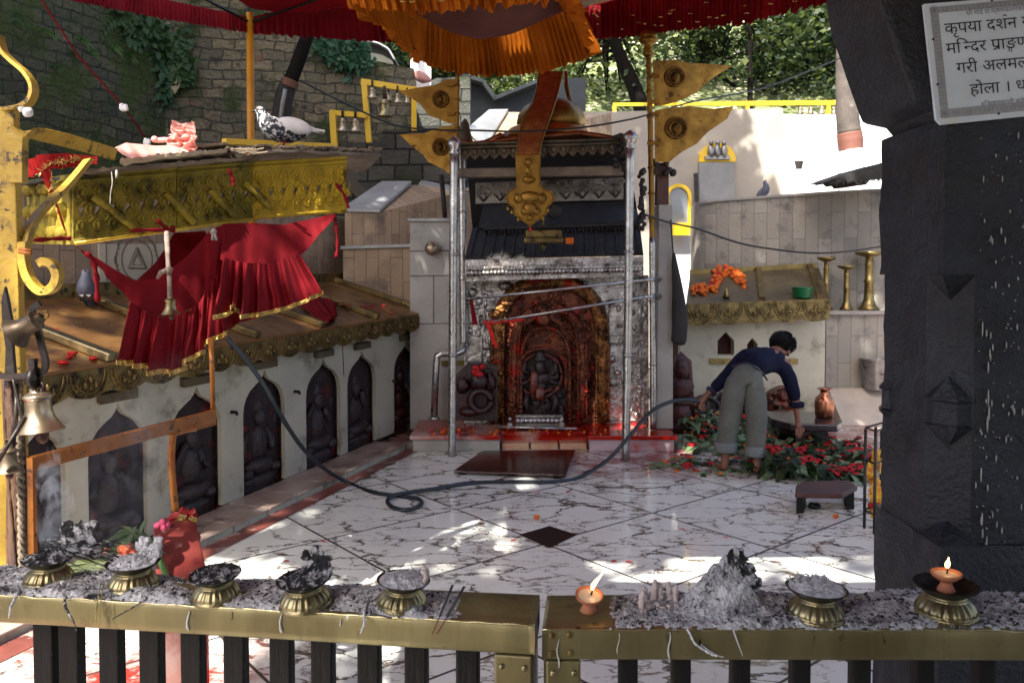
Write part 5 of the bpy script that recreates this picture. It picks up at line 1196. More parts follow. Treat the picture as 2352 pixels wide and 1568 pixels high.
def bars(o, f0, f1, b0, b1, cx, w, proto=None):
    ang = math.atan2(f1.y - f0.y, f1.x - f0.x); h = ZR - hR - .002
    for k, px in enumerate(cx):
        r = ray(px, 1512); # where the sight line meets the front plane of the rail
        A, d = f0, (f1 - f0).normalized(); n = Vector((d.y, -d.x, 0)); t = (A - Vector((0, 0, EYE))).dot(n) / r.dot(n); p = Vector((0, 0, EYE)) + r * t - n * .06
        if proto is None:
            R = Matrix.Rotation(ang, 3, 'Z'); mb = MB(); mb.box((0, 0, h / 2), (w, .03, h), R); mb.xform(Matrix.Translation((p.x, p.y, 0)))
            proto = mb.build("bar", WOOD_DK, o, bevel=.004); p0 = p
        else:
            c = proto.copy(); COL.objects.link(c); c.parent = o; c.location = proto.location + Vector((p.x - p0.x, p.y - p0.y, 0))
bars(rl1, lf0, lf1, lb0, lb1, (62, 122, 217, 312, 410, 511, 620, 718, 828, 940, 1062), .046)
bars(rl2, rf0, rf1, rb0, rb1, (1452, 1578, 1719, 1862, 2005, 2155, 2300), .037)
def leg(o, px0, px1, f0, f1, y=1512):
    d = (f1 - f0).normalized(); n = Vector((d.y, -d.x, 0))
    def hit(px): r = ray(px, y); return Vector((0, 0, EYE)) + r * ((f0 - Vector((0, 0, EYE))).dot(n) / r.dot(n))
    a, b_ = hit(px0), hit(px1); zt = ZR - hR - .001
    a.z = b_.z = 0; mb = MB().hexa([a, b_, b_ - n * .12, a - n * .12] + [q + Vector((0, 0, zt)) for q in (a, b_, b_ - n * .12, a - n * .12)])
    mb.build("end_leg", BRASS_RAIL, o, bevel=.004)
    mb = MB()
    for t in (.2, .8):
        p = a.lerp(b_, t); p.z = zt - .022; MB().ball(p + n * .002, (.006, .004, .006), 10).build("rivet", BRASS_BRT, o)
leg(rl1, 1135, 1222, lf0, lf1); leg(rl2, 1254, 1334, rf0, rf1)
for px, py in ((1267, 1457), (1307, 1456), (1267, 1500), (1310, 1498)):
    r = ray(px, py); p = Vector((0, 0, EYE)) + r * (rf0.y / r.y); mb = MB(); mb.lathe([(.0001, .002), (.0055, .002), (.0062, .0), (.006, -.001)], p + Vector((0, -.002, 0)), 12, Matrix.Rotation(math.pi / 2, 3, 'X')); mb.box(p + Vector((0, -.0045, 0)), (.0095, .001, .0012), Matrix.Rotation(r_.uniform(0, 3), 3, 'Y')); mb.build("screw", BRASS_DK, rl2)
def drips(o, lst, f0, f1):
    d = (f1 - f0).normalized(); n = Vector((d.y, -d.x, 0))
    for px, y0, y1, w in lst:
        pts = []; mb = MB()
        for y in [lerp(y0, y1, k / 6) for k in range(7)]:
            r = ray(px + 3 * math.sin(y * .1), y); pts.append(Vector((0, 0, EYE)) + r * ((f0 - Vector((0, 0, EYE))).dot(n) / r.dot(n)) + n * .002)
        mb.tube(pts, [w * .5, w * .6, w * .7, w * .7, w * .8, w * 1.1, w * .5], 6)
        mb.build("wax_drip", mat("grey_wax", (0.5, 0.5, 0.47), None, r=.5), o)
drips(rl1, [(434, 1402, 1446, .0032), (647, 1410, 1452, .0032), (786, 1420, 1436, .002)], lf0, lf1)
drips(rl2, [(1537, 1450, 1516, .0022), (1282, 1466, 1532, .0018), (1420, 1452, 1500, .0012)], rf0, rf1)
# ------ lamp stands on the rail
def petal(i, t, r, z):
    return (r * (1 + (.11 * abs(math.cos(11 * t)) ** .6 - .05 if 4 <= i <= 8 else (.035 * math.cos(40 * t) if i == 1 else 0))), z)
base_prof = [(.0495, 0), (.052, .003), (.0505, .0065), (.047, .008), (.0472, .010), (.0455, .015), (.0425, .020), (.0385, .025), (.034, .029), (.031, .031), (.0335, .0335), (.0335, .036), (.031, .038)]
bowl_prof = [(.028, .036), (.036, .040), (.045, .0455), (.0525, .052), (.0535, .0535), (.0515, .0535), (.044, .048), (.034, .043), (.002, .041)]
def char_pile(seed, R, h, tilt, lip=0.0, spikes=5, pale=.5):
    r = random.Random(seed); mb = MB(); n = 34
    def fn(u, v):
        t, q = 2 * math.pi * u, v
        a = 1 + .10 * N3((math.cos(t), math.sin(t), seed), 1.3)
        rr = R * a * (1 - q) ; z = h * (1 - (1 - q) ** 1.7) * (.6 + .8 * abs(N3((rr * math.cos(t), rr * math.sin(t), seed * .1), 38))) + .006 * N3((rr * math.cos(t), rr * math.sin(t), seed), 120) * (.3 + q)
        z += tilt * rr * math.cos(t - .5)
        if lip and math.cos(t - 1.0) > .45: z += lip * max(0, 1 - q * 2.2) * (math.cos(t - 1.0) - .45) * (1 + .6 * N3((t * 3, 0, seed)))
        return Vector((rr * math.cos(t), rr * math.sin(t), .0505 + z))
    mb.grid(fn, 44, 14, False)
    for k in range(spikes * 12):
        t, q = r.uniform(0, 6.28), R * math.sqrt(r.random()) * .95; p = Vector((q * math.cos(t), q * math.sin(t), .052 + h * (1 - (q / R) ** 1.7) * .8 + tilt * q * math.cos(t - .5)))
        d = Vector((r.uniform(-1, 1), r.uniform(-1, 1), r.uniform(-.1, .7))).normalized() * r.uniform(.004, .016); mb.tube([p, p + d * .5 + Vector((0, 0, .001)), p + d], [.0013, .0012, .0006], 4, False)
    if lip:
        for k in range(16):
            t = 1.0 + r.uniform(-.8, .8); p = Vector((R * math.cos(t), R * math.sin(t), .055)); mb.ball(p + Vector((0, 0, r.uniform(0, lip))), (r.uniform(.006, .012), .004, r.uniform(.006, .014)), 6, wob=.6, seed=k)
    return mb
stands = [(112, 1335, .02, 0, .0, 0, "brass lotus lamp stand nearest the yellow post, buried in burnt incense and smoking", 1.0),
          (306, 1348, .016, .12, .030, 2, "ash filled brass lamp stand with a curled black leaf edge, in front of green leaves", 1.04),
          (497, 1372, .010, .10, .0, 1, "low charred brass lamp stand third from the left, its dish tipped and nearly empty", .98),
          (702, 1388, .012, .16, .034, 3, "brass lamp stand in the middle of the left rail with a tall torn black rim", 1.04),
          (923, 1390, .016, .06, .0, 2, "rightmost lamp stand of the left rail, two pale wick stubs on its rim", 1.02),
          (1873, 1416, .024, .0, .0, 3, "dull brass lamp stand on the right rail heaped with black and white ash", 1.10),
          (2172, 1410, 0, 0, 0, 0, "dark brass lamp stand before the pillar holding a lit clay lamp", 1.14)]
proto = None
for k, (px, py, h, tl, lip, sp, lab, sc) in enumerate(stands):
    p = RL(px, py)
    if proto is None:
        proto = thing("lamp_stand", lab, "lamp stand", (0, 0, 0), "brass lamp stands along the railing")
        MB().lathe(base_prof, n=96, mod=petal).build("base", BRASS_BRT, proto)
        b_ = MB().lathe(bowl_prof, n=40).build("dish", mat('burnt_dish', (0.05, 0.042, 0.03), (0.02, 0.018, 0.016), 30, .5, .5, bump=.4), proto)
        t = proto
    else:
        t = proto.copy(); COL.objects.link(t); t['label'] = lab
        for ch in list(proto.children):
            if ch.name.startswith("charred"): continue
            c = ch.copy(); COL.objects.link(c); c.parent = t
    t.location = p; t.scale = (sc, sc, sc); t.rotation_euler = (r_.uniform(-.04, .04) * 0, (-.07 if k in (2, 3, 4) else .03 if k == 5 else 0), r_.uniform(0, 3))
    if h:
        o = char_pile(31 + k, .050, h, tl * .5, lip, 6).build("charred_heap", [CHAR], None); o.parent = t; o.rotation_euler = (0, 0, -t.rotation_euler.z)
        o.data.materials.clear(); o.data.materials.append(CHAR if k in (0, 2, 3) else ASH)
    if k == 4:
        mb = MB(); 
        for j, (x, y) in enumerate(((.040, .012), (.043, -.010))): mb.tube([(x, y, .055), (x + .004, y, .067), (x - .001, y - .004, .077), (x - .008, y - .004, .075)], [.006, .0065, .006, .003], 8)
        o = mb.build("wick_stub", DOUGH, None); o.parent = t; o.rotation_euler = (0, 0, -t.rotation_euler.z)

# clay lamps with a flame
def clay_lamp(p, tiltx, tilty, lab, sc, flame_pts, fr):
    t = thing("clay_lamp", lab, "oil lamp", p, "lit clay lamps")
    R = (Matrix.Rotation(tiltx, 3, 'X') @ Matrix.Rotation(tilty, 3, 'Y'))
    mb = MB().lathe([(.0165, 0), (.0175, .002), (.015, .007), (.0115, .013), (.0105, .018), (.013, .022)], p, 28); mb.build("foot", CLAY, t)
    prof = [(.011, .0), (.018, .004), (.0265, .011), (.0285, .0155), (.028, .0175), (.0255, .0165), (.0225, .012), (.014, .0085), (.001, .0075)]
    c = p + Vector((0, 0, .0195)); MB().lathe([(a * sc, b_ * sc) for a, b_ in prof], c, 32, R, mod=lambda i, tt, r, z: (r * (1 + .02 * math.cos(3 * tt)), z)).build("cup", CLAY, t)
    MB().lathe([(.0235 * sc, .0128 * sc), (.012 * sc, .0134 * sc), (.001, .0132 * sc)], c, 28, R, cap=False).build("butter", WAX, t)
    w0 = c + R @ Vector((.004, .004, .013 * sc)); w1 = w0 + R @ Vector((.002, .004, .012))
    MB().tube([w0, w0.lerp(w1, .5) + Vector((.001, 0, 0)), w1], [.0022, .0018, .0012], 6).build("wick", PAINT_K, t)
    P = [w1 + Vector(q) for q in flame_pts]
    MB().tube(spline(P, 4), [fr * math.sin(math.pi * min(.98, .18 + .8 * k / (4 * (len(P) - 1)))) ** 1.1 * (1 - .75 * (k / (4 * (len(P) - 1))) ** 2) + .0002 for k in range(4 * (len(P) - 1) + 1)], 10).build("flame", FLAME, t)
    return t
FLAME = glow("lamp_flame", (1.0, 0.50, 0.16), 6.0)
clay_lamp(RL(1352, 1403), .26, .05, "small terracotta lamp with a leaning flame at the joint of the two rails", 1.0, [(0, 0, -.002), (.002, 0, .006), (.007, .0, .014), (.015, 0, .024), (.022, 0, .033)], .0042)
pr = RL(2172, 1410); clay_lamp(pr + Vector((0, 0, .047)), .0, -.02, "terracotta lamp with a small upright flame standing in the dish by the pillar", 1.02, [(0, 0, -.001), (.001, 0, .006), (.002, 0, .012), (.003, 0, .020)], .0050)

# ash along the rails
def rail_ash(name, label, f0, f1, b0, b1, spans, seed, amount, nfib, dark=lambda u: 0):
    r = random.Random(seed); mb = MB(); nu, nv = 420, 36
    L = (f1 - f0).length
    def h(u, v):
        x = u * L * 18; a = 0
        for (u0, u1, k) in spans:
            if u0 < u < u1: a = max(a, k * min(1, (u - u0) / .03, (u1 - u) / .03))
        e = min(1, v / .10, (1 - v) / .06)
        n = .5 + 1.1 * N3((x * .35, v * 2.4, seed), 1) + .6 * abs(N3((x, v * 6, seed + 4), 1))
        return max(0, a * e * n) * amount - .0012 + .003 * N3((x * 4.3, v * 24, seed), 1) * (a > 0)
    def fn(u, v):
        p = f0.lerp(f1, u).lerp(b0.lerp(b1, u), v); p.z = ZR + h(u, v); return p
    V = [fn(i / nu, j / nv) for j in range(nv + 1) for i in range(nu + 1)]
    F = [(j * (nu + 1) + i, j * (nu + 1) + i + 1, (j + 1) * (nu + 1) + i + 1, (j + 1) * (nu + 1) + i) for j in range(nv) for i in range(nu)]
    F = [f for f in F if max(V[k].z for k in f) > ZR + .0008]
    mb.add(V, F, True)
    for k in range(nfib):
        u, v = r.random(), r.uniform(.03, .97)
        if h(u, v) < .001: continue
        p = fn(u, v); p.z = max(p.z, ZR) + .001; t = r.uniform(0, math.pi); d = Vector((math.cos(t), math.sin(t), r.uniform(-.05, .35))) * r.uniform(.003, .014)
        mb.cur = 2 if r.random() < .10 + dark(u) + .5 * max(0, N3((u * 30, v * 4, seed + 20))) else r.choice((0, 0, 1))
        w = r.uniform(.0005, .0012); mb.tube([p - d * .5, p + Vector((0, 0, w)), p + d * .5], [w, w, w * .6], 3, False, False)
    for k in range(nfib // 6):
        u, v = r.random(), r.uniform(.03, .97)
        if h(u, v) < .0005: continue
        p = fn(u, v); mb.cur = 2; mb.ball(p, (r.uniform(.002, .006), r.uniform(.002, .005), .002), 5, wob=.6, seed=k, sm=False)
    o = mb.build(name, [ASH, ASH_PALE, CHAR], None, (0, 0, 0)); kind(o, "stuff"); o['label'] = label; o['category'] = "ash"; return o
def su(px): return (RL(px, 1390) - lf0).dot((lf1 - lf0)) / (lf1 - lf0).length_squared
def sr(px): return (px_x(px) - rf0.x) / (rf1.x - rf0.x)
def px_x(px): return RL(px, 1400).x
rail_ash("ash", "grey and black ash spread along the top of the left rail", lf0, lf1, lb0, lb1, [(-.05, su(450), 1.0), (su(430), su(780), .62), (su(760), su(1010), .9), (su(980), su(1075), .35)], 5, .015, 4200, lambda u: .28 if u < su(470) else .0)
rail_ash("ash", "dark and pale ash spread along the top of the right rail", rf0, rf1, rb0, rb1, [(sr(1375), sr(1470), .75), (sr(1440), sr(1800), .8), (sr(1760), sr(2120), .8), (sr(2080), sr(2330), .45)], 8, .015, 4600, lambda u: .38 if u > sr(1760) else .30 if u < sr(1470) else .05)
# the ash mound
c = RL(1655, 1402); mo = thing("ash_mound", "tall pale heap of ash with a charred black crest on the right rail", "ash heap", c)
mb = MB(); r = random.Random(4)
def mound(u, v):
    t = 2 * math.pi * u; q = 1 - v; ax, ay = .105, .066
    x, y = ax * q * math.cos(t), ay * q * math.sin(t) + .012 * v
    pk = Vector((.036, .03, 0)); d = ((x - pk.x) / (.085 if x < pk.x else .042)) ** 2 + ((y - pk.y) / .06) ** 2
    z = .100 * math.exp(-d * 1.25) * (1 + .25 * N3((x, y, 3), 60)) + .006 * N3((x, y, 1), 110)
    return c + Vector((x, y, max(0, z * min(1, v * 5 + .05)) + .001))
mb.grid(mound, 60, 26, False)
for k in range(900):
    p = mound(r.random(), r.random() ** .6); t = r.uniform(0, 6.3); d = Vector((math.cos(t), math.sin(t), -r.uniform(.1, .9))) * r.uniform(.005, .018); w = r.uniform(.0007, .0015); mb.cur = 1 if r.random() < .2 else 0
    mb.tube([p, p + d * .5 + Vector((0, -.001, .002)), p + d + Vector((0, 0, -.002))], [w, w, w * .5], 3, False, False)
mb.build("heap", [ASH, CHAR], mo)
mb = MB()
for k in range(75):
    t = r.random(); p = c + Vector((lerp(.026, .070, t) + r.uniform(-.006, .006), .008 + r.uniform(-.008, .012), lerp(.112, .050, t ** 1.3) + r.uniform(-.012, .008)))
    mb.ball(p, (r.uniform(.006, .014), r.uniform(.005, .01), r.uniform(.007, .016)), 7, wob=.7, seed=k, sm=False)
mb.build("crest", CHAR, mo)
mb = MB(); Q = [RL(1578, 1444) + Vector(q) for q in ((0, 0, 0), (.004, -.006, -.006), (.012, -.010, -.022), (.028, -.010, -.034), (.044, -.011, -.043), (.055, -.013, -.045))]
mb.tube(spline(Q, 5), [.0022 + .0007 * math.sin(k * 1.9) for k in range(26)], 5, True, False); mb.tube(spline([q + Vector((.012, .001, -.003)) for q in Q[2:]], 4), .0012, 4)
mb.tube([RL(1682, 1440), RL(1682, 1446) + Vector((.006, -.010, -.015)), RL(1690, 1448) + Vector((.010, -.012, -.042))], [.002, .0016, .0006], 5)
mb.build("hanging_strand", ASH_PALE, mo)
# wick rolls
for k, (px, py, h, rr) in enumerate(((1472, 1402, .036, .0062), (1484, 1384, .028, .0058), (1500, 1388, .046, .0066), (1517, 1385, .038, .0068), (1539, 1383, .038, .0062), (1551, 1386, .034, .0056), (1476, 1409, .014, .0065), (1491, 1400, .012, .0068), (1508, 1396, .012, .008), (1522, 1403, .012, .006), (1536, 1398, .012, .006), (1553, 1397, .012, .006))):
    p = RL(px, py); mb = MB(); q = random.Random(k); lean = Vector((q.uniform(-.006, .006), .004, 0)) if k < 6 else Vector((q.uniform(-.004, .004), -.012, -h * .6))
    P = [p + Vector((0, 0, .004)) + Vector((0, 0, h)) * (j / 12) + lean * (j / 12) + Vector((.0012 * math.sin(j * 1.4 + k), 0, 0)) for j in range(13)]
    mb.tube(P, [rr * (1 + .12 * math.sin(j * 2.0 + k)) * (1 if j < 11 else .6) for j in range(13)], 9)
    o = mb.build("wick_roll", DOUGH, None, p); tag(o, "plump pinkish white cotton wick roll in the cluster left of the ash mound", "wick", "cotton wick rolls")
# incense sticks
for k, (a, b_, lab) in enumerate((((1045, 1330), (993, 1455), "black incense stick with an ashen tip leaning over the rail, the more upright of two"), ((1074, 1333), (1004, 1455), "black incense stick leaning over the rail, the more slanted of the crossed pair"))):
    n = Vector((lf1.y - lf0.y, -(lf1.x - lf0.x), 0)).normalized()
    P0 = RL(*((1016, 1415) if k == 0 else (1022, 1415))) + Vector((0, 0, .004)) - n * 0
    r1, r2 = ray(*a), ray(*b_); E_ = Vector((0, 0, EYE)); A = E_ + r1 * ((P0 + n * .0 - E_).dot(n) / r1.dot(n)); B = E_ + r2 * ((P0 + n * .030 - E_).dot(n) / r2.dot(n))
    o = thing("incense_stick", lab, "incense stick", A.lerp(B, .5), "incense sticks")
    MB().tube([A.lerp(B, .09), A.lerp(B, .68)], .0026, 7).build("paste", CHAR if False else PAINT_K, o); MB().tube([A, A.lerp(B, .1)], [.002, .0027], 7).build("ash_tip", ASH_PALE, o); MB().tube([A.lerp(B, .6), B], .0011, 6).build("stick", mat("maroon_bamboo", (0.19, 0.02, 0.03), None), o)
# straw, burnt sticks and strands hanging over the left rail
def straw(pts, w, m, lab, nm="straw", cat="straw"):
    mb = MB().tube(pts, w, 5); return tag(mb.build(nm, m, None, pts[0]), lab, cat, "burnt straws and sticks on the left rail")
STRAW = mat("dry_straw", (0.42, 0.36, 0.13), (0.30, 0.25, 0.08), 30, .7)
def over(px, py, out, z): p = RL(px, py); return p + Vector((0, -out, z))
straw([over(150, 1310, 0, .03), over(140, 1345, .005, .01), over(130, 1366, .006, .001)], .0014, STRAW, "yellow straw propped against the front of the leftmost lamp stand")
straw([over(232, 1358, 0, .02), over(228, 1385, .012, -.004), D(220, 1428, 1.60)], .0011, STRAW, "left one of two yellow straws hanging over the rail below the second lamp stand")
straw([over(238, 1360, 0, .018), over(236, 1385, .012, -.004), D(229, 1428, 1.60)], .0011, STRAW, "right one of two yellow straws hanging over the rail below the second lamp stand")
straw([over(145, 1350, 0, .01), over(158, 1385, .012, -.004), D(168, 1425, 1.62), D(176, 1447, 1.62)], [.0035, .003, .002, .0008], CHAR, "thick burnt strand hanging over the rail right of the leftmost stand", "burnt_strand", "burnt strand")
straw([over(45, 1360, 0, .006), over(33, 1383, .012, -.004), D(20, 1418, 1.66)], [.0035, .003, .0014], ASH_PALE, "pale ash strand hanging over the far left end of the rail", "ash_strand", "ash strand")
straw([over(395, 1352, 0, .006), over(330, 1382, .006, .003), D(258, 1421, 1.64)], [.0012, .0018, .001], CHAR, "long burnt stick slanting over the rail edge between the second and third stands", "burnt_stick", "burnt stick")
straw([over(846, 1385, 0, .012), over(838, 1405, .008, .004), D(838, 1430, 1.56), D(828, 1454, 1.56)], [.0028, .003, .003, .0016], ASH_PALE, "thick pale ash rod hanging over the rail beside the fifth stand", "ash_strand", "ash strand")
straw([over(852, 1412, 0, .004), over(900, 1420, .004, .003)], .0014, PAINT_K, "short black stick lying at the foot of the fifth stand", "burnt_stick", "burnt stick")
mb = MB(); r = random.Random(9)
for k in range(46):
    a = RL(r.uniform(100, 180), 1318) + Vector((0, .02 * r.uniform(-1, 1), .055 + r.uniform(0, .03))); b_ = a + Vector((r.uniform(.06, .16), r.uniform(-.02, .02), r.uniform(-.045, -.01))); mb.tube([a, a.lerp(b_, .5) + Vector((0, 0, .003)), b_], [.0014, .0013, .0007], 4)
tag(mb.build("incense_bundle", CHAR, None, RL(140, 1325)), "burnt incense bundle lying across the leftmost lamp stand", "incense bundle")
mb = MB()
for k in range(40):
    p = RL(lerp(150, 200, r.random()), 1320) + Vector((0, 0, .06)); mb.ball(p + Vector((r.uniform(-.01, .02), .01, r.uniform(0, .05))), (r.uniform(.008, .016), .005, r.uniform(.01, .02)), 6, wob=.7, seed=k, sm=False)
tag(mb.build("burnt_leaf", CHAR, None, RL(180, 1325)), "upright burnt leaf plate behind the leftmost lamp stand", "burnt leaf")

# ---------------------------------------------------------------- yellow bracket post and its ironwork (left)
Y0 = 2.3
bp = thing("bracket_post", "yellow painted iron post with scroll top, bracket arm and hooked curl at the left edge", "post", D(60, 1330, Y0))
q = [D(-70, 1345, Y0), D(60, 1345, Y0), D(31, 244, Y0), D(-80, 244, Y0)]
mb = MB().prism([q[0], q[1], q[2], q[3]], (.0, .03, 0)); p0 = D(60, 1345, Y0); mb.build("post", YEL, bp, bevel=.003)
def flatbar(pts, w, th, Y=None):                      # a ribbon bent in the picture plane, w deep, th thick
    P = spline([D(x, y, (Y if Y else yy)) for x, y, yy in pts], 7); mb = MB(); n = len(P)
    vs = []
    for i, p in enumerate(P):
        d = (P[min(i + 1, n - 1)] - P[max(0, i - 1)]).normalized(); s = Vector((-d.z, 0, d.x)).normalized() * th / 2; e = Vector((0, w / 2, 0))
        vs += [p - s - e, p + s - e, p + s + e, p - s + e]
    fs = [(4 * i + j, 4 * i + (j + 1) % 4, 4 * i + 4 + (j + 1) % 4, 4 * i + 4 + j) for i in range(n - 1) for j in range(4)] + [(3, 2, 1, 0), tuple(4 * (n - 1) + j for j in range(4))]
    return mb.add(vs, fs)
flatbar([(-2, 82, Y0), (8, 118, Y0), (30, 142, Y0), (58, 166, Y0), (75, 192, Y0), (77, 215, Y0), (66, 236, Y0), (42, 248, Y0), (8, 252, Y0)], .035, .010).build("scroll", YEL, bp)
mb = MB(); mb.ball(D(64, 258, Y0 - .02), .014, 10, wob=.3); mb.ball(D(50, 250, Y0 - .01), .010, 8, wob=.4); mb.build("white_knob", WHITEWASH, bp)
flatbar([(40, 420, Y0), (40, 340, Y0), (44, 312, Y0), (62, 304, Y0 + .02), (150, 322, Y0 + .25), (262, 354, Y0 + .62)], .03, .044).build("arm", YEL, bp)
flatbar([(205, 366, Y0 + .46), (160, 420, Y0 + .3), (105, 474, Y0 + .16), (70, 520, Y0 + .06), (57, 560, Y0 + .03)], .03, .026).build("brace", YEL, bp)
flatbar([(56, 555, Y0), (56, 600, Y0), (68, 640, Y0), (95, 668, Y0), (122, 660, Y0), (133, 635, Y0), (124, 610, Y0), (104, 600, Y0), (92, 606, Y0)], .03, .022).build("curl", YEL, bp)
mb = MB()
for dz in (0, 6): mb.tube([D(44, 572 + dz, Y0 - .03), D(72, 576 + dz, Y0 - .03)], .006, 6)
mb.build("clamp", ORG_IRON, bp)
wp = thing("wooden_post", "rough weathered post bound with rope standing in front of the yellow post", "post", D(35, 1325, 2.12))
mb = MB(); A, B = D(30, 872, 2.12), D(42, 1345, 2.12)
pts = [A.lerp(B, k / 30) for k in range(31)]; mb.tube(pts, [.021 + .004 * N3((k * .7, 0, 0)) for k in range(31)], 10)
for s in range(5): mb.tube([A.lerp(B, k / 30) + Vector((.021 * math.cos(s * 1.2 + .05 * k - 2.6), .021 * math.sin(s * 1.2 + .05 * k - 2.6), 0)) for k in range(31)], .005, 5)
mb.build("timber", mat("peeling_post_wood", (0.17, 0.10, 0.06), (0.06, 0.035, 0.03), 18, .7, bump=.8, bsc=40, spots=[((0.55, 0.50, 0.44), 14, .64, .05), ((0.30, 0.02, 0.02), 6, .66, .06)], stretch=(1, 1, .25)), wp)
mb = MB(); A2 = A + Vector((.024, -.015, 0)); B2 = B + Vector((.020, -.015, 0))
for s in (0, math.pi): mb.tube([A2.lerp(B2, k / 90) + Vector((.0055 * math.cos(k * .9 + s), .0055 * math.sin(k * .9 + s), 0)) for k in range(91)], .0055, 5)
mb.build("rope", WOOD_OLD, wp)
tr = thing("trident", "dark iron trident with a broad middle blade fixed to the posts at the left", "trident", D(25, 870, 2.08))
YT = 2.08
o = [(10, 657), (18, 690), (26, 735), (27, 770), (30, 815), (34, 858), (10, 858), (12, 800), (4, 745), (2, 690)]
MB().prism(px_poly(o, YT), (0, .012, 0)).build("blade", IRON, tr, bevel=.002)
flatbar([(-10, 856, YT), (10, 864, YT), (60, 862, YT), (92, 858, YT), (103, 846, YT), (104, 826, YT), (95, 790, YT), (84, 745, YT), (74, 716, YT), (80, 704, YT), (92, 697, YT)], .010, .015).build("prong", IRON, tr)
mb = MB().box(D(76, 846, YT - .01), (.016, .016, .05)); mb.lathe([(.028, -.004), (.028, .010)], D(76, 868, YT - .01), 14, Matrix.Rotation(math.pi / 2, 3, 'Y')); mb.tube([D(40, 880, YT), D(36, 960, YT - .01), D(28, 1040, YT)], .006, 6); mb.build("clamp", IRON, tr)
BELLP = [(.012, .112), (.018, .108), (.019, .098), (.026, .094), (.034, .088), (.036, .084), (.031, .080), (.030, .076), (.0305, .05), (.034, .034), (.042, .020), (.050, .008), (.055, .001), (.056, 0), (.053, 0), (.046, .010), (.036, .026), (.027, .06), (.002, .07)]
def bell(p, s, R, lab, m=None, grp="brass bells", loop=True, nm="bell"):
    o = thing(nm, lab, "bell", p, grp); R = R if R is not None else Matrix.Identity(3)
    prof = [(a * s, b_ * s) for a, b_ in BELLP]
    MB().lathe(prof, p, 36, R, cap=False).build("body", m or BRONZE_BELL, o)
    if loop: MB().tube([p + R @ (Vector((.012 * math.sin(t), 0, .122 + .012 * math.cos(t))) * s) for t in [2 * math.pi * k / 12 for k in range(13)]], .0035 * s, 6).build("loop", BRASS_DK, o)
    mb = MB().tube([p + R @ (Vector((0, 0, .06)) * s), p + R @ (Vector((.004, 0, -.008)) * s)], .004 * s, 6); mb.ball(p + R @ (Vector((.004, 0, -.014)) * s), (.016 * s, .016 * s, .02 * s), 9); mb.build("clapper", WOOD_RED, o)
    return o
bell(D(93, 988, 2.08), 1.03, Matrix.Rotation(-.06, 3, 'Y'), "large banded bell with a reddish tarnish hanging from the trident at the left edge", grp="bells on the left ironwork")
bell(D(34, 766, 2.03), .74, Matrix.Rotation(1.02, 3, 'Y'), "dull bell tipped sideways between the trident's blade and right prong", mat("dull_bell", (0.22, 0.18, 0.13), (0.13, 0.10, 0.075), 9, .45, .8), "bells on the left ironwork")
bell(D(20, 1082, 2.05), .62, None, "small grimy bell low on the left edge beside the rough post", mat("grimy_bell", (0.25, 0.20, 0.15), (0.15, 0.12, 0.09), 9, .5, .8), "bells on the left ironwork")
mb = MB().tube([D(-5, 1062, 2.0), D(58, 955, 2.05)], .005, 6); tag(mb.build("iron_rod", IRON, None, D(25, 1010, 2.0)), "thin iron rod slanting up to the large bell at the left edge", "rod")
mb = MB(); mb.tube(spline([D(30, 870, 2.07), D(44, 930, 2.06), D(52, 965, 2.06), D(62, 975, 2.06)], 5), .004, 5); mb.tube(spline([D(84, 868, 2.08), D(100, 885, 2.07), D(98, 905, 2.08)], 5), .0035, 5); tag(mb.build("hanging_wire", IRON, None, D(84, 868, 2.08)), "loose dark wire looped round the trident clamp and bell", "wire")
# orange frame
of = thing("barrier_bar", "rusty orange iron bar with two thin uprights crossing in front of the niches", "frame", D(75, 1100, 2.35))
A, B = D(66, 1066, 2.32), D(492, 954, 3.0)
MB().beam(A, B, .022, .044).build("bar", ORG_IRON, of, bevel=.003); MB().beam(D(390, 1000, 2.84), B + Vector((0, 0.01, -.030)), .014, .012).build("under_bar", ORG_IRON, of)
MB().tube([D(490, 950, 3.0), D(487, 850, 3.0), D(484, 776, 3.02)], .0095, 8).build("upright", ORG_IRON, of)
mb = MB().tube(spline([D(450, 982, 2.9), D(410, 990, 2.84), D(397, 1004, 2.82), D(394, 1060, 2.82), D(398, 1120, 2.82), D(403, 1172, 2.82)], 5), .012, 8); mb.build("hooked_upright", ORG_IRON, of)
MB().beam(D(68, 1050, 2.32), D(72, 1345, 2.32), .028, .02, (0, 1, 0)).build("foot_post", ORG_IRON, of)

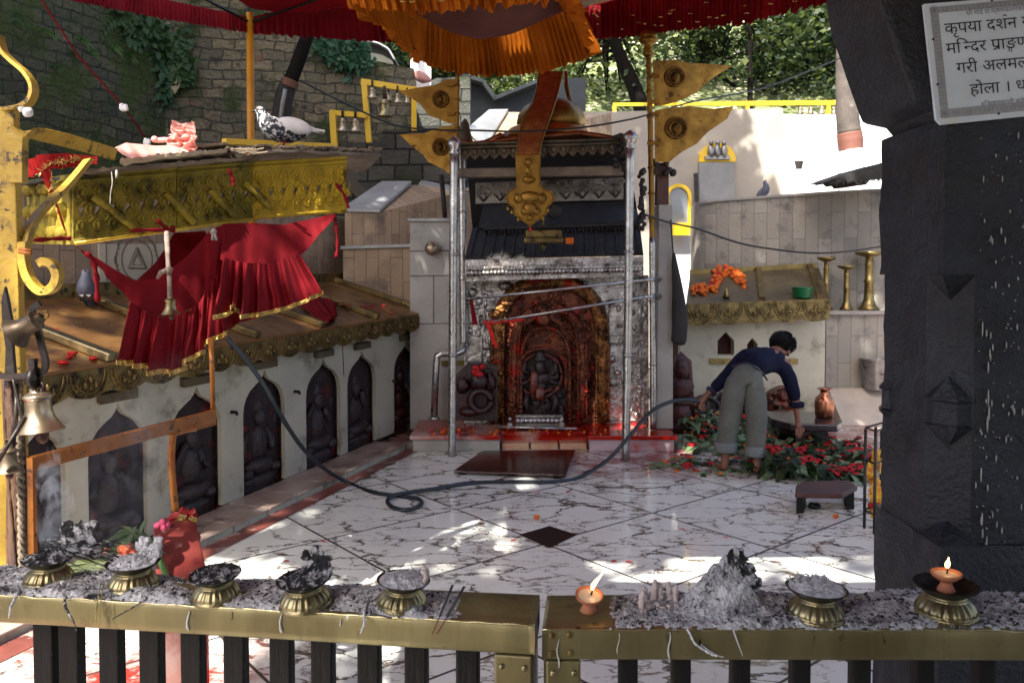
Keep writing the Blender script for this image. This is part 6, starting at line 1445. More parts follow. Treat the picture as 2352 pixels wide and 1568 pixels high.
# ---------------------------------------------------------------- small yellow canopy over the gallery
cn = thing("pierced_canopy", "yellow pierced metal canopy with a ragged board roof above the niche gallery", "canopy", D(470, 520, 3.4))
Lf, Rf = (165, 3.0), (792, 4.05)
def CP(u, y0, y1): return None
tl_, tr_, bl_, br_ = D(165, 400, 3.0), D(792, 360, 4.05), D(165, 562, 3.0), D(792, 490, 4.05)
bm_ = D(575, 506, 3.69); tm_ = D(575, 372, 3.69)
def FP(u, v, d=0.0):      # u 0..1 along, v 0..1 down
    dr_ = (tr_ - tl_); n = Vector((dr_.y, -dr_.x, 0)).normalized()
    uu = u; b_ = bl_.lerp(bm_, u / .62) if u < .62 else bm_.lerp(br_, (u - .62) / .38); t = tl_.lerp(tm_, u / .62) if u < .62 else tm_.lerp(tr_, (u - .62) / .38)
    return t.lerp(b_, v) + n * d
def pierced(u0, u1, nx, nm):
    holes = []; ny = 3
    for i in range(nx):
        for j in range(ny):
            cu, cv = u0 + (u1 - u0) * (i + .5) / nx, .16 + .72 * (j + .5) / ny; hw = (u1 - u0) / nx * .30; k = (i + j) % 2
            if j == 0: h = [(cu - hw, cv - .10), (cu + hw, cv - .10), (cu + hw * .3, cv + .02), (cu, cv + .07), (cu - hw * .3, cv + .02)]
            else: h = [(cu + hw * .62 * math.cos(t) * (1 + .4 * math.cos(3 * t + k)), cv + .085 * math.sin(t) * (1 + .4 * math.cos(3 * t + k))) for t in [2 * math.pi * q / 10 for q in range(10)]]
            holes.append(h)
    o = [(u0, 0), (u1, 0)]; n = nx
    low = [(u1 - (u1 - u0) * (q / (n * 6)), .955 + .045 * abs(math.sin(math.pi * q / 6))) for q in range(n * 6 + 1)]
    mb = MB().plate([o + low] + holes, lambda u, v, d: FP(u, v, d), .012)
    for i in range(nx):
        for j in range(3):
            cu, cv = u0 + (u1 - u0) * (i + (.5 if j != 1 else 1.0)) / nx, .14 + .72 * (j + .55) / 3
            if cu > u1: continue
            w = (tr_ - tl_).length * (u1 - u0) / nx
            R_ = (u1 - u0) / nx
            mb.tube([FP(cu + .26 * R_ * math.cos(t), cv + .075 * math.sin(t), .014) for t in [2 * math.pi * q / 9 for q in range(10)]], .0065, 5)
            mb.ball(FP(cu, cv, .014), (.013, .010, .016), 6, wob=.3, seed=i)
            if j < 2: mb.tube([FP(cu, cv + .08, .012), FP(cu + .25 * R_, cv + .14, .014), FP(cu - .1 * R_, cv + .20, .012)], [.011, .008, .006], 6)
    for v in (.02, .10, .95): mb.tube([FP(lerp(u0, u1, q / 10), v, .014) for q in range(11)], .008, 6)
    return mb.build(nm, YELF2 if u0 > .6 else YELF, cn)
YELF = mat("grimy_yellow_metal", (0.34, 0.27, 0.045), (0.21, 0.17, 0.035), 10, .8, spec=.2, bump=.5, bsc=40, spots=[((0.09, 0.07, 0.02), 11, .55, .1), ((0.13, 0.12, 0.02), 4, .55, .12)])
YELF2 = mat('yellower_metal', (0.46, 0.34, 0.04), (0.34, 0.24, 0.03), 10, .75, spec=.2, bump=.4, bsc=40, spots=[((0.12, 0.085, 0.015), 12, .60, .1)])
pierced(0.0, .325, 7, "fringe_panel"); pierced(.328, .618, 6, "fringe_panel"); pierced(.622, 1.0, 8, "fringe_panel")
for u, (a, b_) in ((.10, (.55, .98)), (.28, (.40, .92)), (.44, (.42, .9)), (.58, (.35, .8)), (.05, (.35, .75))): MB().tube([FP(u, a, .03), FP(u + .10, b_, .03)], .013, 7).build("slanting_rod", YELF, cn)
sl2 = D(66, 415, 3.5); sb2 = D(66, 560, 3.5)
mb = MB().add([tl_, sl2, sb2, bl_], [(0, 1, 2, 3)])
for i in range(5):
    for j in range(3): mb.ball(tl_.lerp(sl2, (i + .5) / 5).lerp(bl_.lerp(sb2, (i + .5) / 5), (j + .5) / 3) - Vector((.01, .01, 0)), (.024, .02, .022), 7, wob=.4, seed=i + j)
mb.build("side_panel", YELF, cn, thick=.012)
MB().tube([FP(0, .985, .02), FP(.62, .985, .02), FP(.62, .98, .02)], .008, 6).build("gilt_rail", mat("gilt_edge", (0.62, 0.46, 0.08), (0.4, 0.28, .04), 20, .4, .6), cn)
# roof: two or three ragged layers of board
def board(pts_f, back, th, seed, m, nm, wav=.010):
    mb = MB(); n = 60
    F0 = [poly([D(*p) for p in pts_f], k / n) for k in range(n + 1)]
    F0 = [p + Vector((0, .010 * N3((k * .22, seed, 0)), wav * .6 * N3((k * .13, seed, 5)))) for k, p in enumerate(F0)]
    B0 = [p + Vector(back) for p in F0]; T = [th * (.8 + .5 * N3((k * .6, seed, 9))) for k in range(n + 1)]
    vs = []
    for k in range(n + 1): vs += [F0[k], B0[k], B0[k] + Vector((0, 0, T[k])), F0[k] + Vector((0, 0, T[k]))]
    mb.add(vs, [(4 * k + j, 4 * k + (j + 1) % 4, 4 * k + 4 + (j + 1) % 4, 4 * k + 4 + j) for k in range(n) for j in range(4)] + [(3, 2, 1, 0), tuple(4 * n + j for j in range(4))]); return mb.build(nm, m, cn)
board([(188, 398, 2.94), (420, 378, 3.3), (560, 368, 3.6), (592, 356, 3.66)], (-.25, .9, .02), .016, 1, WOOD_OLD, "roof_board")
board([(592, 356, 3.62), (640, 348, 3.7), (760, 354, 3.95), (876, 358, 4.25)], (-.25, .9, .02), .016, 2, mat("grey_weathered_wood", (0.24, 0.21, 0.17), (0.12, 0.10, 0.08), 6, .85, bump=.6, spots=[((0.6, 0.6, 0.6), 15, .66, .05)]), "roof_board")
board([(275, 376, 3.0), (330, 366, 3.1), (430, 356, 3.28), (520, 350, 3.5)], (-.2, .8, .01), .018, 3, mat("pale_sunbleached_wood", (0.55, 0.48, 0.36), (0.36, 0.30, 0.20), 9, .8, bump=.5), "roof_board")
board([(395, 348, 3.3), (455, 338, 3.4), (520, 332, 3.5)], (-.2, .8, .01), .014, 4, WOOD_OLD, "roof_board")
mb = MB(); mb.beam(D(515, 325, 4.3), D(760, 336, 4.9), .04, .03); mb.build("rear_rail", YEL2, cn)
mb = MB()
for k in range(150):
    t = r.random(); p = poly([D(520, 352, 3.5), D(600, 344, 3.66), D(870, 350, 4.22)], t); mb.ball(p + Vector((0, r.uniform(0, .05), r.uniform(.008, .022))), (r.uniform(.008, .022), .012, r.uniform(.004, .010)), 5, wob=.7, seed=k, sm=False)
for k in range(26):
    p = D(lerp(520, 590, r.random()), 350 + r.uniform(-8, 4), 3.55); mb.tube([p, p + Vector((r.uniform(-.06, .06), 0, r.uniform(-.012, .012)))], .005, 4, True, False)
mb.build("crumbled_edge", WOOD_OLD, cn)
board([(48, 424, 3.3), (120, 415, 3.15), (190, 404, 2.96)], (-.1, .5, .02), .014, 7, mat("blackened_wood", (0.06, 0.055, 0.045), (0.03, 0.028, 0.024), 8, .8), "roof_board")
mb = MB().prism([D(795, 385, 4.0), D(838, 438, 4.3), D(820, 452, 4.3), D(795, 430, 4.0)], (0, .03, 0)); mb.build("corner_flap", mat("dark_flap", (0.11, 0.09, 0.07), None, r=.8), cn)
# droppings / wax strings
mb = MB(); mb.tube(spline([D(256, 395, 2.95), D(258, 420, 2.94), D(254, 445, 2.94), D(253, 470, 2.94)], 4), .0016, 5); mb.ball(D(268, 400, 2.93), (.006, .006, .016), 7, wob=.5); mb.tube([D(490, 530, 3.3), D(488, 552, 3.3)], .006, 6); mb.tube([D(492, 530, 3.3), D(497, 552, 3.3)], .005, 6); mb.ball(D(490, 532, 3.3), .013, 8, wob=.4)
mb.build("hanging_strand", mat("grey_strand", (.4, .38, .36), (.25, .24, .22), 40), cn)

# things on and about the little canopy
mb = MB(); c0 = D(425, 320, 3.35)
mb.grid(lambda u, v: D(lerp(398, 448, u), lerp(282, 342, v), 3.36) + Vector((.022 * N3((u * 4, v * 4, 1)), .05 * N3((u * 5, v * 5, 7)), .02 * N3((u * 4, v * 3, 3)))), 18, 18, False); mb.grid(lambda u, v: D(lerp(385, 450, u), lerp(310, 345, v), 3.33) + Vector((.02 * N3((u * 4, v * 4, 11)), .05 * N3((u * 5, v * 5, 17)), .02 * N3((u * 4, v * 3, 13)))), 18, 12, False)
cloth(mb, [D(263, 340, 3.1), D(290, 328, 3.15), D(360, 335, 3.25), D(440, 332, 3.4)], [D(278, 352, 3.0), D(300, 364, 3.02), D(360, 355, 3.15), D(450, 350, 3.35)], 40, 6, 6, .012)
mb.tube(spline([D(406, 308, 3.34), D(392, 318, 3.34), D(370, 322, 3.34), D(356, 322, 3.34)], 5), [.008] * 8 + [.011] * 8, 8); mb.ball(D(355, 320, 3.33), .014, 9)
tag(mb.build("plastic_bag", PINK_PL, None, c0), "crumpled pale pink plastic bag caught on the yellow canopy roof", "bag")
mb = MB(); cloth(mb, [D(52, 375, 3.0), D(90, 355, 2.95), D(150, 352, 2.95), D(225, 360, 2.95)], [D(66, 410, 2.95), D(110, 390, 2.9), D(160, 385, 2.9), D(222, 374, 2.9)], 40, 6, 7, .02)
cloth(mb, [D(85, 385, 2.9), D(118, 380, 2.9)], [D(116, 445, 2.88), D(120, 440, 2.88)], 8, 12, 2, .015); cloth(mb, [D(118, 440, 2.88), D(124, 440, 2.88)], [D(146, 525, 2.87), D(154, 536, 2.87)], 4, 14, 1, .01)
t = thing("red_garland", "red cloth garland with spiky gold tinsel hooked on the yellow bracket arm", "garland", D(110, 390, 2.9))
mb.build("cloth", mat("bright_red_cloth", (0.25, 0.010, 0.009), (0.15, 0.006, 0.006), 14, .8, trans=.2, spec=.1), t)
mb = MB()
for k in range(120):
    p = poly([D(90, 400, 2.88), D(120, 375, 2.9), D(200, 365, 2.92)] if k % 3 else [D(118, 400, 2.88), D(124, 440, 2.87), D(130, 500, 2.87)], r.random()); d = Vector((r.uniform(-1, 1), r.uniform(-.6, .2), r.uniform(-1, 1))).normalized() * r.uniform(.012, .03); mb.tube([p, p + d], [.0016, .0006], 3, False, False)
mb.build("tinsel", TINSEL, t)
# red thread with white flowers slanting down from above
mb = MB().tube([D(88, -10, 3.6), D(180, 130, 3.7), D(284, 246, 3.8), D(340, 326, 3.85)], .004, 5)
t = thing("flower_string", "thin red string with two white flowers slanting across the mossy wall", "string", D(284, 246, 3.8)); mb.build("thread", RED_DK, t)
for x, y in ((284, 247), (340, 326)):
    mb = MB()
    for k in range(7): mb.ball(D(x, y, 3.78) + Vector((r.uniform(-.012, .012), 0, r.uniform(-.012, .012))), (.013, .01, .011), 7, wob=.4, seed=k)
    mb.build("flower", WHITEWASH, t)

# red cloth slung under the canopy
cl = thing("red_cloth", "red cloth with pleated gold edged skirts slung under the yellow pierced canopy", "cloth", D(500, 620, 3.3))
YC0 = lambda x: lerp(2.92, 3.98, (x - 165) / 625)
def CC(pts, dy=0.0): return [D(x, y, YC0(x) + dy) for x, y in pts]
mb = MB()
cloth(mb, CC([(176, 566), (250, 610), (312, 645), (355, 640), (420, 598), (478, 535), (530, 514)], -.02), CC([(184, 572), (250, 640), (296, 688), (345, 722), (400, 731), (452, 702), (520, 606)], -.04), 60, 14, 5, .015, seed=1)
cloth(mb, CC([(515, 514), (580, 512), (650, 516), (720, 502), (770, 491)], -.01), CC([(505, 596), (560, 604), (610, 606), (690, 588), (772, 496)], -.05), 50, 14, 4, .012, seed=2)
cloth(mb, CC([(480, 530), (515, 514)], -.02), CC([(470, 690), (530, 596)], -.045), 10, 14, 1, .008, seed=3)
mb.build("sling", RED_CLOTH, cl)
mb = MB(); cloth(mb, CC([(308, 650), (360, 600), (400, 535), (470, 530)], .25), CC([(312, 655), (350, 650), (420, 610), (480, 545)], .12), 24, 8, 3, .01); mb.build("inner_fold", RED_DK, cl)
sk1b = CC([(273, 834), (310, 846), (316, 842), (345, 858), (400, 861), (426, 850), (424, 835), (470, 812), (466, 797), (490, 784), (528, 768)], -.10)
mb = MB(); cloth(mb, CC([(298, 690), (345, 722), (400, 731), (452, 702), (500, 630), (515, 600)], -.045), sk1b, 150, 16, 7.5, .036, seed=5); mb.build("lower_skirt", RED_CLOTH, cl)
sk2b = CC([(490, 735), (520, 728), (543, 706), (548, 733), (600, 727), (650, 715), (700, 697), (746, 675)], -.13)
mb = MB(); cloth(mb, CC([(513, 592), (560, 603), (610, 606), (690, 585)], -.07), sk2b, 150, 16, 7, .034, seed=6); mb.build("upper_skirt", RED_CLOTH, cl)
mb = MB(); cloth(mb, CC([(470, 700), (560, 680), (700, 640)], -.02), CC([(475, 790), (548, 742), (720, 690)], -.03), 60, 10, 7, .02, seed=8); mb.build("rear_skirt", RED_CLOTH, cl)
def trim(bot, h, seed, folds, amp):
    mb = MB(); top = [p + Vector((0, 0, h)) for p in bot]
    def fn(u, v):
        p = poly(top, u).lerp(poly(bot, u), v); w = fold(u, 1, folds, seed); p = p + Vector((0, -1, 0)) * (amp * w + amp * .8 * noise.noise(Vector((u * 5, 2, seed + 3))) + .006); return p
    return mb.grid(fn, 150, 2)
trim(sk1b, .020, 5, 7.5, .036).build("gold_trim", TINSEL, cl); trim(sk2b, .020, 6, 7, .034).build("gold_trim", TINSEL, cl)
mb = MB()
for a in ([(197, 580), (214, 600), (222, 640), (224, 694)], [(768, 492), (772, 520), (775, 560), (772, 592)], [(360, 505), (378, 520), (388, 528), (400, 520)], [(77, 552), (130, 548), (160, 548)], [(525, 388), (534, 410), (536, 426)], [(770, 420), (792, 450), (800, 478)], [(300, 530), (350, 528), (400, 530)]):
    w = .010 if a[0][0] != 197 else .012; P = spline(CC(a, -.04), 5); mb.tube(P, [w * (.5 + .5 * math.sin(k * .8) ** 2) for k in range(len(P))], 6)
mb.build("tie", RED_CLOTH, cl)
# small bell on a strip of rag
t = bell(D(392, 722, 2.88), .58, None, "small bell hung on a knotted pale rag before the red cloth", BRASS_BRT, "bells under the yellow canopy")
P = spline([D(383, 533, 2.98), D(386, 600, 2.92), D(389, 640, 2.88), D(390, 690, 2.88)], 6)
mb = MB().tube(P, [.009, .010, .010, .009, .009, .008] + [.008] * (len(P) - 6), 7); mb.ball(D(387, 620, 2.88), .014, 8, wob=.4); mb.tube([D(387, 620, 2.88), D(370, 625, 2.87), D(361, 640, 2.87)], [.009, .010, .005], 6)
mb.build("rag", mat("pale_rag", (0.36, 0.29, 0.25), (0.20, 0.15, 0.13), 25, .85, bump=.5), t)

# pigeons
def pigeon(p, s, yaw, mb_, mh, lab, stand=False, pitch=0.0):
    o = thing("pigeon", lab, "pigeon", p); M_ = Matrix.Translation(p) @ Matrix.Rotation(yaw, 4, 'Z') @ Matrix.Rotation(pitch, 4, 'Y') @ Matrix.Scale(s, 4) @ Matrix.Diagonal((.80 if not stand else 1, 1.15, .84 if not stand else 1, 1))
    # facing -x; one continuous body from tail to head
    mb = MB(); P = [(.17, .0, .10), (.14, 0, .095), (.10, 0, .09), (.04, 0, .085), (-.02, 0, .09), (-.07, 0, .105), (-.10, 0, .135), (-.115, 0, .165), (-.128, 0, .185), (-.145, 0, .188), (-.155, 0, .185)]
    mb.tube(P, [.012, .03, .05, .068, .072, .062, .045, .033, .031, .024, .008], 16); mb.xform(M_); body = mb.build("body", mb_, o)
    mb = MB()
    for sd in (-1, 1):
        mb.ball((.055, sd * .052, .105), (.10, .022, .045), 14, Matrix.Rotation(.16, 3, 'Y')); mb.prism([(.10, sd * .045, .13), (.21, sd * .02, .092), (.20, sd * .018, .082), (.09, sd * .06, .08)], (0, sd * .008, 0))
    mb.xform(M_); mb.build("wing", mh[0], o)
    mb = MB().prism([(.12, -.03, .10), (.235, -.035, .085), (.24, 0, .083), (.235, .035, .085), (.12, .03, .10)], (0, 0, .010)); mb.xform(M_); mb.build("tail", mh[0], o)
    mb = MB().lathe([(.007, 0), (.005, .012), (.001, .02)], (-.155, 0, .184), 8, Matrix.Rotation(-1.75, 3, 'Y')); mb.xform(M_); mb.build("beak", IRON, o)
    mb = MB()
    for sd in (-1, 1): mb.ball((-.138, sd * .026, .191), .006, 8)
    mb.xform(M_); mb.build("eye", mat("orange_eye", (0.5, 0.12, 0.02), None, r=.2), o)
    mb = MB()
    for sd in (-1, 1):
        mb.tube([(.01, sd * .025, .04), (.005, sd * .025, .004)], .005, 6)
        for k in (-1, 0, 1): mb.tube([(.005, sd * .025, .004), (-.025, sd * .025 + k * .012, .002)], .003, 5)
    mb.xform(M_); mb.build("leg", PETAL_R if not stand else mat("white_feet", (0.6, 0.55, 0.52), None), o)
    return o
WHITE_F = mat("white_feather", (0.72, 0.71, 0.70), (0.60, 0.59, 0.58), 12, .7, bump=.2, bsc=50)
MOTTLE = mat("mottled_feather", (0.66, 0.66, 0.66), (0.50, 0.50, 0.52), 12, .7, spots=[((0.03, 0.035, 0.045), 46, .45, .05)])
GREY_F = mat("slate_feather", (0.12, 0.125, 0.17), (0.07, 0.075, 0.10), 9, .6)
pigeon(D(650, 336, 3.9), 1.02, .35, MOTTLE, (WHITE_F,), "plump white pigeon with a dark speckled breast resting on the canopy roof")
pigeon(D(196, 682, 5.2), .70, 1.9, GREY_F, (GREY_F,), "slate grey pigeon perched on the gallery ridge beside the drawn diagram", True, .75)
pigeon(D(1764, 449, 9.95), .75, 2.5, GREY_F, (GREY_F,), "distant dark pigeon standing on top of the curved clad wall", True, .85)

# leaves and red block behind the rail
rb = thing("red_pedestal", "red smeared stone pedestal just behind the left rail carrying flowers and leaves", "pedestal", D(420, 1300, 2.6)); rb.location.z = 0
q = [D(352, 1215, 2.5), D(430, 1190, 2.66), D(478, 1330, 2.45), D(372, 1345, 2.3)]
top = [D(350, 1212, 2.55), D(447, 1185, 2.62), D(440, 1175, 2.8), D(372, 1190, 2.8)]
lo = [D(360, 1345, 2.32), D(478, 1325, 2.40), D(470, 1325, 2.8), D(380, 1325, 2.8)]
bt = [Vector((p.x, p.y, 0)) for p in lo]
MB().hexa(bt + [p - Vector((0, 0, .002)) for p in lo]).build('base', MARB_R, rb); mb = MB().hexa(lo + top); mb.build("block", mat("vermilion_marble", (0.26, 0.07, 0.06), (0.14, 0.02, 0.018), 5, .4, spots=[((0.60, 0.42, 0.38), 4, .60, .08), ((0.12, 0.02, 0.02), 9, .64, .08)]), rb, bevel=.006)
fo = thing("flower_offering", "red and gold cloth flowers with a pink rose on the red pedestal", "flowers", D(415, 1190, 2.7))
mb = MB()
for k in range(26): mb.ball(D(r.uniform(395, 452), r.uniform(1172, 1235), 2.62), (r.uniform(.010, .022), .012, r.uniform(.008, .02)), 7, wob=.7, seed=k, sm=False)
mb.build("red_flower", mat("crimson_petal", (0.36, 0.015, 0.012), (0.20, 0.01, 0.01), 22, .6), fo)
mb = MB()
for k in range(9): 
    p = D(r.uniform(410, 452), r.uniform(1172, 1225), 2.6); mb.ball(p, (.016, .006, .009), 8, Matrix.Rotation(r.uniform(-.6, .6), 3, 'Y'), wob=.4, seed=k)
mb.build("gold_leaf", TINSEL, fo)
mb = MB()
for k in range(14): t = r.uniform(0, 6.3); mb.ball(D(375, 1206, 2.56) + Vector((.016 * math.cos(t) * r.random(), r.uniform(-.01, .01), .014 * math.sin(t) * r.random())), (.014, .006, .011), 7, Matrix.Rotation(t, 3, 'Y'), wob=.4, seed=k)
mb.build("pink_rose", PINK, fo)
mb = MB()
for k in range(14): mb.ball(D(r.uniform(430, 455), r.uniform(1215, 1248), 2.58), (.008, .006, .007), 6, wob=.5, seed=k)
mb.build("orange_petal", MARIGOLD, fo)
def blade(mb, p, d, L, w, nrm=Vector((0, -1, .4)), bend=.2):
    d = d.normalized(); s = d.cross(nrm).normalized(); n = s.cross(d); vs = []
    for k in range(7):
        t = k / 6; c = p + d * L * t - Vector((0, 0, bend * L * t * t)); ww = w * math.sin(math.pi * min(.97, .06 + .94 * t)) ** .8
        vs += [c - s * ww + n * ww * .25, c, c + s * ww + n * ww * .25]
    mb.add(vs, [(3 * k + j, 3 * k + j + 1, 3 * k + 4 + j, 3 * k + 3 + j) for k in range(6) for j in (0, 1)], True)
lv = thing("leaf_sprig", "sprig of long green leaves behind the second lamp stand", "leaves", D(320, 1290, 2.4))
mb = MB(); c0 = D(318, 1232, 2.4)
for k in range(17):
    a = r.uniform(-.9, 3.9); p = c0 + Vector((r.uniform(-.03, .03), r.uniform(-.02, .02), r.uniform(-.03, .01))); blade(mb, p, Vector((math.cos(a), r.uniform(-.5, .2), math.sin(a) * .55 + .1)), r.uniform(.05, .095), r.uniform(.005, .008), bend=r.uniform(.1, .6))
for k in range(6): blade(mb, D(352 + 4 * k, 1240 + 9 * k, 2.36), Vector((.35, -.2, -.8)), .08, .008)
for k in range(5): blade(mb, D(300 - 10 * k, 1242 + 8 * k, 2.38), Vector((-.8, -.2, -.35)), .09, .010)
mb.build("leaf", mat("sage_leaf", (0.09, 0.17, 0.055), (0.05, 0.105, 0.035), 12, .45, trans=.25), lv)
mb = MB(); mb.tube(spline([D(345, 1235, 2.38), D(318, 1218, 2.4), D(290, 1245, 2.4), D(262, 1285, 2.4)], 5), .0025, 5); mb.build("stem", LEAF_B, lv)
mb = MB()
for k in range(8): mb.ball(D(r.uniform(275, 310), r.uniform(1252, 1278), 2.35), (.014, .01, .011), 7, wob=.6, seed=k)
tag(mb.build("orange_offering", mat("orange_petals", (0.55, 0.15, 0.05), (0.38, 0.09, 0.05), 24, .7), None, D(292, 1266, 2.35)), "faded orange petals among the green leaves behind the second stand", "petals")
mb = MB(); mb.ball(D(243, 1265, 2.35), .010, 8, wob=.4); tag(mb.build("marigold", MARIGOLD, None, D(243, 1265, 2.35)), "single marigold bud left of the green leaf sprig behind the rail", "flower", "loose marigolds")
mb = MB()
for k in range(60): a = r.uniform(-.4, .4); blade(mb, D(r.uniform(185, 235), r.uniform(1288, 1312), 2.2), Vector((math.cos(a) * r.choice((-1, 1)), -.2, math.sin(a))), r.uniform(.02, .05), .004)
tag(mb.build("grass_tuft", LEAF_B, None, D(212, 1300, 2.2)), "bright green grass tuft between the first and second lamp stands", "grass")
# ---------------------------------------------------------------- ledge shrine at the right
YL = 9.3
ls = thing("ledge_shrine", "white marble offering shrine with a small brass roof and pierced fringe at the right", "shrine", D(1740, 945, YL)); ls.location.z = 0
q = [D(1562, 960, YL), D(1893, 960, YL), D(1900, 700, YL), D(1562, 705, YL)]; q[0].z = q[1].z = 0
x0, x1 = q[0].x, q[1].x
def W3(u, v, d): return Vector((u, YL - d, v))
zb = lambda y: D(1700, y, YL).z; xx = lambda x: D(x, 800, YL).x
niche = [(xx(1648), zb(815)), (xx(1686), zb(815)), (xx(1686), zb(782)), (xx(1667), zb(762)), (xx(1648), zb(782))]
n2 = [(xx(1716), zb(815)), (xx(1740), zb(815)), (xx(1740), zb(790)), (xx(1728), zb(776)), (xx(1716), zb(790))]
MB().plate([[(x0, 0), (x1, 0), (x1, zb(700)), (x0, zb(700))], niche, n2], lambda u, v, d: W3(u, v, -d), .14).build("wall", MARB_W, ls)
MB().box(((x0 + x1) / 2, YL + .4, zb(820) / 2 + .3), (x1 - x0 - .02, .5, zb(820) + .5)).build("niche_back", mat("red_soot", (0.10, 0.02, 0.015), (0.03, 0.015, 0.014), 6, .8), ls)
for a, b_ in ((1630, 1688), (1812, 1832)): MB().box((xx((a + b_) / 2), YL - .01, zb(829)), (xx(b_) - xx(a), .03, .06)).build("brass_plate", BRASS, ls)
rfq = [D(1576, 704, YL - .25), D(1906, 692, YL - .25), D(1880, 618, YL + .55), D(1585, 634, YL + .55)]
mb = MB().hexa(rfq + [p + Vector((0, 0, .03)) for p in rfq]); mb.build("roof", BRASS_ROOF2 if False else mat("dull_roof_sheet", (0.22, 0.175, 0.105), (0.13, 0.105, 0.07), 4, .5, .6, spots=[((0.32, 0.28, 0.2), 8, .62, .1)]), ls)
MB().beam(rfq[3] + Vector((0, 0, .04)), rfq[2] + Vector((0, 0, .04)), .06, .07).build("ridge", BRASS, ls)
for t in (.53, .93): MB().beam(rfq[0].lerp(rfq[1], t) + Vector((0, 0, .055)), rfq[3].lerp(rfq[2], t) + Vector((0, 0, .055)), .06, .05).build("batten", BRASS, ls)
L = (rfq[1] - rfq[0]); dL = L.normalized()
mb = MB(); fringe(mb, lambda u, d, v: rfq[0] + dL * u + Vector((0, -d, v)), 0, L.length, .03, .25, .33); mb.build("fringe", mat("patchy_fringe", (0.27, 0.21, 0.09), (0.10, 0.075, 0.035), 12, .5, .6, bump=.3), ls)
# garland, green bowl
gd = thing("marigold_garland", "heap of orange marigold garlands with red blooms on the small brass roof", "garland", D(1650, 665, 9.2))
mb = MB(); mr = MB(); r = random.Random(12)
def roofpt(px, py): 
    n = (rfq[1] - rfq[0]).cross(rfq[3] - rfq[0]); R_ = ray(px, py); E_ = Vector((0, 0, EYE)); return E_ + R_ * ((rfq[0] - E_).dot(n) / R_.dot(n))
for k in range(170):
    t = r.random(); px, py = poly([Vector((1596, 678, 0)), Vector((1640, 668, 0)), Vector((1650, 630, 0)), Vector((1690, 640, 0)), Vector((1705, 660, 0))], t)[:2]
    px += r.uniform(-9, 9); py += r.uniform(-8, 10); p = roofpt(px, min(py, 690)) + Vector((0, -.02, r.uniform(.03, .08)))
    (mr if (1618 < px < 1680 and r.random() < .35) else mb).ball(p, r.uniform(.022, .034), 7, wob=.35, seed=k)
mb.build("marigold", MARIGOLD, gd); mr.build("red_bloom", PETAL_R, gd)
p = roofpt(1843, 690) + Vector((0, 0, .03)); mb = MB().lathe([(.08, 0), (.09, .005), (.115, .11), (.125, .118), (.118, .12), (.108, .11), (.085, .012), (.001, .01)], p, 28)
tag(mb.build("green_bowl", GREEN_PL, None, p), "green plastic bowl standing on the small brass roof", "bowl")
p = roofpt(1667, 690) + Vector((0, -.02, .035)); mb = MB().lathe([(.04, 0), (.035, .03), (.02, .08), (.012, .11)], p, 10); tag(mb.build("brass_spike", BRASS, None, p), "small worn brass spike standing in front of the marigold garland", "spike")
# clad wall and shelf right of it
rw = thing("clad_shelf_wall", "grey beige clad wall with a shelf carrying the brass lamp columns", "wall", D(1970, 900, YL)); rw.location.z = 0
q = [D(1896, 960, YL), D(2200, 960, YL)]; xa, xb = q[0].x + .003, q[1].x
MB().hexa([Vector(p) for p in ((xa, YL + .02, 0), (xb, YL + .02, 0), (xb, YL + .6, 0), (xa, YL + .6, 0), (xa, YL + .02, zb(722)), (xb, YL + .02, zb(722)), (xb, YL + .6, zb(722)), (xa, YL + .6, zb(722)))]).build("panel", CLADG, rw, uv=lambda v: (v[2], v[0]))
MB().hexa([Vector(p) for p in ((xa, YL - .03, zb(722) + .001), (xb, YL - .03, zb(722) + .001), (xb, YL + .6, zb(722) + .001), (xa, YL + .6, zb(722) + .001), (xa, YL - .03, zb(714)), (xb, YL - .03, zb(714)), (xb, YL + .6, zb(714)), (xa, YL + .6, zb(714)))]).build("shelf", mat("grey_coping", (0.33, 0.31, 0.29)), rw)
MB().hexa([Vector(p) for p in ((xa, YL - .5, 0), (xb, YL - .5, 0), (xb, YL + .015, 0), (xa, YL + .015, 0), (xa, YL - .06, zb(890)), (xb, YL - .06, zb(890)), (xb, YL + .015, zb(890)), (xa, YL + .015, zb(890)))]).build("skirt_slab", mat("pinkish_cream_marble", (0.46, 0.40, 0.34), (0.36, 0.31, 0.27), 3, .5, spots=[((0.20, 0.19, 0.13), 4, .62, .08), ((0.42, 0.05, 0.09), 2.2, .64, .05)]), rw)
LAMPP = [(.10, 0), (.105, .015), (.075, .05), (.05, .12), (.042, .30), (.055, .32), (.042, .34), (.040, .48), (.05, .50), (.04, .52), (.036, .58), (.10, .60), (.135, .615), (.14, .64), (.13, .64), (.10, .625), (.001, .62)]
for k, (px, ytop, sx, lab) in enumerate(((1897, 590, .75, "brass lamp column half hidden behind the small brass roof"), (1944, 610, .75, "shortest of the three brass lamp columns, in the middle of the shelf"), (1995, 578, 1.15, "tallest and stoutest brass lamp column, next to the black pillar"))):
    b_ = D(px, 714, YL + .2); b_.z = zb(714); h = D(px, ytop, YL + .2).z - b_.z; mb = MB().lathe([(a * sx, z * h / .64) for a, z in LAMPP], b_, 24)
    tag(mb.build("lamp_column", BRASS, None, b_), lab, "lamp column", "brass lamp columns on the shelf")
p = D(2012, 893, YL - .12); mb = MB().lathe([(.12, 0), (.125, .01), (.17, .33), (.178, .34), (.172, .35), (.16, .34), (.115, .015), (.001, .012)], p, 28); t = thing("tin_bucket", "grey tin bucket hung against the clad wall beside the black pillar", "bucket", p); mb.build("pail", TIN, t)
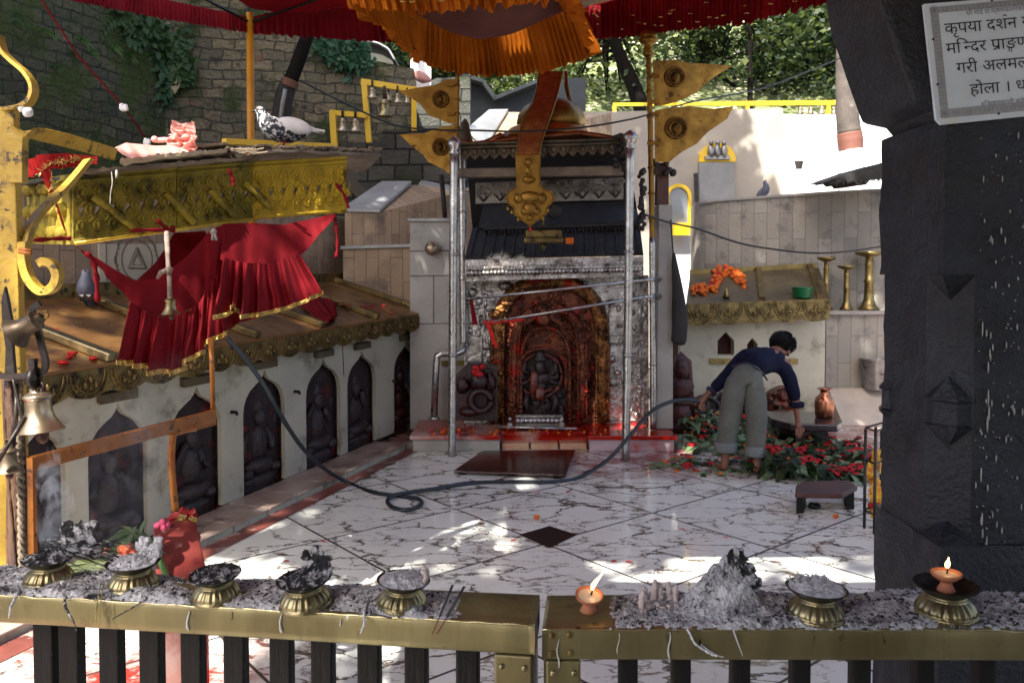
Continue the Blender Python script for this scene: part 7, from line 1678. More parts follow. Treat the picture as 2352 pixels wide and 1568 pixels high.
MB().tube([p + Vector((-.17, 0, .34)), p + Vector((-.16, -.05, .25)), p + Vector((0, -.16, .18)), p + Vector((.16, -.05, .25)), p + Vector((.17, 0, .34))], .006, 6).build("handle", IRON, t)
# hanging bag
t = thing("hanging_bag", "long dark grey folded umbrella hanging from a cord beside the marble column", "umbrella", D(1558, 790, 7.75))
P = [D(1547, 580, 7.75), D(1550, 610, 7.75), D(1556, 660, 7.75), D(1560, 710, 7.75), D(1561, 750, 7.75), D(1559, 780, 7.75), D(1557, 792, 7.75)]
MB().tube(spline(P, 5), [lerp(.01, .075, min(1, k / 16)) if k < 24 else .075 * math.sqrt(max(.02, 1 - ((k - 24) / 6.2) ** 2)) for k in range(31)], 16).build("cover", BAGCLOTH, t)
MB().tube(spline([D(1540, 505, 7.75), D(1543, 540, 7.75), D(1546, 582, 7.75)], 4), .008, 6).build("cord", WIRE, t)

# idols, table, pot, stool, stand
def floor_idol(px, py, Y, w, h, sd, m, lab):
    p = D(px, py, Y); mb = idol_mesh(sd, w, h); mb.xform(Matrix.Translation(p)); return tag(mb.build("stone_idol", m, None, p), lab, "idol", "idols by the ledge shrine")
t = thing("stone_idol", "tall dark standing idol with a red smeared head beside the marble column", "idol", D(1566, 985, 8.4), "idols by the ledge shrine"); c = D(1566, 985, 8.4)
mb = MB()
for (x, y, a, b_, cc) in ((1564, 845, .085, .07, .13), (1566, 895, .12, .08, .15), (1572, 925, .15, .09, .09), (1564, 955, .13, .1, .16), (1560, 980, .14, .1, .08)): mb.ball(D(x, y, 8.4), (a, b_, cc), 12, wob=.3, seed=int(x))
mb.tube([D(1548, 985, 8.5), D(1550, 830, 8.5), D(1564, 815, 8.5), D(1580, 830, 8.5), D(1590, 985, 8.5)], .04, 8); mb.build("figure", STONE_RED, t)
floor_idol(1622, 985, 8.6, .34, .36, 41, STONE_K, "low dark idol behind the man's hose hand")
floor_idol(1800, 958, 8.9, .36, .34, 43, mat("orange_smeared_stone", (0.16, 0.04, 0.015), (0.05, 0.02, 0.015), 7, .4, bump=.5, spots=[((0.50, 0.13, 0.02), 5, .55, .1)]), "orange smeared idol seen between the man's legs and arm")
floor_idol(1690, 970, 8.8, .4, .38, 45, STONE_K, "dark idol half hidden behind the man's trousers")
YT_ = 7.9
tb = thing("stone_table", "low dark stone table sprinkled with rice and petals under the copper pot", "table", D(1875, 1008, YT_)); tb.location.z = 0
a, b_ = D(1795, 985, 7.45), D(1953, 978, 7.45); zt0 = D(1870, 975, 7.45).z
o_xy = [(a.x, 7.75), (a.x + .1, 7.5), (b_.x - .12, 7.45), (b_.x, 7.62), (b_.x - .02, 8.15), (a.x + .05, 8.2)]
MB().prism([Vector((x, y, zt0 - .07)) for x, y in o_xy], (0, 0, .07)).build("top", mat("wet_dark_stone", (0.055, 0.042, 0.048), (0.03, 0.025, 0.028), 6, .18, spots=[((0.5, 0.46, 0.42), 26, .70, .03), ((0.3, 0.02, 0.02), 14, .70, .04)]), tb, bevel=.012)
MB().box(((a.x + b_.x) / 2 + .03, 7.85, (zt0 - .071) / 2), (b_.x - a.x - .32, .45, zt0 - .071)).build("block", STONE_K, tb, bevel=.01)
p = Vector((D(1893, 960, 7.85).x, 7.85, zt0 + .001))
mb = MB().lathe([(.07, 0), (.083, .01), (.09, .09), (.09, .15), (.082, .185), (.05, .215), (.038, .235), (.04, .262), (.066, .272), (.07, .278), (.062, .278), (.036, .265), (.03, .235), (.001, .2)], p, 36)
tag(mb.build("copper_pot", COPPER, None, p), "round bellied copper water pot with a flared lip on the stone table", "pot")
sp_ = thing("wooden_stool", "low reddish brown wooden stool standing on the marble floor at the right", "stool", FL(1900, 1150))
zt1 = .15; q = [FL(1826, 1132, zt1), FL(1935, 1134, zt1), FL(1969, 1116, zt1), FL(1950, 1102, zt1), FL(1845, 1104, zt1), FL(1828, 1114, zt1)]
MB().prism([p - Vector((0, 0, .035)) for p in q], (0, 0, .035)).build("seat", mat("red_brown_stool", (0.12, 0.045, 0.035), (0.07, 0.03, 0.025), 6, .55, bump=.3), sp_, bevel=.008)
for k, (A, B) in enumerate(((q[0] + Vector((.02, .03, 0)), q[5].lerp(q[4], .5)), (q[1].lerp(q[2], .7) - Vector((.04, 0, 0)), q[3] - Vector((.04, 0, 0))))):
    A = Vector((A.x, A.y, 0)); B = Vector((B.x, B.y, 0)); MB().hexa([A, A + Vector((.05, 0, 0)), B + Vector((.05, 0, 0)), B] + [x + Vector((0, 0, zt1 - .036)) for x in (A, A + Vector((.05, 0, 0)), B + Vector((.05, 0, 0)), B)]).build("leg", WOOD_DK, sp_)
p = FL(1872, 1166); mb = MB().ball(p + Vector((0, 0, .015)), (.05, .04, .022), 10, wob=.5, seed=3); mb.ball(p + Vector((-.03, -.01, .022)), (.02, .02, .022), 8, wob=.4); tag(mb.build("black_lump", WIRE, None, p), "small black lump on the marble in front of the wooden stool", "lump")
stn = thing("iron_stand", "tall rusty iron wire stand holding yellow packets beside the pillar foot", "stand", FL(2008, 1215))
mb = MB(); A = [FL(1985, 1212), FL(2008, 1225), FL(2045, 1205), FL(2022, 1195)]
for p, yt in zip(A, (985, 980, 990, 985)): top = D(p.x * FPX / p.y + 1176, yt, p.y); top.x = p.x; mb.tube([p, top], .010, 7)
for z in (.12, .45, .66): 
    R = [Vector((p.x, p.y, z)) for p in A]; mb.tube(R + [R[0]], .007, 6)
mb.build("frame", IRON, stn)
mb = MB(); c = sum(A, Vector()) / 4
for k in range(9): mb.box(c + Vector((r.uniform(-.05, .05), r.uniform(-.05, .03), .1 + .045 * k)), (.07, .01, .10), Matrix.Rotation(r.uniform(-.6, .6), 3, 'Y') @ Matrix.Rotation(r.uniform(-.8, .8), 3, 'Z'))
mb.build("packet", mat("yellow_printed_packet", (0.65, 0.45, 0.03), (0.45, 0.09, 0.02), 30, .4), stn)
mb = MB()
for k in range(12): mb.ball(c + Vector((r.uniform(-.06, .06), r.uniform(-.06, .04), .10 + r.uniform(0, .05))), .02, 7, wob=.5, seed=k)
mb.build("red_flower", PETAL_R, stn)
# loose marigolds and petals on the marble
for k, (px, py, lab) in enumerate(((1233, 1191, "single marigold head on the pale marble above the dark floor inlay"), (1920, 1189, "small orange flower lying on the floor near the pillar foot"), (805, 1062, "marigold offering at the foot of the gallery by the second gap from the shrine"), (1590, 1055, "orange marigold on the wet red floor left of the man"))):
    p = FL(px, py) + Vector((0, 0, .012)); mb = MB()
    for j in range(6): mb.ball(p + Vector((r.uniform(-.012, .012), r.uniform(-.012, .012), r.uniform(-.004, .008))), .012, 6, wob=.5, seed=j)
    tag(mb.build("marigold", MARIGOLD, None, p), lab, "flower", "loose marigolds")
mb = MB()
for (px, py) in ((1186, 1240), (1435, 1290), (1418, 1289), (736, 1244), (1280, 1098), (1660, 1235), (650, 1290), (1560, 1215), (1490, 1085), (1230, 1130), (1310, 1128)):
    p = FL(px, py) + Vector((0, 0, .003)); blade(mb, p, Vector((r.uniform(-1, 1), r.uniform(-1, 1), .05)), .045, .012, Vector((0, 0, 1)))
o = mb.build("fallen_petals", PETAL_R); kind(o, "stuff"); o['label'] = "few red petals scattered over the marble floor"; o['category'] = "petals"
# heaped leaves and flowers
def heap(name, label, pxpoly, n, seed, hmax, mats):
    rr = random.Random(seed); mb = MB(); k = 0
    from mathutils.geometry import intersect_point_tri_2d
    T = geometry.tessellate_polygon([[Vector((x, y, 0)) for x, y in pxpoly]]); ar = []
    while k < n:
        x, y = rr.uniform(min(p[0] for p in pxpoly), max(p[0] for p in pxpoly)), rr.uniform(min(p[1] for p in pxpoly), max(p[1] for p in pxpoly))
        if not any(intersect_point_tri_2d(Vector((x, y)), *[Vector(pxpoly[i]) for i in t]) for t in T): continue
        k += 1; p = FL(x, y); h = hmax * max(0, .5 + .9 * N3((p.x * 1.3, p.y * 1.3, seed), 1.6)); p.z = rr.random() * h + .004
        q = rr.random(); a = rr.uniform(0, 6.3)
        if q < .82:
            mb.cur = rr.choice((0, 0, 1, 2)); blade(mb, p, Vector((math.cos(a), math.sin(a), rr.uniform(-.1, .5))), rr.uniform(.07, .19), rr.uniform(.014, .042), Vector((rr.uniform(-.6, .6), rr.uniform(-.9, .2), 1)), rr.uniform(.1, .9))
        elif q < (.97 if mats[0] is LEAF_A else .88):
            mb.cur = 3
            n5 = rr.choice((2, 5, 5)); p.z += .03; l5 = rr.uniform(.04, .075)
            for j in range(n5): blade(mb, p, Vector((math.cos(a + 1.257 * j), math.sin(a + 1.257 * j), rr.uniform(.1, .5))), l5, l5 * .42, Vector((0, 0, 1)), .5)
        else: mb.cur = 4; mb.ball(p, rr.uniform(.012, .022), 6, wob=.5, seed=k)
    o = mb.build(name, mats); kind(o, "stuff"); o['label'] = label; o['category'] = "offerings"; return o
heap("offerings", "heaped green leaves and red hibiscus thrown on the floor right of the man", [(1690, 1075), (1760, 1030), (1850, 1012), (1980, 1030), (2010, 1075), (1975, 1105), (1830, 1110), (1760, 1098)], 900, 3, .24, [LEAF_A, LEAF_P, LEAF_D, PETAL_R, MARIGOLD])
heap("offerings", "pale green leaf offerings strewn on the floor behind the man", [(1555, 1030), (1570, 985), (1660, 978), (1790, 985), (1830, 1010), (1760, 1040), (1640, 1045)], 620, 4, .22, [LEAF_P, LEAF_A, LEAF_P, PETAL_R, MARIGOLD])
heap("offerings", "scattered petals and leaf scraps on the wet red floor left of the man", [(1480, 1075), (1555, 1048), (1700, 1050), (1760, 1085), (1700, 1105), (1560, 1085)], 90, 5, .015, [LEAF_P, LEAF_A, LEAF_P, PETAL_R, MARIGOLD])
heap("offerings", "red and orange petals strewn on the left part of the shrine dais", [(985, 1000), (1000, 978), (1150, 985), (1150, 1000)], 1, 6, .01, [LEAF_A, LEAF_P, LEAF_D, PETAL_R, MARIGOLD])
mb = MB()
for k in range(75):
    x = r.choice((r.uniform(990, 1150), r.uniform(1150, 1400))); p = D(x, r.uniform(984, 1000), 1) ; p = FL(x, r.uniform(985, 1001), .152); mb.cur = r.choice((0, 1, 1, 2))
    if mb.cur == 0: blade(mb, p, Vector((r.uniform(-1, 1), r.uniform(-1, 1), .2)), .06, .012, Vector((0, 0, 1)))
    else: mb.ball(p + Vector((0, 0, .008)), r.uniform(.008, .018), 6, wob=.5, seed=k)
o = mb.build("dais_petals", [LEAF_A, MARIGOLD, PETAL_R]); kind(o, "stuff"); o['label'] = "marigold and red petals strewn over the shrine dais"; o['category'] = "petals"
# garlands on the gallery roof
def roofq(px, py, up=.02):
    a, b_, c = EA(S0), EA(SE), RI(S0); n = (b_ - a).cross(c - a); R_ = ray(px, py); E_ = Vector((0, 0, EYE)); return E_ + R_ * ((a - E_).dot(n) / R_.dot(n)) + Vector((0, 0, .02 + up))
mb = MB()
cloth(mb, [roofq(680, 700, .03), roofq(720, 692, .06), roofq(770, 715, .06)], [roofq(730, 752, .02), roofq(755, 756, .03), roofq(775, 742, .04)], 40, 10, 9, .03, (0, 0, 1), seed=3)
t = thing("red_cloth_bundle", "crumpled red cloth lying on the gallery roof right of the slung skirts", "cloth", roofq(730, 730)); mb.build("cloth", RED_CLOTH, t)
mb = MB()
for k in range(60):
    p = poly([roofq(770, 710), roofq(800, 716), roofq(838, 722), roofq(880, 718), roofq(912, 732)], r.random()) + Vector((r.uniform(-.03, .03), r.uniform(-.05, .05), r.uniform(0, .04))); a = r.uniform(0, 6.3)
    mb.cur = 0 if r.random() < .75 else 1
    blade(mb, p, Vector((math.cos(a), math.sin(a), r.uniform(-.1, .4))), r.uniform(.03, .07), .018, Vector((0, 0, 1)))
tag(mb.build("flower_garland", [PETAL_R, LEAF_P], None, roofq(840, 720)), "string of red and pale flowers trailing to the right end of the gallery roof", "garland")
mb = MB()
for (px, py) in ((168, 824), (160, 832), (310, 690), (120, 770), (145, 845), (215, 835), (330, 760)):
    mb.ball(roofq(px, py, .01), (r.uniform(.015, .03), .02, .012), 7, wob=.6, seed=px)
o = mb.build("roof_petals", PETAL_R); kind(o, "stuff"); o['label'] = "red petals dropped on the left part of the gallery roof"; o['category'] = "petals"
mb = MB().tube([roofq(783, 745, .0) + Vector((.02, -.03, .0)), D(787, 800, 7.0), D(790, 862, 7.05)], .004, 5); tag(mb.build("red_string", RED_CLOTH, None, D(787, 800, 7.0)), "thin red string hanging down from the gallery fringe", "string")

# ---------------------------------------------------------------- hose
hp = [D(522, 776, 5.3), D(560, 820, 5.36), D(604, 880, 5.45), D(640, 945, 5.55), D(690, 1022, 5.8), D(740, 1072, 6.1), D(800, 1108, 6.36)]
gp = [(858, 1130), (925, 1139), (962, 1146), (966, 1158), (938, 1170), (903, 1165), (890, 1150), (905, 1137), (945, 1130), (1000, 1122), (1080, 1109), (1180, 1106), (1270, 1106), (1330, 1096)]
hp += [FL(x, y, .014 if not 7 <= k <= 9 else .034) for k, (x, y) in enumerate(gp)] + [D(1392, 1058, 6.62), D(1440, 1008, 6.66), D(1490, 950, 6.74), D(1530, 926, 6.8), D(1570, 918, 6.86), D(1606, 922, 6.88), D(1622, 926, 6.9)]
mb = MB().tube(spline(hp, 8), .0155, 10); tag(mb.build("hose", HOSE, None, FL(1000, 1122)), "long black rubber hose looped on the marble floor up to the man's hand", "hose")

# ---------------------------------------------------------------- the bending man
def skin_mesh(V, E, name, sub=2):
    keys = list(V); me = bpy.data.meshes.new(name); me.from_pydata([tuple(V[k][0]) for k in keys], [(keys.index(a), keys.index(b_)) for a, b_ in E], [])
    ob = bpy.data.objects.new(name, me); COL.objects.link(ob); m = ob.modifiers.new("skin", 'SKIN'); m.use_smooth_shade = True; m.branch_smoothing = .6
    if not me.skin_vertices: me.attributes  # the modifier makes the layer
    sv = me.skin_vertices[0].data if me.skin_vertices else None
    return ob, me, keys
def grow(V, E, name, mat_, parent, loc, sub=2):
    import bmesh
    keys = list(V); bm = bmesh.new(); lay = bm.verts.layers.skin.verify(); vs = {}
    for i, k in enumerate(keys):
        v = bm.verts.new(V[k][0]); rr = V[k][1]; v[lay].radius = rr if isinstance(rr, tuple) else (rr, rr); v[lay].use_root = (i == 0); vs[k] = v
    for a, b_ in E: bm.edges.new((vs[a], vs[b_]))
    me = bpy.data.meshes.new(name); bm.to_mesh(me); bm.free()
    ob = bpy.data.objects.new(name, me); COL.objects.link(ob)
    m = ob.modifiers.new("skin", 'SKIN'); m.use_smooth_shade = True; m.branch_smoothing = .5
    m2 = ob.modifiers.new("sub", 'SUBSURF'); m2.levels = sub; m2.render_levels = sub
    d_ = bpy.context.evaluated_depsgraph_get(); d_.update(); new = bpy.data.meshes.new_from_object(ob.evaluated_get(d_))
    bpy.data.objects.remove(ob)
    mb = MB(); mb.add([tuple(v.co) for v in new.vertices], [tuple(p.vertices) for p in new.polygons], True); bpy.data.meshes.remove(new)
    return mb
PY = 6.72
man = thing("person", "barefoot man in navy jumper and rolled grey trousers bending down with a hose", "person", FL(1700, 1090))
B = {}
B['pelvis'] = (D(1712, 862, PY + .03), .085); B['spine'] = (D(1735, 838, PY + .16), .085); B['chest'] = (D(1762, 815, PY + .33), .12); B['neck'] = (D(1788, 806, PY + .44), .05)
B['head'] = (D(1799, 800, PY + .50), .072); B['face'] = (D(1808, 803, PY + .55), .06)
B['lsh'] = (D(1708, 822, PY + .30), .055); B['lel'] = (D(1660, 872, PY + .22), .042); B['lwr'] = (D(1624, 906, PY + .17), .027); B['lpalm'] = (D(1612, 920, PY + .16), .027)
B['rsh'] = (D(1806, 838, PY + .30), .055); B['rel'] = (D(1823, 898, PY + .27), .042); B['rwr'] = (D(1832, 958, PY + .25), .026); B['rpalm'] = (D(1834, 978, PY + .24), .025)
B['lhip'] = (D(1690, 876, PY + .01), .075); B['lkn'] = (D(1677, 960, PY + .03), .055); B['lan'] = (D(1664, 1062, PY + .02), .034); B['lheel'] = (D(1663, 1086, PY - .0), .034); B['ltoe'] = (FL(1663, 1078, .02), .026)
B['rhip'] = (D(1731, 876, PY + .01), .075); B['rkn'] = (D(1738, 962, PY - .02), .055); B['ran'] = (D(1738, 1066, PY - .06), .034); B['rheel'] = (D(1738, 1092, PY - .08), .034); B['rtoe'] = (FL(1738, 1082, .02), .026)
for s in 'lr':
    h = B[s + 'heel'][0]; h.z = max(.034, h.z); h.z = .036; B[s + 'toe'] = (h + Vector((-.03 if s == 'l' else .04, .17, -.010)), .024)
E = [('pelvis', 'spine'), ('spine', 'chest'), ('chest', 'neck'), ('neck', 'head'), ('head', 'face'), ('chest', 'lsh'), ('lsh', 'lel'), ('lel', 'lwr'), ('lwr', 'lpalm'), ('chest', 'rsh'), ('rsh', 'rel'), ('rel', 'rwr'), ('rwr', 'rpalm'),
     ('pelvis', 'lhip'), ('lhip', 'lkn'), ('lkn', 'lan'), ('lan', 'lheel'), ('lheel', 'ltoe'), ('pelvis', 'rhip'), ('rhip', 'rkn'), ('rkn', 'ran'), ('ran', 'rheel'), ('rheel', 'rtoe')]
def fingers(s, base, dirs):
    p0 = B[base][0]
    for k, (off, d1, d2, L) in enumerate(dirs):
        a, b_, c = p0 + Vector(off), None, None
        b_ = a + Vector(d1).normalized() * L * .55; c = b_ + Vector(d2).normalized() * L * .5
        for nm_, q, rr in ((f'{s}f{k}a', a, .0095), (f'{s}f{k}b', b_, .0085), (f'{s}f{k}c', c, .007)): B[nm_] = (q, rr)
        E.extend([(base, f'{s}f{k}a'), (f'{s}f{k}a', f'{s}f{k}b'), (f'{s}f{k}b', f'{s}f{k}c')])
fingers('l', 'lpalm', [((-.02, -.022, -.030), (-.5, -.5, -1), (.6, .1, -.5), .055), ((-.008, -.018, -.038), (-.3, -.4, -1), (.7, .2, -.5), .062), ((.006, -.012, -.040), (-.1, -.3, -1), (.7, .3, -.4), .058), ((.018, -.006, -.038), (.1, -.2, -1), (.7, .4, -.4), .048), ((-.028, .012, -.004), (-.8, .2, -.5), (.1, -.4, -1), .050)])
fingers('r', 'rpalm', [((-.022, -.01, -.030), (-.1, -.2, -1), (.3, -.1, -.9), .060), ((-.008, -.014, -.036), (0, -.3, -1), (.2, .0, -1), .066), ((.007, -.014, -.036), (.15, -.3, -1), (-.1, .1, -1), .062), ((.020, -.010, -.030), (.3, -.2, -1), (-.2, .2, -1), .050), ((.026, .004, -.006), (.6, -.3, -.7), (-.3, -.2, -1), .055)])
grow(B, E, "body", SKIN, man, None, 2).build("body", SKIN, man)
T = {'wt': (D(1722, 838, PY + .13), .122), 'w': (D(1712, 852, PY + .03), .128), 'lh': (D(1690, 878, PY + .0), .112), 'lk': (D(1677, 955, PY + .02), .094), 'lc': (D(1668, 1015, PY + .02), .086), 'le': (D(1666, 1034, PY + .02), .084),
     'rh': (D(1732, 878, PY - .01), .112), 'rk': (D(1738, 958, PY - .03), .094), 'rc': (D(1736, 1022, PY - .05), .082), 're': (D(1736, 1042, PY - .055), .081)}
mt_ = grow(T, [('wt', 'w'), ('w', 'lh'), ('lh', 'lk'), ('lk', 'lc'), ('lc', 'le'), ('w', 'rh'), ('rh', 'rk'), ('rk', 'rc'), ('rc', 're')], "trousers", TROUSER, man, None, 2)
mt_.v = [tuple(Vector(v) + Vector((1, 0, 0)) * .006 * N3((v[0] * 2, v[1] * 2, v[2]), 14) + Vector((0, -1, 0)) * .017 * N3((v[0] * 3, v[1], v[2] * 1.6), 11)) for v in mt_.v]
tro = mt_.build("trousers", TROUSER, man)
mb = MB()
for (x, y0, y1, w, Y) in ((1667, 1014, 1036, .088, PY + .02), (1736, 1022, 1046, .085, PY - .053)): mb.lathe([(w * .96, 0), (w * 1.04, .005), (w * 1.03, .075), (w * .97, .082)], D(x, y1, Y), 20)
mb.build("cuff", mat("faded_cuff", (0.20, 0.22, 0.22), (0.15, 0.165, 0.165), 8, .85), tro)
mb = MB(); mb.ball(D(1744, 893, PY - .135), .006, 8); mb.tube([D(1728, 893, PY - .135), D(1760, 892, PY - .10)], .0025, 5); mb.build("pocket_seam", WHITEWASH if False else mat("seam_grey", (0.10, 0.105, 0.10), None), tro)
S_ = {'hem': (D(1713, 846, PY + .045), .150), 'sp': (D(1738, 832, PY + .18), .142), 'ch': (D(1762, 816, PY + .32), .145), 'nk': (D(1784, 806, PY + .42), .065),
      'ls': (D(1712, 820, PY + .29), .085), 'le': (D(1664, 870, PY + .22), .062), 'lw': (D(1636, 896, PY + .185), .050), 'rs': (D(1802, 836, PY + .29), .085), 're': (D(1821, 895, PY + .27), .060), 'rw': (D(1829, 924, PY + .26), .056)}
ms_ = grow(S_, [('hem', 'sp'), ('sp', 'ch'), ('ch', 'nk'), ('ch', 'ls'), ('ls', 'le'), ('le', 'lw'), ('ch', 'rs'), ('rs', 're'), ('re', 'rw')], "jumper", SHIRT, man, None, 2)
ms_.v = [tuple(Vector(v) + Vector((0, -.5, .8)) * .012 * N3((v[0] * 1.5, v[1], v[2] * 1.5), 11)) for v in ms_.v]
ju = ms_.build("jumper", SHIRT, man)
mb = MB(); mb.lathe([(.052, -.02), (.062, -.01), (.064, .02), (.054, .03)], D(1830, 930, PY + .26), 16); mb.build('sleeve_cuff', SHIRT, ju); mb = MB(); mb.lathe([(.045, -.015), (.055, 0), (.045, .02)], D(1634, 899, PY + .18), 14, (D(1664, 870, PY + .22) - D(1634, 899, PY + .18)).to_track_quat('Z', 'Y').to_matrix()); mb.build("sleeve_cuff", mat("dark_navy", (0.018, 0.022, 0.055), None, r=.85), ju)
mb = MB(); mb.ball(D(1795, 785, PY + .50), (.102, .115, .095), 18, Matrix.Rotation(.5, 3, 'Y'), wob=.12, seed=3); mb.ball(D(1812, 794, PY + .54), (.06, .08, .07), 14, wob=.2, seed=5)
for k in range(320):
    a, b_ = r.uniform(0, 6.3), r.uniform(-.45, 1.4); n = Vector((math.cos(a) * math.cos(b_), math.sin(a) * math.cos(b_), math.sin(b_))); p = D(1795, 785, PY + .50) + Vector((n.x * .098, n.y * .11, n.z * .09)); mb.tube([p, p + n * .016 + Vector((.012, .006, -.006)), p + n * .016 + Vector((.022, .012, -.03))], [.005, .004, .001], 4)
mb.build("hair", HAIR, man)
mb = MB(); mb.ball(D(1810, 812, PY + .46), (.012, .020, .028), 10); mb.build("ear", SKIN, man)
mb = MB().tube(spline([D(1680, 842, PY - .03), D(1713, 834, PY - .06), D(1745, 850, PY - .02), D(1762, 872, PY + .04)], 5), .008, 6); mb.build("belt", mat("black_belt", (0.02, 0.018, 0.018), None, r=.4), man)

# ---------------------------------------------------------------- far plaques, pots, trunk, rails and bells
def arch_px(xl, xr, yb, ys, yt, n=12):
    return [(xl, yb), (xr, yb)] + [((xl + xr) / 2 + (xr - xl) / 2 * math.cos(t), ys - (ys - yt) * math.sin(t)) for t in [math.pi * k / n for k in range(n + 1)]]
t = thing("arched_plaque", "yellow arched plaque with grey relief above a grey panel on the back wall", "plaque", D(1648, 460, 13.85))
MB().prism(px_poly(arch_px(1606, 1690, 372, 366, 328), 13.9), (0, .1, 0)).build("arch", YEL2, t)
mb = MB(); c = D(1648, 350, 13.86)
for dx in (-.11, 0, .11): mb.ball(c + Vector((dx, 0, .02)), (.06, .05, .12), 9, wob=.3, seed=int(dx * 100)); mb.ball(c + Vector((dx, -.01, .16)), .045, 8)
mb.box(c + Vector((0, .01, -.09)), (.42, .06, .06)); mb.build("relief", TIN, t)
MB().prism(px_poly(((1606, 470), (1687, 470), (1687, 373), (1606, 373)), 13.88), (0, .1, 0)).build("panel", mat("smooth_grey_panel", (0.28, 0.28, 0.28), (0.20, 0.20, 0.20), 2, .5), t)
MB().beam(D(1598, 398, 13.8), D(1600, 465, 13.8), .06, .06, (0, 1, 0)).build("rail", IRON, t)
t = thing("arched_signboard", "small arched grey panel in a bright yellow frame beside the marble column", "signboard", D(1560, 540, 11.1))
o = arch_px(1530, 1588, 515, 450, 422); i_ = arch_px(1537, 1580, 512, 452, 430)
MB().plate([o, i_], lambda u, v, d: D(u, v, 11.15 + d), .06).build("frame", YEL2, t)
MB().prism(px_poly(i_, 11.17), (0, .03, 0)).build("panel", mat("blue_grey_panel", (0.30, 0.33, 0.35), (0.24, 0.26, 0.28), 3, .5), t)
MB().prism(px_poly(((1538, 540), (1584, 540), (1586, 514), (1534, 514)), 11.1), (0, .12, 0)).build("base", YEL2, t)
p = D(1835, 389, 13.95); mb = MB().lathe([(.05, 0), (.055, .01), (.075, .13), (.078, .14), (.07, .14), (.05, .015), (.001, .012)], p, 16); tag(mb.build("dark_pot", mat("dark_pot", (0.05, 0.045, 0.04), None), None, p), "small dark pot standing on the ledge of the whitewashed wall", "pot")
t = thing("tree", "grey tree trunk with brown and white painted bands before the whitewashed wall", "tree", D(1957, 445, 13.0))
def seg(pts, m, nm, par):
    mb = MB(); P = spline([D(x, y, Y) for x, y, Y, w in pts], 5); rr = []
    for k in range(len(P)): s = k / 5; i = min(int(s), len(pts) - 2); rr.append(lerp(pts[i][3], pts[i + 1][3], s - i) * pts[0][2] / FPX * (1 + .06 * N3((k * .6, pts[0][0], 0)))); 
    return mb.tube(P, rr, 14).build(nm, m, par)
seg([(1936, 60, 13, 13), (1938, 150, 13, 17), (1944, 240, 13, 24), (1951, 308, 13, 27)], BARK if False else mat("pale_grey_bark", (0.17, 0.145, 0.125), (0.09, 0.078, 0.07), 3, .85, bump=.5, spots=[((0.36, 0.33, 0.30), 2.5, .6, .1)]), "trunk", t)
seg([(1951, 306, 13, 28), (1953, 326, 13, 28), (1954, 347, 13, 27)], mat("brown_paint_band", (0.26, 0.12, 0.09), (0.20, 0.09, 0.065), 4, .7), "painted_band", t)
seg([(1954, 345, 13, 27), (1957, 390, 13, 27), (1959, 470, 13, 28)], WHITEWASH, "painted_band", t)
t = thing("thatch_awning", "dark ragged thatch awning jutting out from behind the black pillar", "awning", D(1990, 400, 8.8))
o = [(1893, 419), (1930, 405), (1980, 388), (2030, 374), (2120, 352), (2120, 400), (2030, 404), (2012, 412), (2002, 410), (1990, 424), (1982, 418), (1970, 426), (1962, 417), (1950, 421), (1940, 412), (1925, 417), (1915, 412)]
mb = MB().prism(px_poly(o, 8.8), (.1, .9, .05)); mb.build("thatch", mat("black_thatch", (0.05, 0.045, 0.045), (0.03, 0.028, 0.028), 12, .9, bump=.6), t)
mb = MB()
for k in range(70): x = r.uniform(1900, 2030); p = D(x, lerp(418, 405, (x - 1900) / 130), 8.8); mb.tube([p, p + Vector((r.uniform(-.02, .02), 0, r.uniform(-.06, -.02)))], .005, 4)
mb.build("straw_end", mat("black_thatch", (0.05, 0.045, 0.045)), t)
def hang_bells(lst, grp):
    pr = None
    for x, y, Y, s, lab, m in lst:
        p = D(x, y, Y); o = thing("bell", lab, "bell", p, grp); mb = MB().lathe([(a * s, b_ * s) for a, b_ in BELLP], p, 18, cap=False); mb.build("body", m, o); mb = MB().tube([p + Vector((0, 0, .11 * s)), p + Vector((0, 0, .2 * s))], .008 * s + .004, 6); mb.build("hanger", IRON, o)
t = thing("bell_rail", "long thin yellow rail with posts above the back wall in front of the trees", "rail", D(1660, 250, 14.6))
MB().beam(D(1408, 241, 14.6), D(1640, 239, 14.6), .06, .055).build("bar", YEL2, t); MB().beam(D(1640, 239, 14.6), D(1940, 236, 14.6), .06, .075).build("bar", YEL2, t)
for x in (1411, 1716, 1902): MB().beam(D(x, 244, 14.6), D(x, 275, 14.6), .06, .07, (0, 1, 0)).build("post", YEL2, t)
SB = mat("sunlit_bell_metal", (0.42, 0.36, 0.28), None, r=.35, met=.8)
hang_bells([(1838, 262, 14.6, 1.2, "dim bell farthest left under the far yellow rail", BRONZE_BELL), (1862, 262, 14.6, 1.2, "second bell from the left under the far yellow rail", BRONZE_BELL), (1887, 262, 14.6, 1.3, "brightest sunlit bell under the far yellow rail, left of its post", SB), (1915, 262, 14.6, 1.2, "bell under the far yellow rail between its post and the tree trunk", BRONZE_BELL)], "bells under the far yellow rail")
yf = thing("bell_stand", "tall yellow bell frame standing before the stone wall, carrying the larger bell", "bell frame", D(893, 330, 9.6))
for a, b_, w in (((836, 184), (848, 328), .062), ((951, 200), (951, 300), .055)): MB().beam(D(*a, 9.55), D(*b_, 9.55), w, w, (0, 1, 0)).build("post", YEL2, yf)
MB().beam(D(830, 188, 9.55), D(958, 208, 9.55), .055, .066).build("beam", YEL2, yf)
yf2 = thing("bell_stand", "low yellow bell frame with two small bells left of the tall frame", "bell frame", D(800, 335, 9.5))
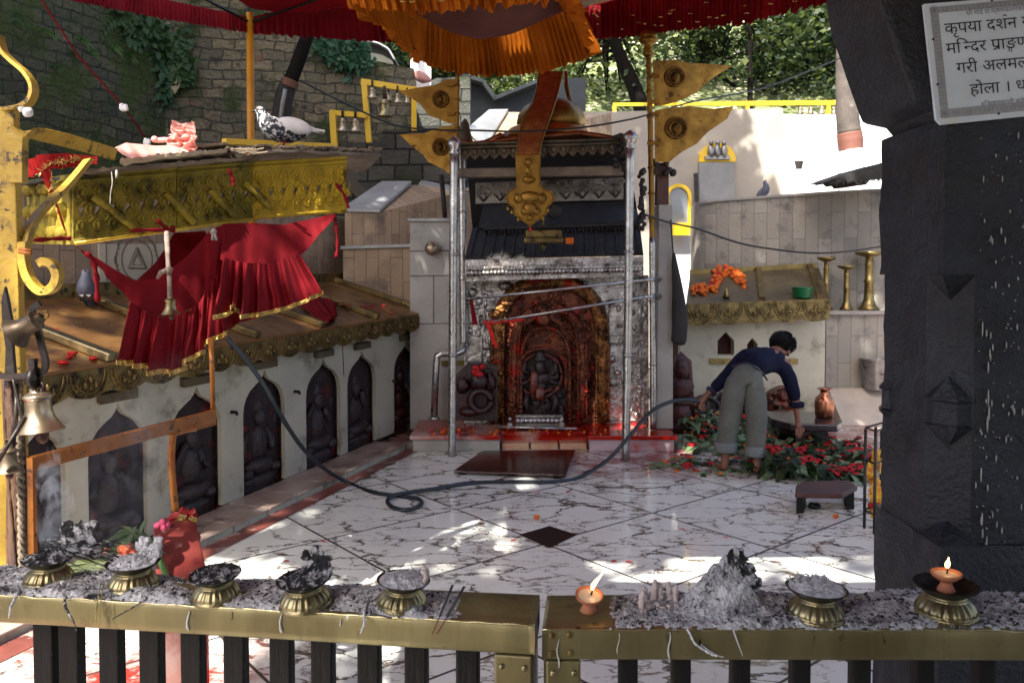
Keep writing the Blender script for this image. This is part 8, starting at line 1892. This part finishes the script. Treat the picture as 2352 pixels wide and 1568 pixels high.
MB().beam(D(764, 256, 9.5), D(769, 337, 9.5), .07, .07, (0, 1, 0)).build("post", YEL2, yf2); MB().beam(D(758, 259, 9.5), D(843, 266, 9.5), .055, .06).build("beam", YEL2, yf2)
hang_bells([(855, 226, 9.5, 1.1, "pale bell at the left of the tall yellow frame", SB), (883, 268, 9.4, 1.75, "largest brass bell, hanging low in the tall yellow frame", BRASS_BRT), (893, 233, 9.6, .9, "dull bell behind the largest bell in the tall yellow frame", BRONZE_BELL), (913, 237, 9.5, 1.0, "bell with a red tag in the tall yellow frame", SB), (935, 238, 9.5, .9, "rightmost bell in the tall yellow frame beside the pennant", BRONZE_BELL)], "bells in the tall yellow frame")
hang_bells([(787, 302, 9.45, 1.35, "left of the two bells in the low yellow frame", SB), (816, 303, 9.45, 1.35, "right of the two bells in the low yellow frame", SB)], "bells in the low yellow frame")
mb = MB().tube([D(884, 205, 9.4), D(884, 240, 9.4)], .012, 6); tag(mb.build("bell_chain", RED_DK, None, D(884, 220, 9.4)), "reddish chain holding the largest bell of the tall yellow frame", "chain")
# cables
mb = MB().tube(spline([D(690, 185, 8.6), D(770, 226, 8.2), D(900, 285, 7.6), D(1000, 298, 7.3), D(1100, 300, 7.2), D(1200, 302, 7.1), D(1330, 294, 7.2), D(1440, 276, 7.4), D(1494, 262, 7.7), D(1600, 232, 8.4), D(1760, 200, 9.5), D(1940, 130, 10.5)], 6), .0095, 6); tag(mb.build("cable", WIRE, None, D(1000, 298, 7.3)), "sagging black cable strung from the tree across the shrine roof to the flag pole", "cable", "sagging cables")
mb = MB().tube(spline([D(1478, 492, 7.5), D(1540, 512, 7.7), D(1600, 525, 7.9), D(1690, 556, 8.1), D(1760, 570, 8.2), D(1860, 581, 8.3), D(1950, 577, 8.3), D(2060, 560, 8.2)], 6), .010, 6); tag(mb.build("cable", WIRE, None, D(1760, 570, 8.2)), "black cable sagging before the curved clad wall towards the pillar", "cable", "sagging cables")

# ---------------------------------------------------------------- outbuildings behind
ob = thing("outbuilding", "grey slate roofed outbuilding below the trees behind the shrine", "building", D(1200, 300, 17)); ob.location.z = 0
q = [D(1062, 300, 16.6), D(1245, 300, 16.6), D(1340, 300, 16.6)]
A, B = D(1060, 300, 16.6), D(1345, 300, 16.6); A.z = B.z = 0
slabwall("wall", A, B, [(0, zt(1062, 175, 16.6)), (.18, zt(1110, 190, 16.6)), (.27, zt(1135, 228, 16.6)), (.66, zt(1245, 184, 16.6)), (1, zt(1345, 178, 16.6))], .5, mat("blue_grey_wall", (0.085, 0.095, 0.105), (0.06, 0.07, 0.08), 1.2, .8, spots=[((0.09, 0.10, 0.11), 2.5, .56, .1)]), ob)
q = [D(1055, 178, 16.4), D(1108, 192, 16.4), D(1150, 225, 16.4), D(1135, 235, 16.4), D(1100, 200, 16.4)]
mb = MB(); mb.beam(D(1135, 230, 16.4), D(1245, 186, 16.4), .35, .07); mb.beam(D(1060, 176, 16.4), D(1110, 190, 16.4), .35, .07); mb.beam(D(1110, 190, 16.4), D(1138, 230, 16.4), .35, .07); mb.build("roof_edge", GREYROOF, ob)
ob2 = thing("tin_shed", "small shed with a curved grey tin roof above the mossy wall", "shed", D(868, 135, 12)); ob2.location.z = 0
MB().prism(px_poly(((812, 150), (905, 150), (902, 138), (890, 116), (868, 103), (845, 97), (815, 96)), 12.0), (0, 1.5, 0)).build("wall", mat("shed_dark", (0.10, 0.10, 0.085), (0.07, 0.07, 0.06), 3, .85), ob2)
P = [D(x, y, 11.9) for x, y in ((812, 92), (845, 94), (868, 99), (892, 112), (908, 140))]; mb = MB(); mb.grid(lambda u, v: poly(P, u) + Vector((0, 1.8 * v, 0)), 16, 2); mb.build("roof", mat("tin_sheet", (0.33, 0.34, 0.36), (0.24, 0.25, 0.26), 3, .5, .4), ob2, thick=.03)
mb = MB(); cloth(mb, [D(944, 127, 11.4), D(960, 126, 11.4), D(990, 140, 11.4)], [D(942, 200, 11.4), D(965, 205, 11.4), D(990, 205, 11.4)], 14, 10, 3, .03)
tag(mb.build("white_cloth", WHITEWASH, None, D(960, 160, 11.4)), "pale washing hung above the end of the mossy stone wall", "cloth")
mb = MB().ball(D(968, 178, 11.2), (.14, .06, .07), 12, Matrix.Rotation(.4, 3, 'Y'), wob=.3); tag(mb.build("pink_bundle", mat("dusty_pink", (0.42, 0.22, 0.19), None), None, D(968, 178, 11.2)), "dusty pink cloth bundle on the wall end below the washing", "bundle")

# ---------------------------------------------------------------- plants and trees
def leafcloud(mb, c, rad, n, size, rr, flat=.4, mi=None, cull=False):
    k = 0
    for _ in range(n):
        v = Vector((rr.gauss(0, 1), rr.gauss(0, 1), rr.gauss(0, 1))); v = v.normalized() * (rr.random() ** .45); p = Vector(c) + Vector((v.x * rad[0], v.y * rad[1], v.z * rad[2]))
        if cull and in_shaft(p, .05): continue
        if mi: mb.cur = rr.choice(mi)
        s = size * rr.uniform(.6, 1.3); d = Vector((rr.uniform(-1, 1), rr.uniform(-1, 1), rr.uniform(-.7, .4))).normalized(); n_ = Vector((rr.uniform(-1, 1), rr.uniform(-1, 1), rr.uniform(.1, 1))).normalized(); w = d.cross(n_).normalized() * s * flat
        mb.add([p, p + d * s * .45 + w, p + d * s, p + d * s * .45 - w], [(0, 1, 2, 3)])
def tree(label, base, trunk, crown, n, size, seed, mats, cull=False, rtrunk=.2, group=None):
    rr = random.Random(seed); t = thing("tree", label, "tree", base, group)
    P = spline(trunk, 5); mb = MB().tube(P, [rtrunk * lerp(1, .45, k / (len(P) - 1)) * (1 + .1 * N3((k * .5, seed, 0))) for k in range(len(P))], 10)
    for (c, rad) in crown[:14]:
        j = P[int(len(P) * rr.uniform(.5, .98))]; m_ = j.lerp(Vector(c), .5) + Vector((rr.uniform(-.2, .2), 0, rr.uniform(-.1, .3))); mb.tube([j, m_, Vector(c)], [rtrunk * .35, rtrunk * .2, rtrunk * .08], 6)
    mb.build("trunk", BARK, t)
    mb = MB(); tot = sum(r_[0] * r_[1] * r_[2] for c, r_ in crown)
    for c, rad in crown: leafcloud(mb, c, rad, int(n * rad[0] * rad[1] * rad[2] / tot), size, rr, .38, list(range(len(mats))), cull)
    mb.build("crown", mats, t); return t
def clumps(xr, yr, Y0_, Y1_, n, rad, seed):
    rr = random.Random(seed); return [(D(rr.uniform(*xr), rr.uniform(*yr), rr.uniform(Y0_, Y1_)), (rad * rr.uniform(.6, 1.3), rad * rr.uniform(.6, 1.2), rad * rr.uniform(.5, 1.0))) for _ in range(n)]
LEAF_Y = mat('sun_paled_leaf', (0.36, 0.37, 0.17), (0.26, 0.28, 0.12), 3, .5, trans=.4)  # brightness of far sunlit foliage put into a paler leaf colour
FM = [LEAF_A, LEAF_A, LEAF_B, LEAF_D]
tree("dark leaning tree with a black trunk and thin bright crown behind the right flag pole", D(1475, 262, 19), [D(1482, 270, 19), D(1452, 190, 19), D(1425, 130, 19), D(1400, 60, 19), D(1380, -60, 19)], clumps((1290, 1500), (90, 235), 19, 24, 22, .75, 1) + clumps((1250, 1560), (-160, 60), 18, 23, 16, 1.3, 2), 3400, .17, 11, [LEAF_B, LEAF_A, LEAF_B], rtrunk=.20)
tree("slender straight tree in the wood right of the flag pole", D(1722, 262, 21), [D(1722, 270, 21), D(1723, 180, 21), D(1722, 90, 21), D(1718, -80, 21)], clumps((1540, 1900), (60, 230), 21, 26, 34, .85, 3) + clumps((1500, 1900), (-150, 60), 21, 25, 16, 1.5, 4), 7600, .18, 12, FM, rtrunk=.075)
tree("forking thin tree with a slanting limb left of the slender trunk", D(1640, 262, 23), [D(1650, 270, 23), D(1700, 215, 23), D(1650, 170, 23), D(1610, 110, 23), D(1600, -20, 23)], clumps((1500, 1760), (70, 225), 24, 28, 24, .9, 5), 3400, .18, 13, FM, rtrunk=.06)
tree("dense dark green tree filling the wood next to the black pillar", D(1860, 262, 24), [D(1860, 270, 24), D(1855, 150, 24), D(1862, 30, 24)], clumps((1740, 1960), (40, 230), 22, 28, 34, .95, 6), 7000, .18, 14, [LEAF_D, LEAF_A, LEAF_D, LEAF_B], rtrunk=.10)
tree("dark tree standing behind the end of the mossy wall", D(930, 160, 16), [D(930, 190, 16), D(925, 110, 16), D(935, 20, 16)], clumps((820, 1090), (60, 170), 15, 18, 20, .8, 19), 3600, .16, 18, [LEAF_D, LEAF_A], rtrunk=.1)
tree("pale bushy tree above the grey outbuilding roof", D(1180, 240, 22), [D(1180, 260, 22), D(1190, 180, 22), D(1180, 60, 22)], clumps((1090, 1340), (150, 240), 21, 25, 16, .7, 7), 3200, .16, 15, [LEAF_B, LEAF_A], rtrunk=.12)
tree("distant tree showing through the gap right of the leaning trunk", D(1560, 262, 30), [D(1560, 280, 30), D(1565, 180, 30), D(1560, 40, 30)], clumps((1380, 1640), (60, 250), 30, 36, 22, 1.2, 8), 3000, .26, 16, [LEAF_Y, LEAF_B, LEAF_Y], rtrunk=.12)
tree("far tree of the wood behind the dense dark one", D(1800, 262, 32), [D(1800, 280, 32), D(1805, 160, 32), D(1800, 20, 32)], clumps((1640, 1980), (20, 250), 31, 38, 26, 1.5, 9), 3600, .28, 17, [LEAF_Y, LEAF_B, LEAF_A], rtrunk=.14)
t = thing("tree", "leaning dark tree trunk with a brown wrapped foot before the stone wall", "tree", D(640, 330, 8.8))
seg([(770, -60, 8.8, 13), (722, 45, 8.8, 14), (700, 100, 8.8, 15), (676, 165, 8.8, 16), (664, 192, 8.8, 17)], BARK, "trunk", t)
seg([(664, 188, 8.8, 19), (652, 225, 8.8, 21), (640, 300, 8.8, 22), (632, 380, 8.8, 23)], mat("dark_wrapped_bark", (0.045, 0.036, 0.034), (0.03, 0.025, 0.024), 9, .8, bump=.5), "wrapped_foot", t)
seg([(668, 184, 8.79, 19), (662, 200, 8.79, 20)], mat("brown_wrap", (0.16, 0.075, 0.045), None, r=.8), "wrap_band", t)
mb = MB().tube([D(655, 205, 8.55), D(648, 240, 8.55), D(640, 300, 8.55)], .022, 7); tag(mb.build("metal_stick", TIN, None, D(648, 240, 8.55)), "pale metal stick leaning on the wrapped foot of the leaning trunk", "stick")
# growth on the mossy wall
def wall_pt(px, py):
    A, B = (K0, K1) if px < 386 else (K1, K2); g_ = (B - A).normalized(); return PV(px, py, A, g_)
def fern(px, py, n, L, m, lab, w=.016, grp="plants growing on the stone wall", droop=.7):
    p = wall_pt(px, py); nrm = Vector((.5, -.85, 0)); t = thing("wall_plant", lab, "plant", p, grp); mb = MB()
    for k in range(n):
        a = r.uniform(-2.6, 2.6); d = (nrm * r.uniform(.3, 1) + Vector((math.sin(a), 0, math.cos(a) * .6 + .1))).normalized(); l = L * r.uniform(.5, 1.1); q0 = p + nrm * .02
        for j in range(7):
            f = (j + 1) / 7; c = q0 + d * l * f - Vector((0, 0, droop * l * f * f)); s = d.cross(nrm).normalized()
            for sd in (-1, 1): blade(mb, c, s * sd + d * .5, l * .30 * (1.1 - f * .8), w * (1.1 - .6 * f), nrm, .2)
    mb.build("leaf", m, t); return t
def vine(pxs, n, size, m, lab, spread=16):
    p = wall_pt(*pxs[0]); t = thing("wall_plant", lab, "plant", p, "plants growing on the stone wall"); mb = MB(); nrm = Vector((.5, -.85, 0))
    for k in range(n):
        c = poly([Vector((*q, 0)) for q in pxs], r.random()); q = wall_pt(c.x + r.gauss(0, spread), c.y + r.gauss(0, spread)) + nrm * r.uniform(.02, .16); a = r.uniform(0, 6.3)
        blade(mb, q, Vector((math.cos(a), -.4, math.sin(a) - .5)), size * r.uniform(.6, 1.3), size * .33, nrm + Vector((0, 0, .3)), .3)
    mb.build("leaf", m, t); return t
WG = [mat("mid_wall_green", (0.06, 0.13, 0.035), (0.035, 0.085, 0.025), 8, .5, trans=.3), mat("bright_wall_green", (0.12, 0.22, 0.05), (0.08, 0.16, 0.04), 8, .5, trans=.35), mat("blue_wall_green", (0.045, 0.13, 0.06), (0.03, 0.09, 0.045), 8, .5, trans=.3)]
fern(272, 40, 16, .36, WG[0], "broad fern under the red valance high on the mossy wall", .02)
vine([(300, 60), (350, 85), (395, 110), (415, 150), (375, 175)], 420, .10, WG[0], "dark creeper hanging over the corner of the mossy wall", 20)
vine([(380, 150), (385, 190), (372, 240)], 120, .075, WG[2], "thin trailing creeper running down the wall corner", 9)
for k, (x, y, n_, L_, m_, lab) in enumerate(((100, 75, 5, .16, WG[1], "small bright fern near the scroll on the mossy wall"), (188, 92, 6, .15, WG[1], "bright little fern left of the creeper"), (210, 120, 5, .13, WG[1], "little fern below the creeper's left end"), (262, 108, 6, .15, WG[1], "light fern under the middle of the creeper"), (294, 128, 7, .15, WG[1], "light fern below the creeper near the wall corner"), (125, 158, 4, .12, WG[0], "dim small fern in the left middle of the mossy wall"), (35, 40, 6, .16, WG[0], "small fern in the top left corner of the wall"), (168, 125, 4, .10, WG[0], "tiny fern left of the red string"), (755, 155, 4, .10, WG[1], "tiny green tuft under the ivy on the front wall"), (430, 70, 5, .10, WG[0], "small tuft under the red valance right of the wall corner"))):
    fern(x, y, n_, L_, m_, lab, .014)
vine([(725, 100), (760, 108), (800, 112), (822, 132), (795, 148), (770, 120)], 520, .085, WG[2], "glossy ivy clump on the wall top beside the leaning trunk", 14)
mb = MB()
for k in range(240):
    c = poly([Vector((385, 60, 0)), Vector((392, 110, 0)), Vector((400, 165, 0)), (Vector((398, 200, 0)))], r.random() ** 1.3); q = wall_pt(c.x + r.gauss(0, 5), c.y + r.gauss(0, 5)) + Vector((.04, -.10, 0)); blade(mb, q, Vector((r.uniform(-.5, .5), -.2, -1)), r.uniform(.05, .12), .014, Vector((0, -1, 0)))
t = thing("dry_creeper", "pale dead creeper hanging at the corner of the mossy wall", "plant", wall_pt(392, 110), "plants growing on the stone wall"); mb.build("leaf", mat("dead_leaf", (0.50, 0.42, 0.28), (0.34, 0.27, 0.18), 12, .8), t)

# ---------------------------------------------------------------- outside the frame: what shades the court
pv = thing("pavilion_roof", "wooden pavilion roof over the walkway behind the railing", "roof", (1.2, -1, 3.0))
MB().box((1.55, -1.2, 3.08), (6.2, 6.3, .10)).build("deck", WOOD_OLD, pv)
MB().box((1.55, -4.45, 1.52), (6.2, .2, 3.04)).build("back_wall", mat("blocker_plaster", (0.25, 0.23, 0.20), (0.18, 0.165, 0.145), 2, .9), pv)  # unseen wall added behind the camera to cut light on the foreground
for x in (-1.2, .2, 1.7, 3.2): MB().box((x, -1.2, 2.99), (.10, 6.2, .075)).build("rafter", WOOD_DK, pv)
def over(px, py, Y, r_, h=11.0):
    P = D(px, py, Y); P.z = max(P.z, 0); return (P - SUN * ((h - P.z) / -SUN.z), (r_, r_, r_ * .7))
SHADE_CLUMPS = [over(*q) for q in ((20, 1180, 2.3, .3), (25, 760, 2.3, .16), (30, 960, 2.2, .2), (1950, 1285, 4.74, .34), (1410, 1272, 4.85, .26), (1720, 1262, 4.93, .22), (1860, 1335, 4.4, .2), (1330, 1320, 4.5, .2), (100, 1335, 1.7, .5), (300, 1345, 1.62, .4), (430, 1250, 2.6, .45), (1555, 470, 11.1, .5), (1100, 230, 16.6, 1.2), (1220, 230, 16.6, 1.2), (1310, 220, 16.6, 1.0), (1560, 480, 11.1, .35), (1430, 150, 19, 1.0), (1450, 100, 19, 1.0), (1480, 350, 14, 1.0), (1600, 320, 14, 1.0), (1670, 420, 14, .8), (1330, 300, 14, 1.0), (1640, 540, 10, .7), (1750, 520, 10, .8), (1870, 510, 9.9, .8), (1990, 500, 9.8, .8), (1620, 800, 9.2, .8), (1760, 790, 9.2, .9), (1900, 800, 9.2, .9), (2000, 850, 9.2, .9), (1700, 660, 9.2, .8), (1850, 650, 9.2, .8), (90, 120, 8, 1.5), (250, 220, 9, 1.5), (450, 200, 10, 1.6), (620, 220, 10, 1.5), (820, 230, 10, 1.3), (950, 240, 10.2, 1.1), (120, 350, 8, 1.3), (900, 380, 9.9, 1.0), (700, 580, 8.3, 1.0), (300, 610, 6.5, 1.0), (500, 650, 7, .9), (870, 620, 8.6, .7), (1000, 700, 8.3, .7))]  # leaf clumps placed up the sun's path to shade chosen spots
tree("unseen long boughed shade tree added over the courtyard, its leaf clumps set for shade", (-8.4, -1.6, 0), [(-8.4, -1.6, 0), (-7.4, -1.0, 5), (-5.0, .6, 9), (-2.0, 2.2, 10.8)], SHADE_CLUMPS, 11000, .32, 23, [LEAF_A, LEAF_D], True, .33)
tree("big unseen shade tree added left of the courtyard", (-7.6, 1.2, 0), [(-7.6, 1.2, 0), (-7.3, 1.4, 4), (-6.8, 1.8, 8), (-6.3, 2.2, 11)], [((-9.6, 1.5, 10.5), (2.4, 2.6, 2.0)), ((-7.2, 3.2, 11.2), (2.6, 2.8, 2.0)), ((-5.4, 1.2, 11.0), (2.4, 2.6, 1.8)), ((-7.0, -1.2, 11), (2.6, 2.4, 2)), ((-4.6, 3.8, 10.8), (2.2, 2.4, 1.7)), ((-9, 4, 11), (2.4, 2.4, 2)), ((-3.6, -1.0, 9.4), (1.9, 2.2, 1.3)), ((-3.0, 1.2, 9.6), (1.6, 2.0, 1.2))], 9000, .42, 21, [LEAF_A, LEAF_D], True, .35)  # out-of-view tree added to keep the mossy wall in shade
tree("shade tree standing right of the courtyard beyond the pillar", (7.6, 4.0, 0), [(7.6, 4, 0), (7.4, 4.2, 5), (6.6, 4.6, 9)], [((6.4, 4.6, 9.6), (2.2, 2.4, 1.6)), ((4.4, 5.0, 9.8), (1.7, 1.8, 1.2)), ((2.6, 4.6, 9.6), (1.3, 1.4, .9)), ((1.2, 4.2, 9.4), (1.0, 1.1, .7)), ((8.4, 6.4, 10), (2.2, 2.2, 1.6))], 3600, .34, 22, [LEAF_A, LEAF_D], True, .28)

# ---------------------------------------------------------------- smoke of the incense
def smoke_mat(name, dens, seed, sc, thr):
    m = bpy.data.materials.new(name); m.use_nodes = True; N, K = m.node_tree.nodes, m.node_tree.links; N.remove(N["Principled BSDF"])
    v = N.new("ShaderNodeVolumePrincipled"); v.inputs["Color"].default_value = (.78, .82, .92, 1); v.inputs["Anisotropy"].default_value = .2
    tc = N.new("ShaderNodeTexCoord"); mp = N.new("ShaderNodeMapping"); mp.inputs["Location"].default_value = (seed, seed, 0); mp.inputs["Scale"].default_value = (1, 1, .6); K.new(tc.outputs["Object"], mp.inputs[0])
    n = N.new("ShaderNodeTexNoise"); n.inputs["Scale"].default_value = sc; n.inputs["Detail"].default_value = 4; n.inputs["Distortion"].default_value = 1.6; K.new(mp.outputs[0], n.inputs["Vector"])
    r_ = N.new("ShaderNodeMapRange"); r_.inputs[1].default_value = thr; r_.inputs[2].default_value = thr + .16; r_.inputs[3].default_value = 0; r_.inputs[4].default_value = dens; K.new(n.outputs["Fac"], r_.inputs[0]); K.new(r_.outputs[0], v.inputs["Density"]); K.new(v.outputs[0], N["Material Output"].inputs["Volume"]); return m
def plume(pts, rads, m, lab):
    mb = MB().tube(spline([D(*p) for p in pts], 4), [x for i in range(len(rads) - 1) for x in [lerp(rads[i], rads[i + 1], k / 4) for k in range(4)]] + [rads[-1]], 14)
    o = mb.build("smoke", m, None, D(*pts[0])); kind(o, "stuff"); o['label'] = lab; o['category'] = "smoke"
plume([(140, 1275, 1.78), (120, 1215, 1.80), (135, 1160, 1.82), (112, 1100, 1.84), (125, 1020, 1.88)], [.02, .035, .035, .03, .012], smoke_mat("incense_smoke", 26, 3.1, 26, .5), "thin blue smoke curling up from the leftmost lamp stand")
plume([(300, 1240, 2.1), (275, 1130, 2.3), (300, 1010, 2.5), (360, 900, 2.75), (400, 800, 2.8)], [.06, .12, .12, .08, .03], smoke_mat("drifting_smoke", .9, 7.7, 11, .46), "faint smoke drifting before the sooty niches")
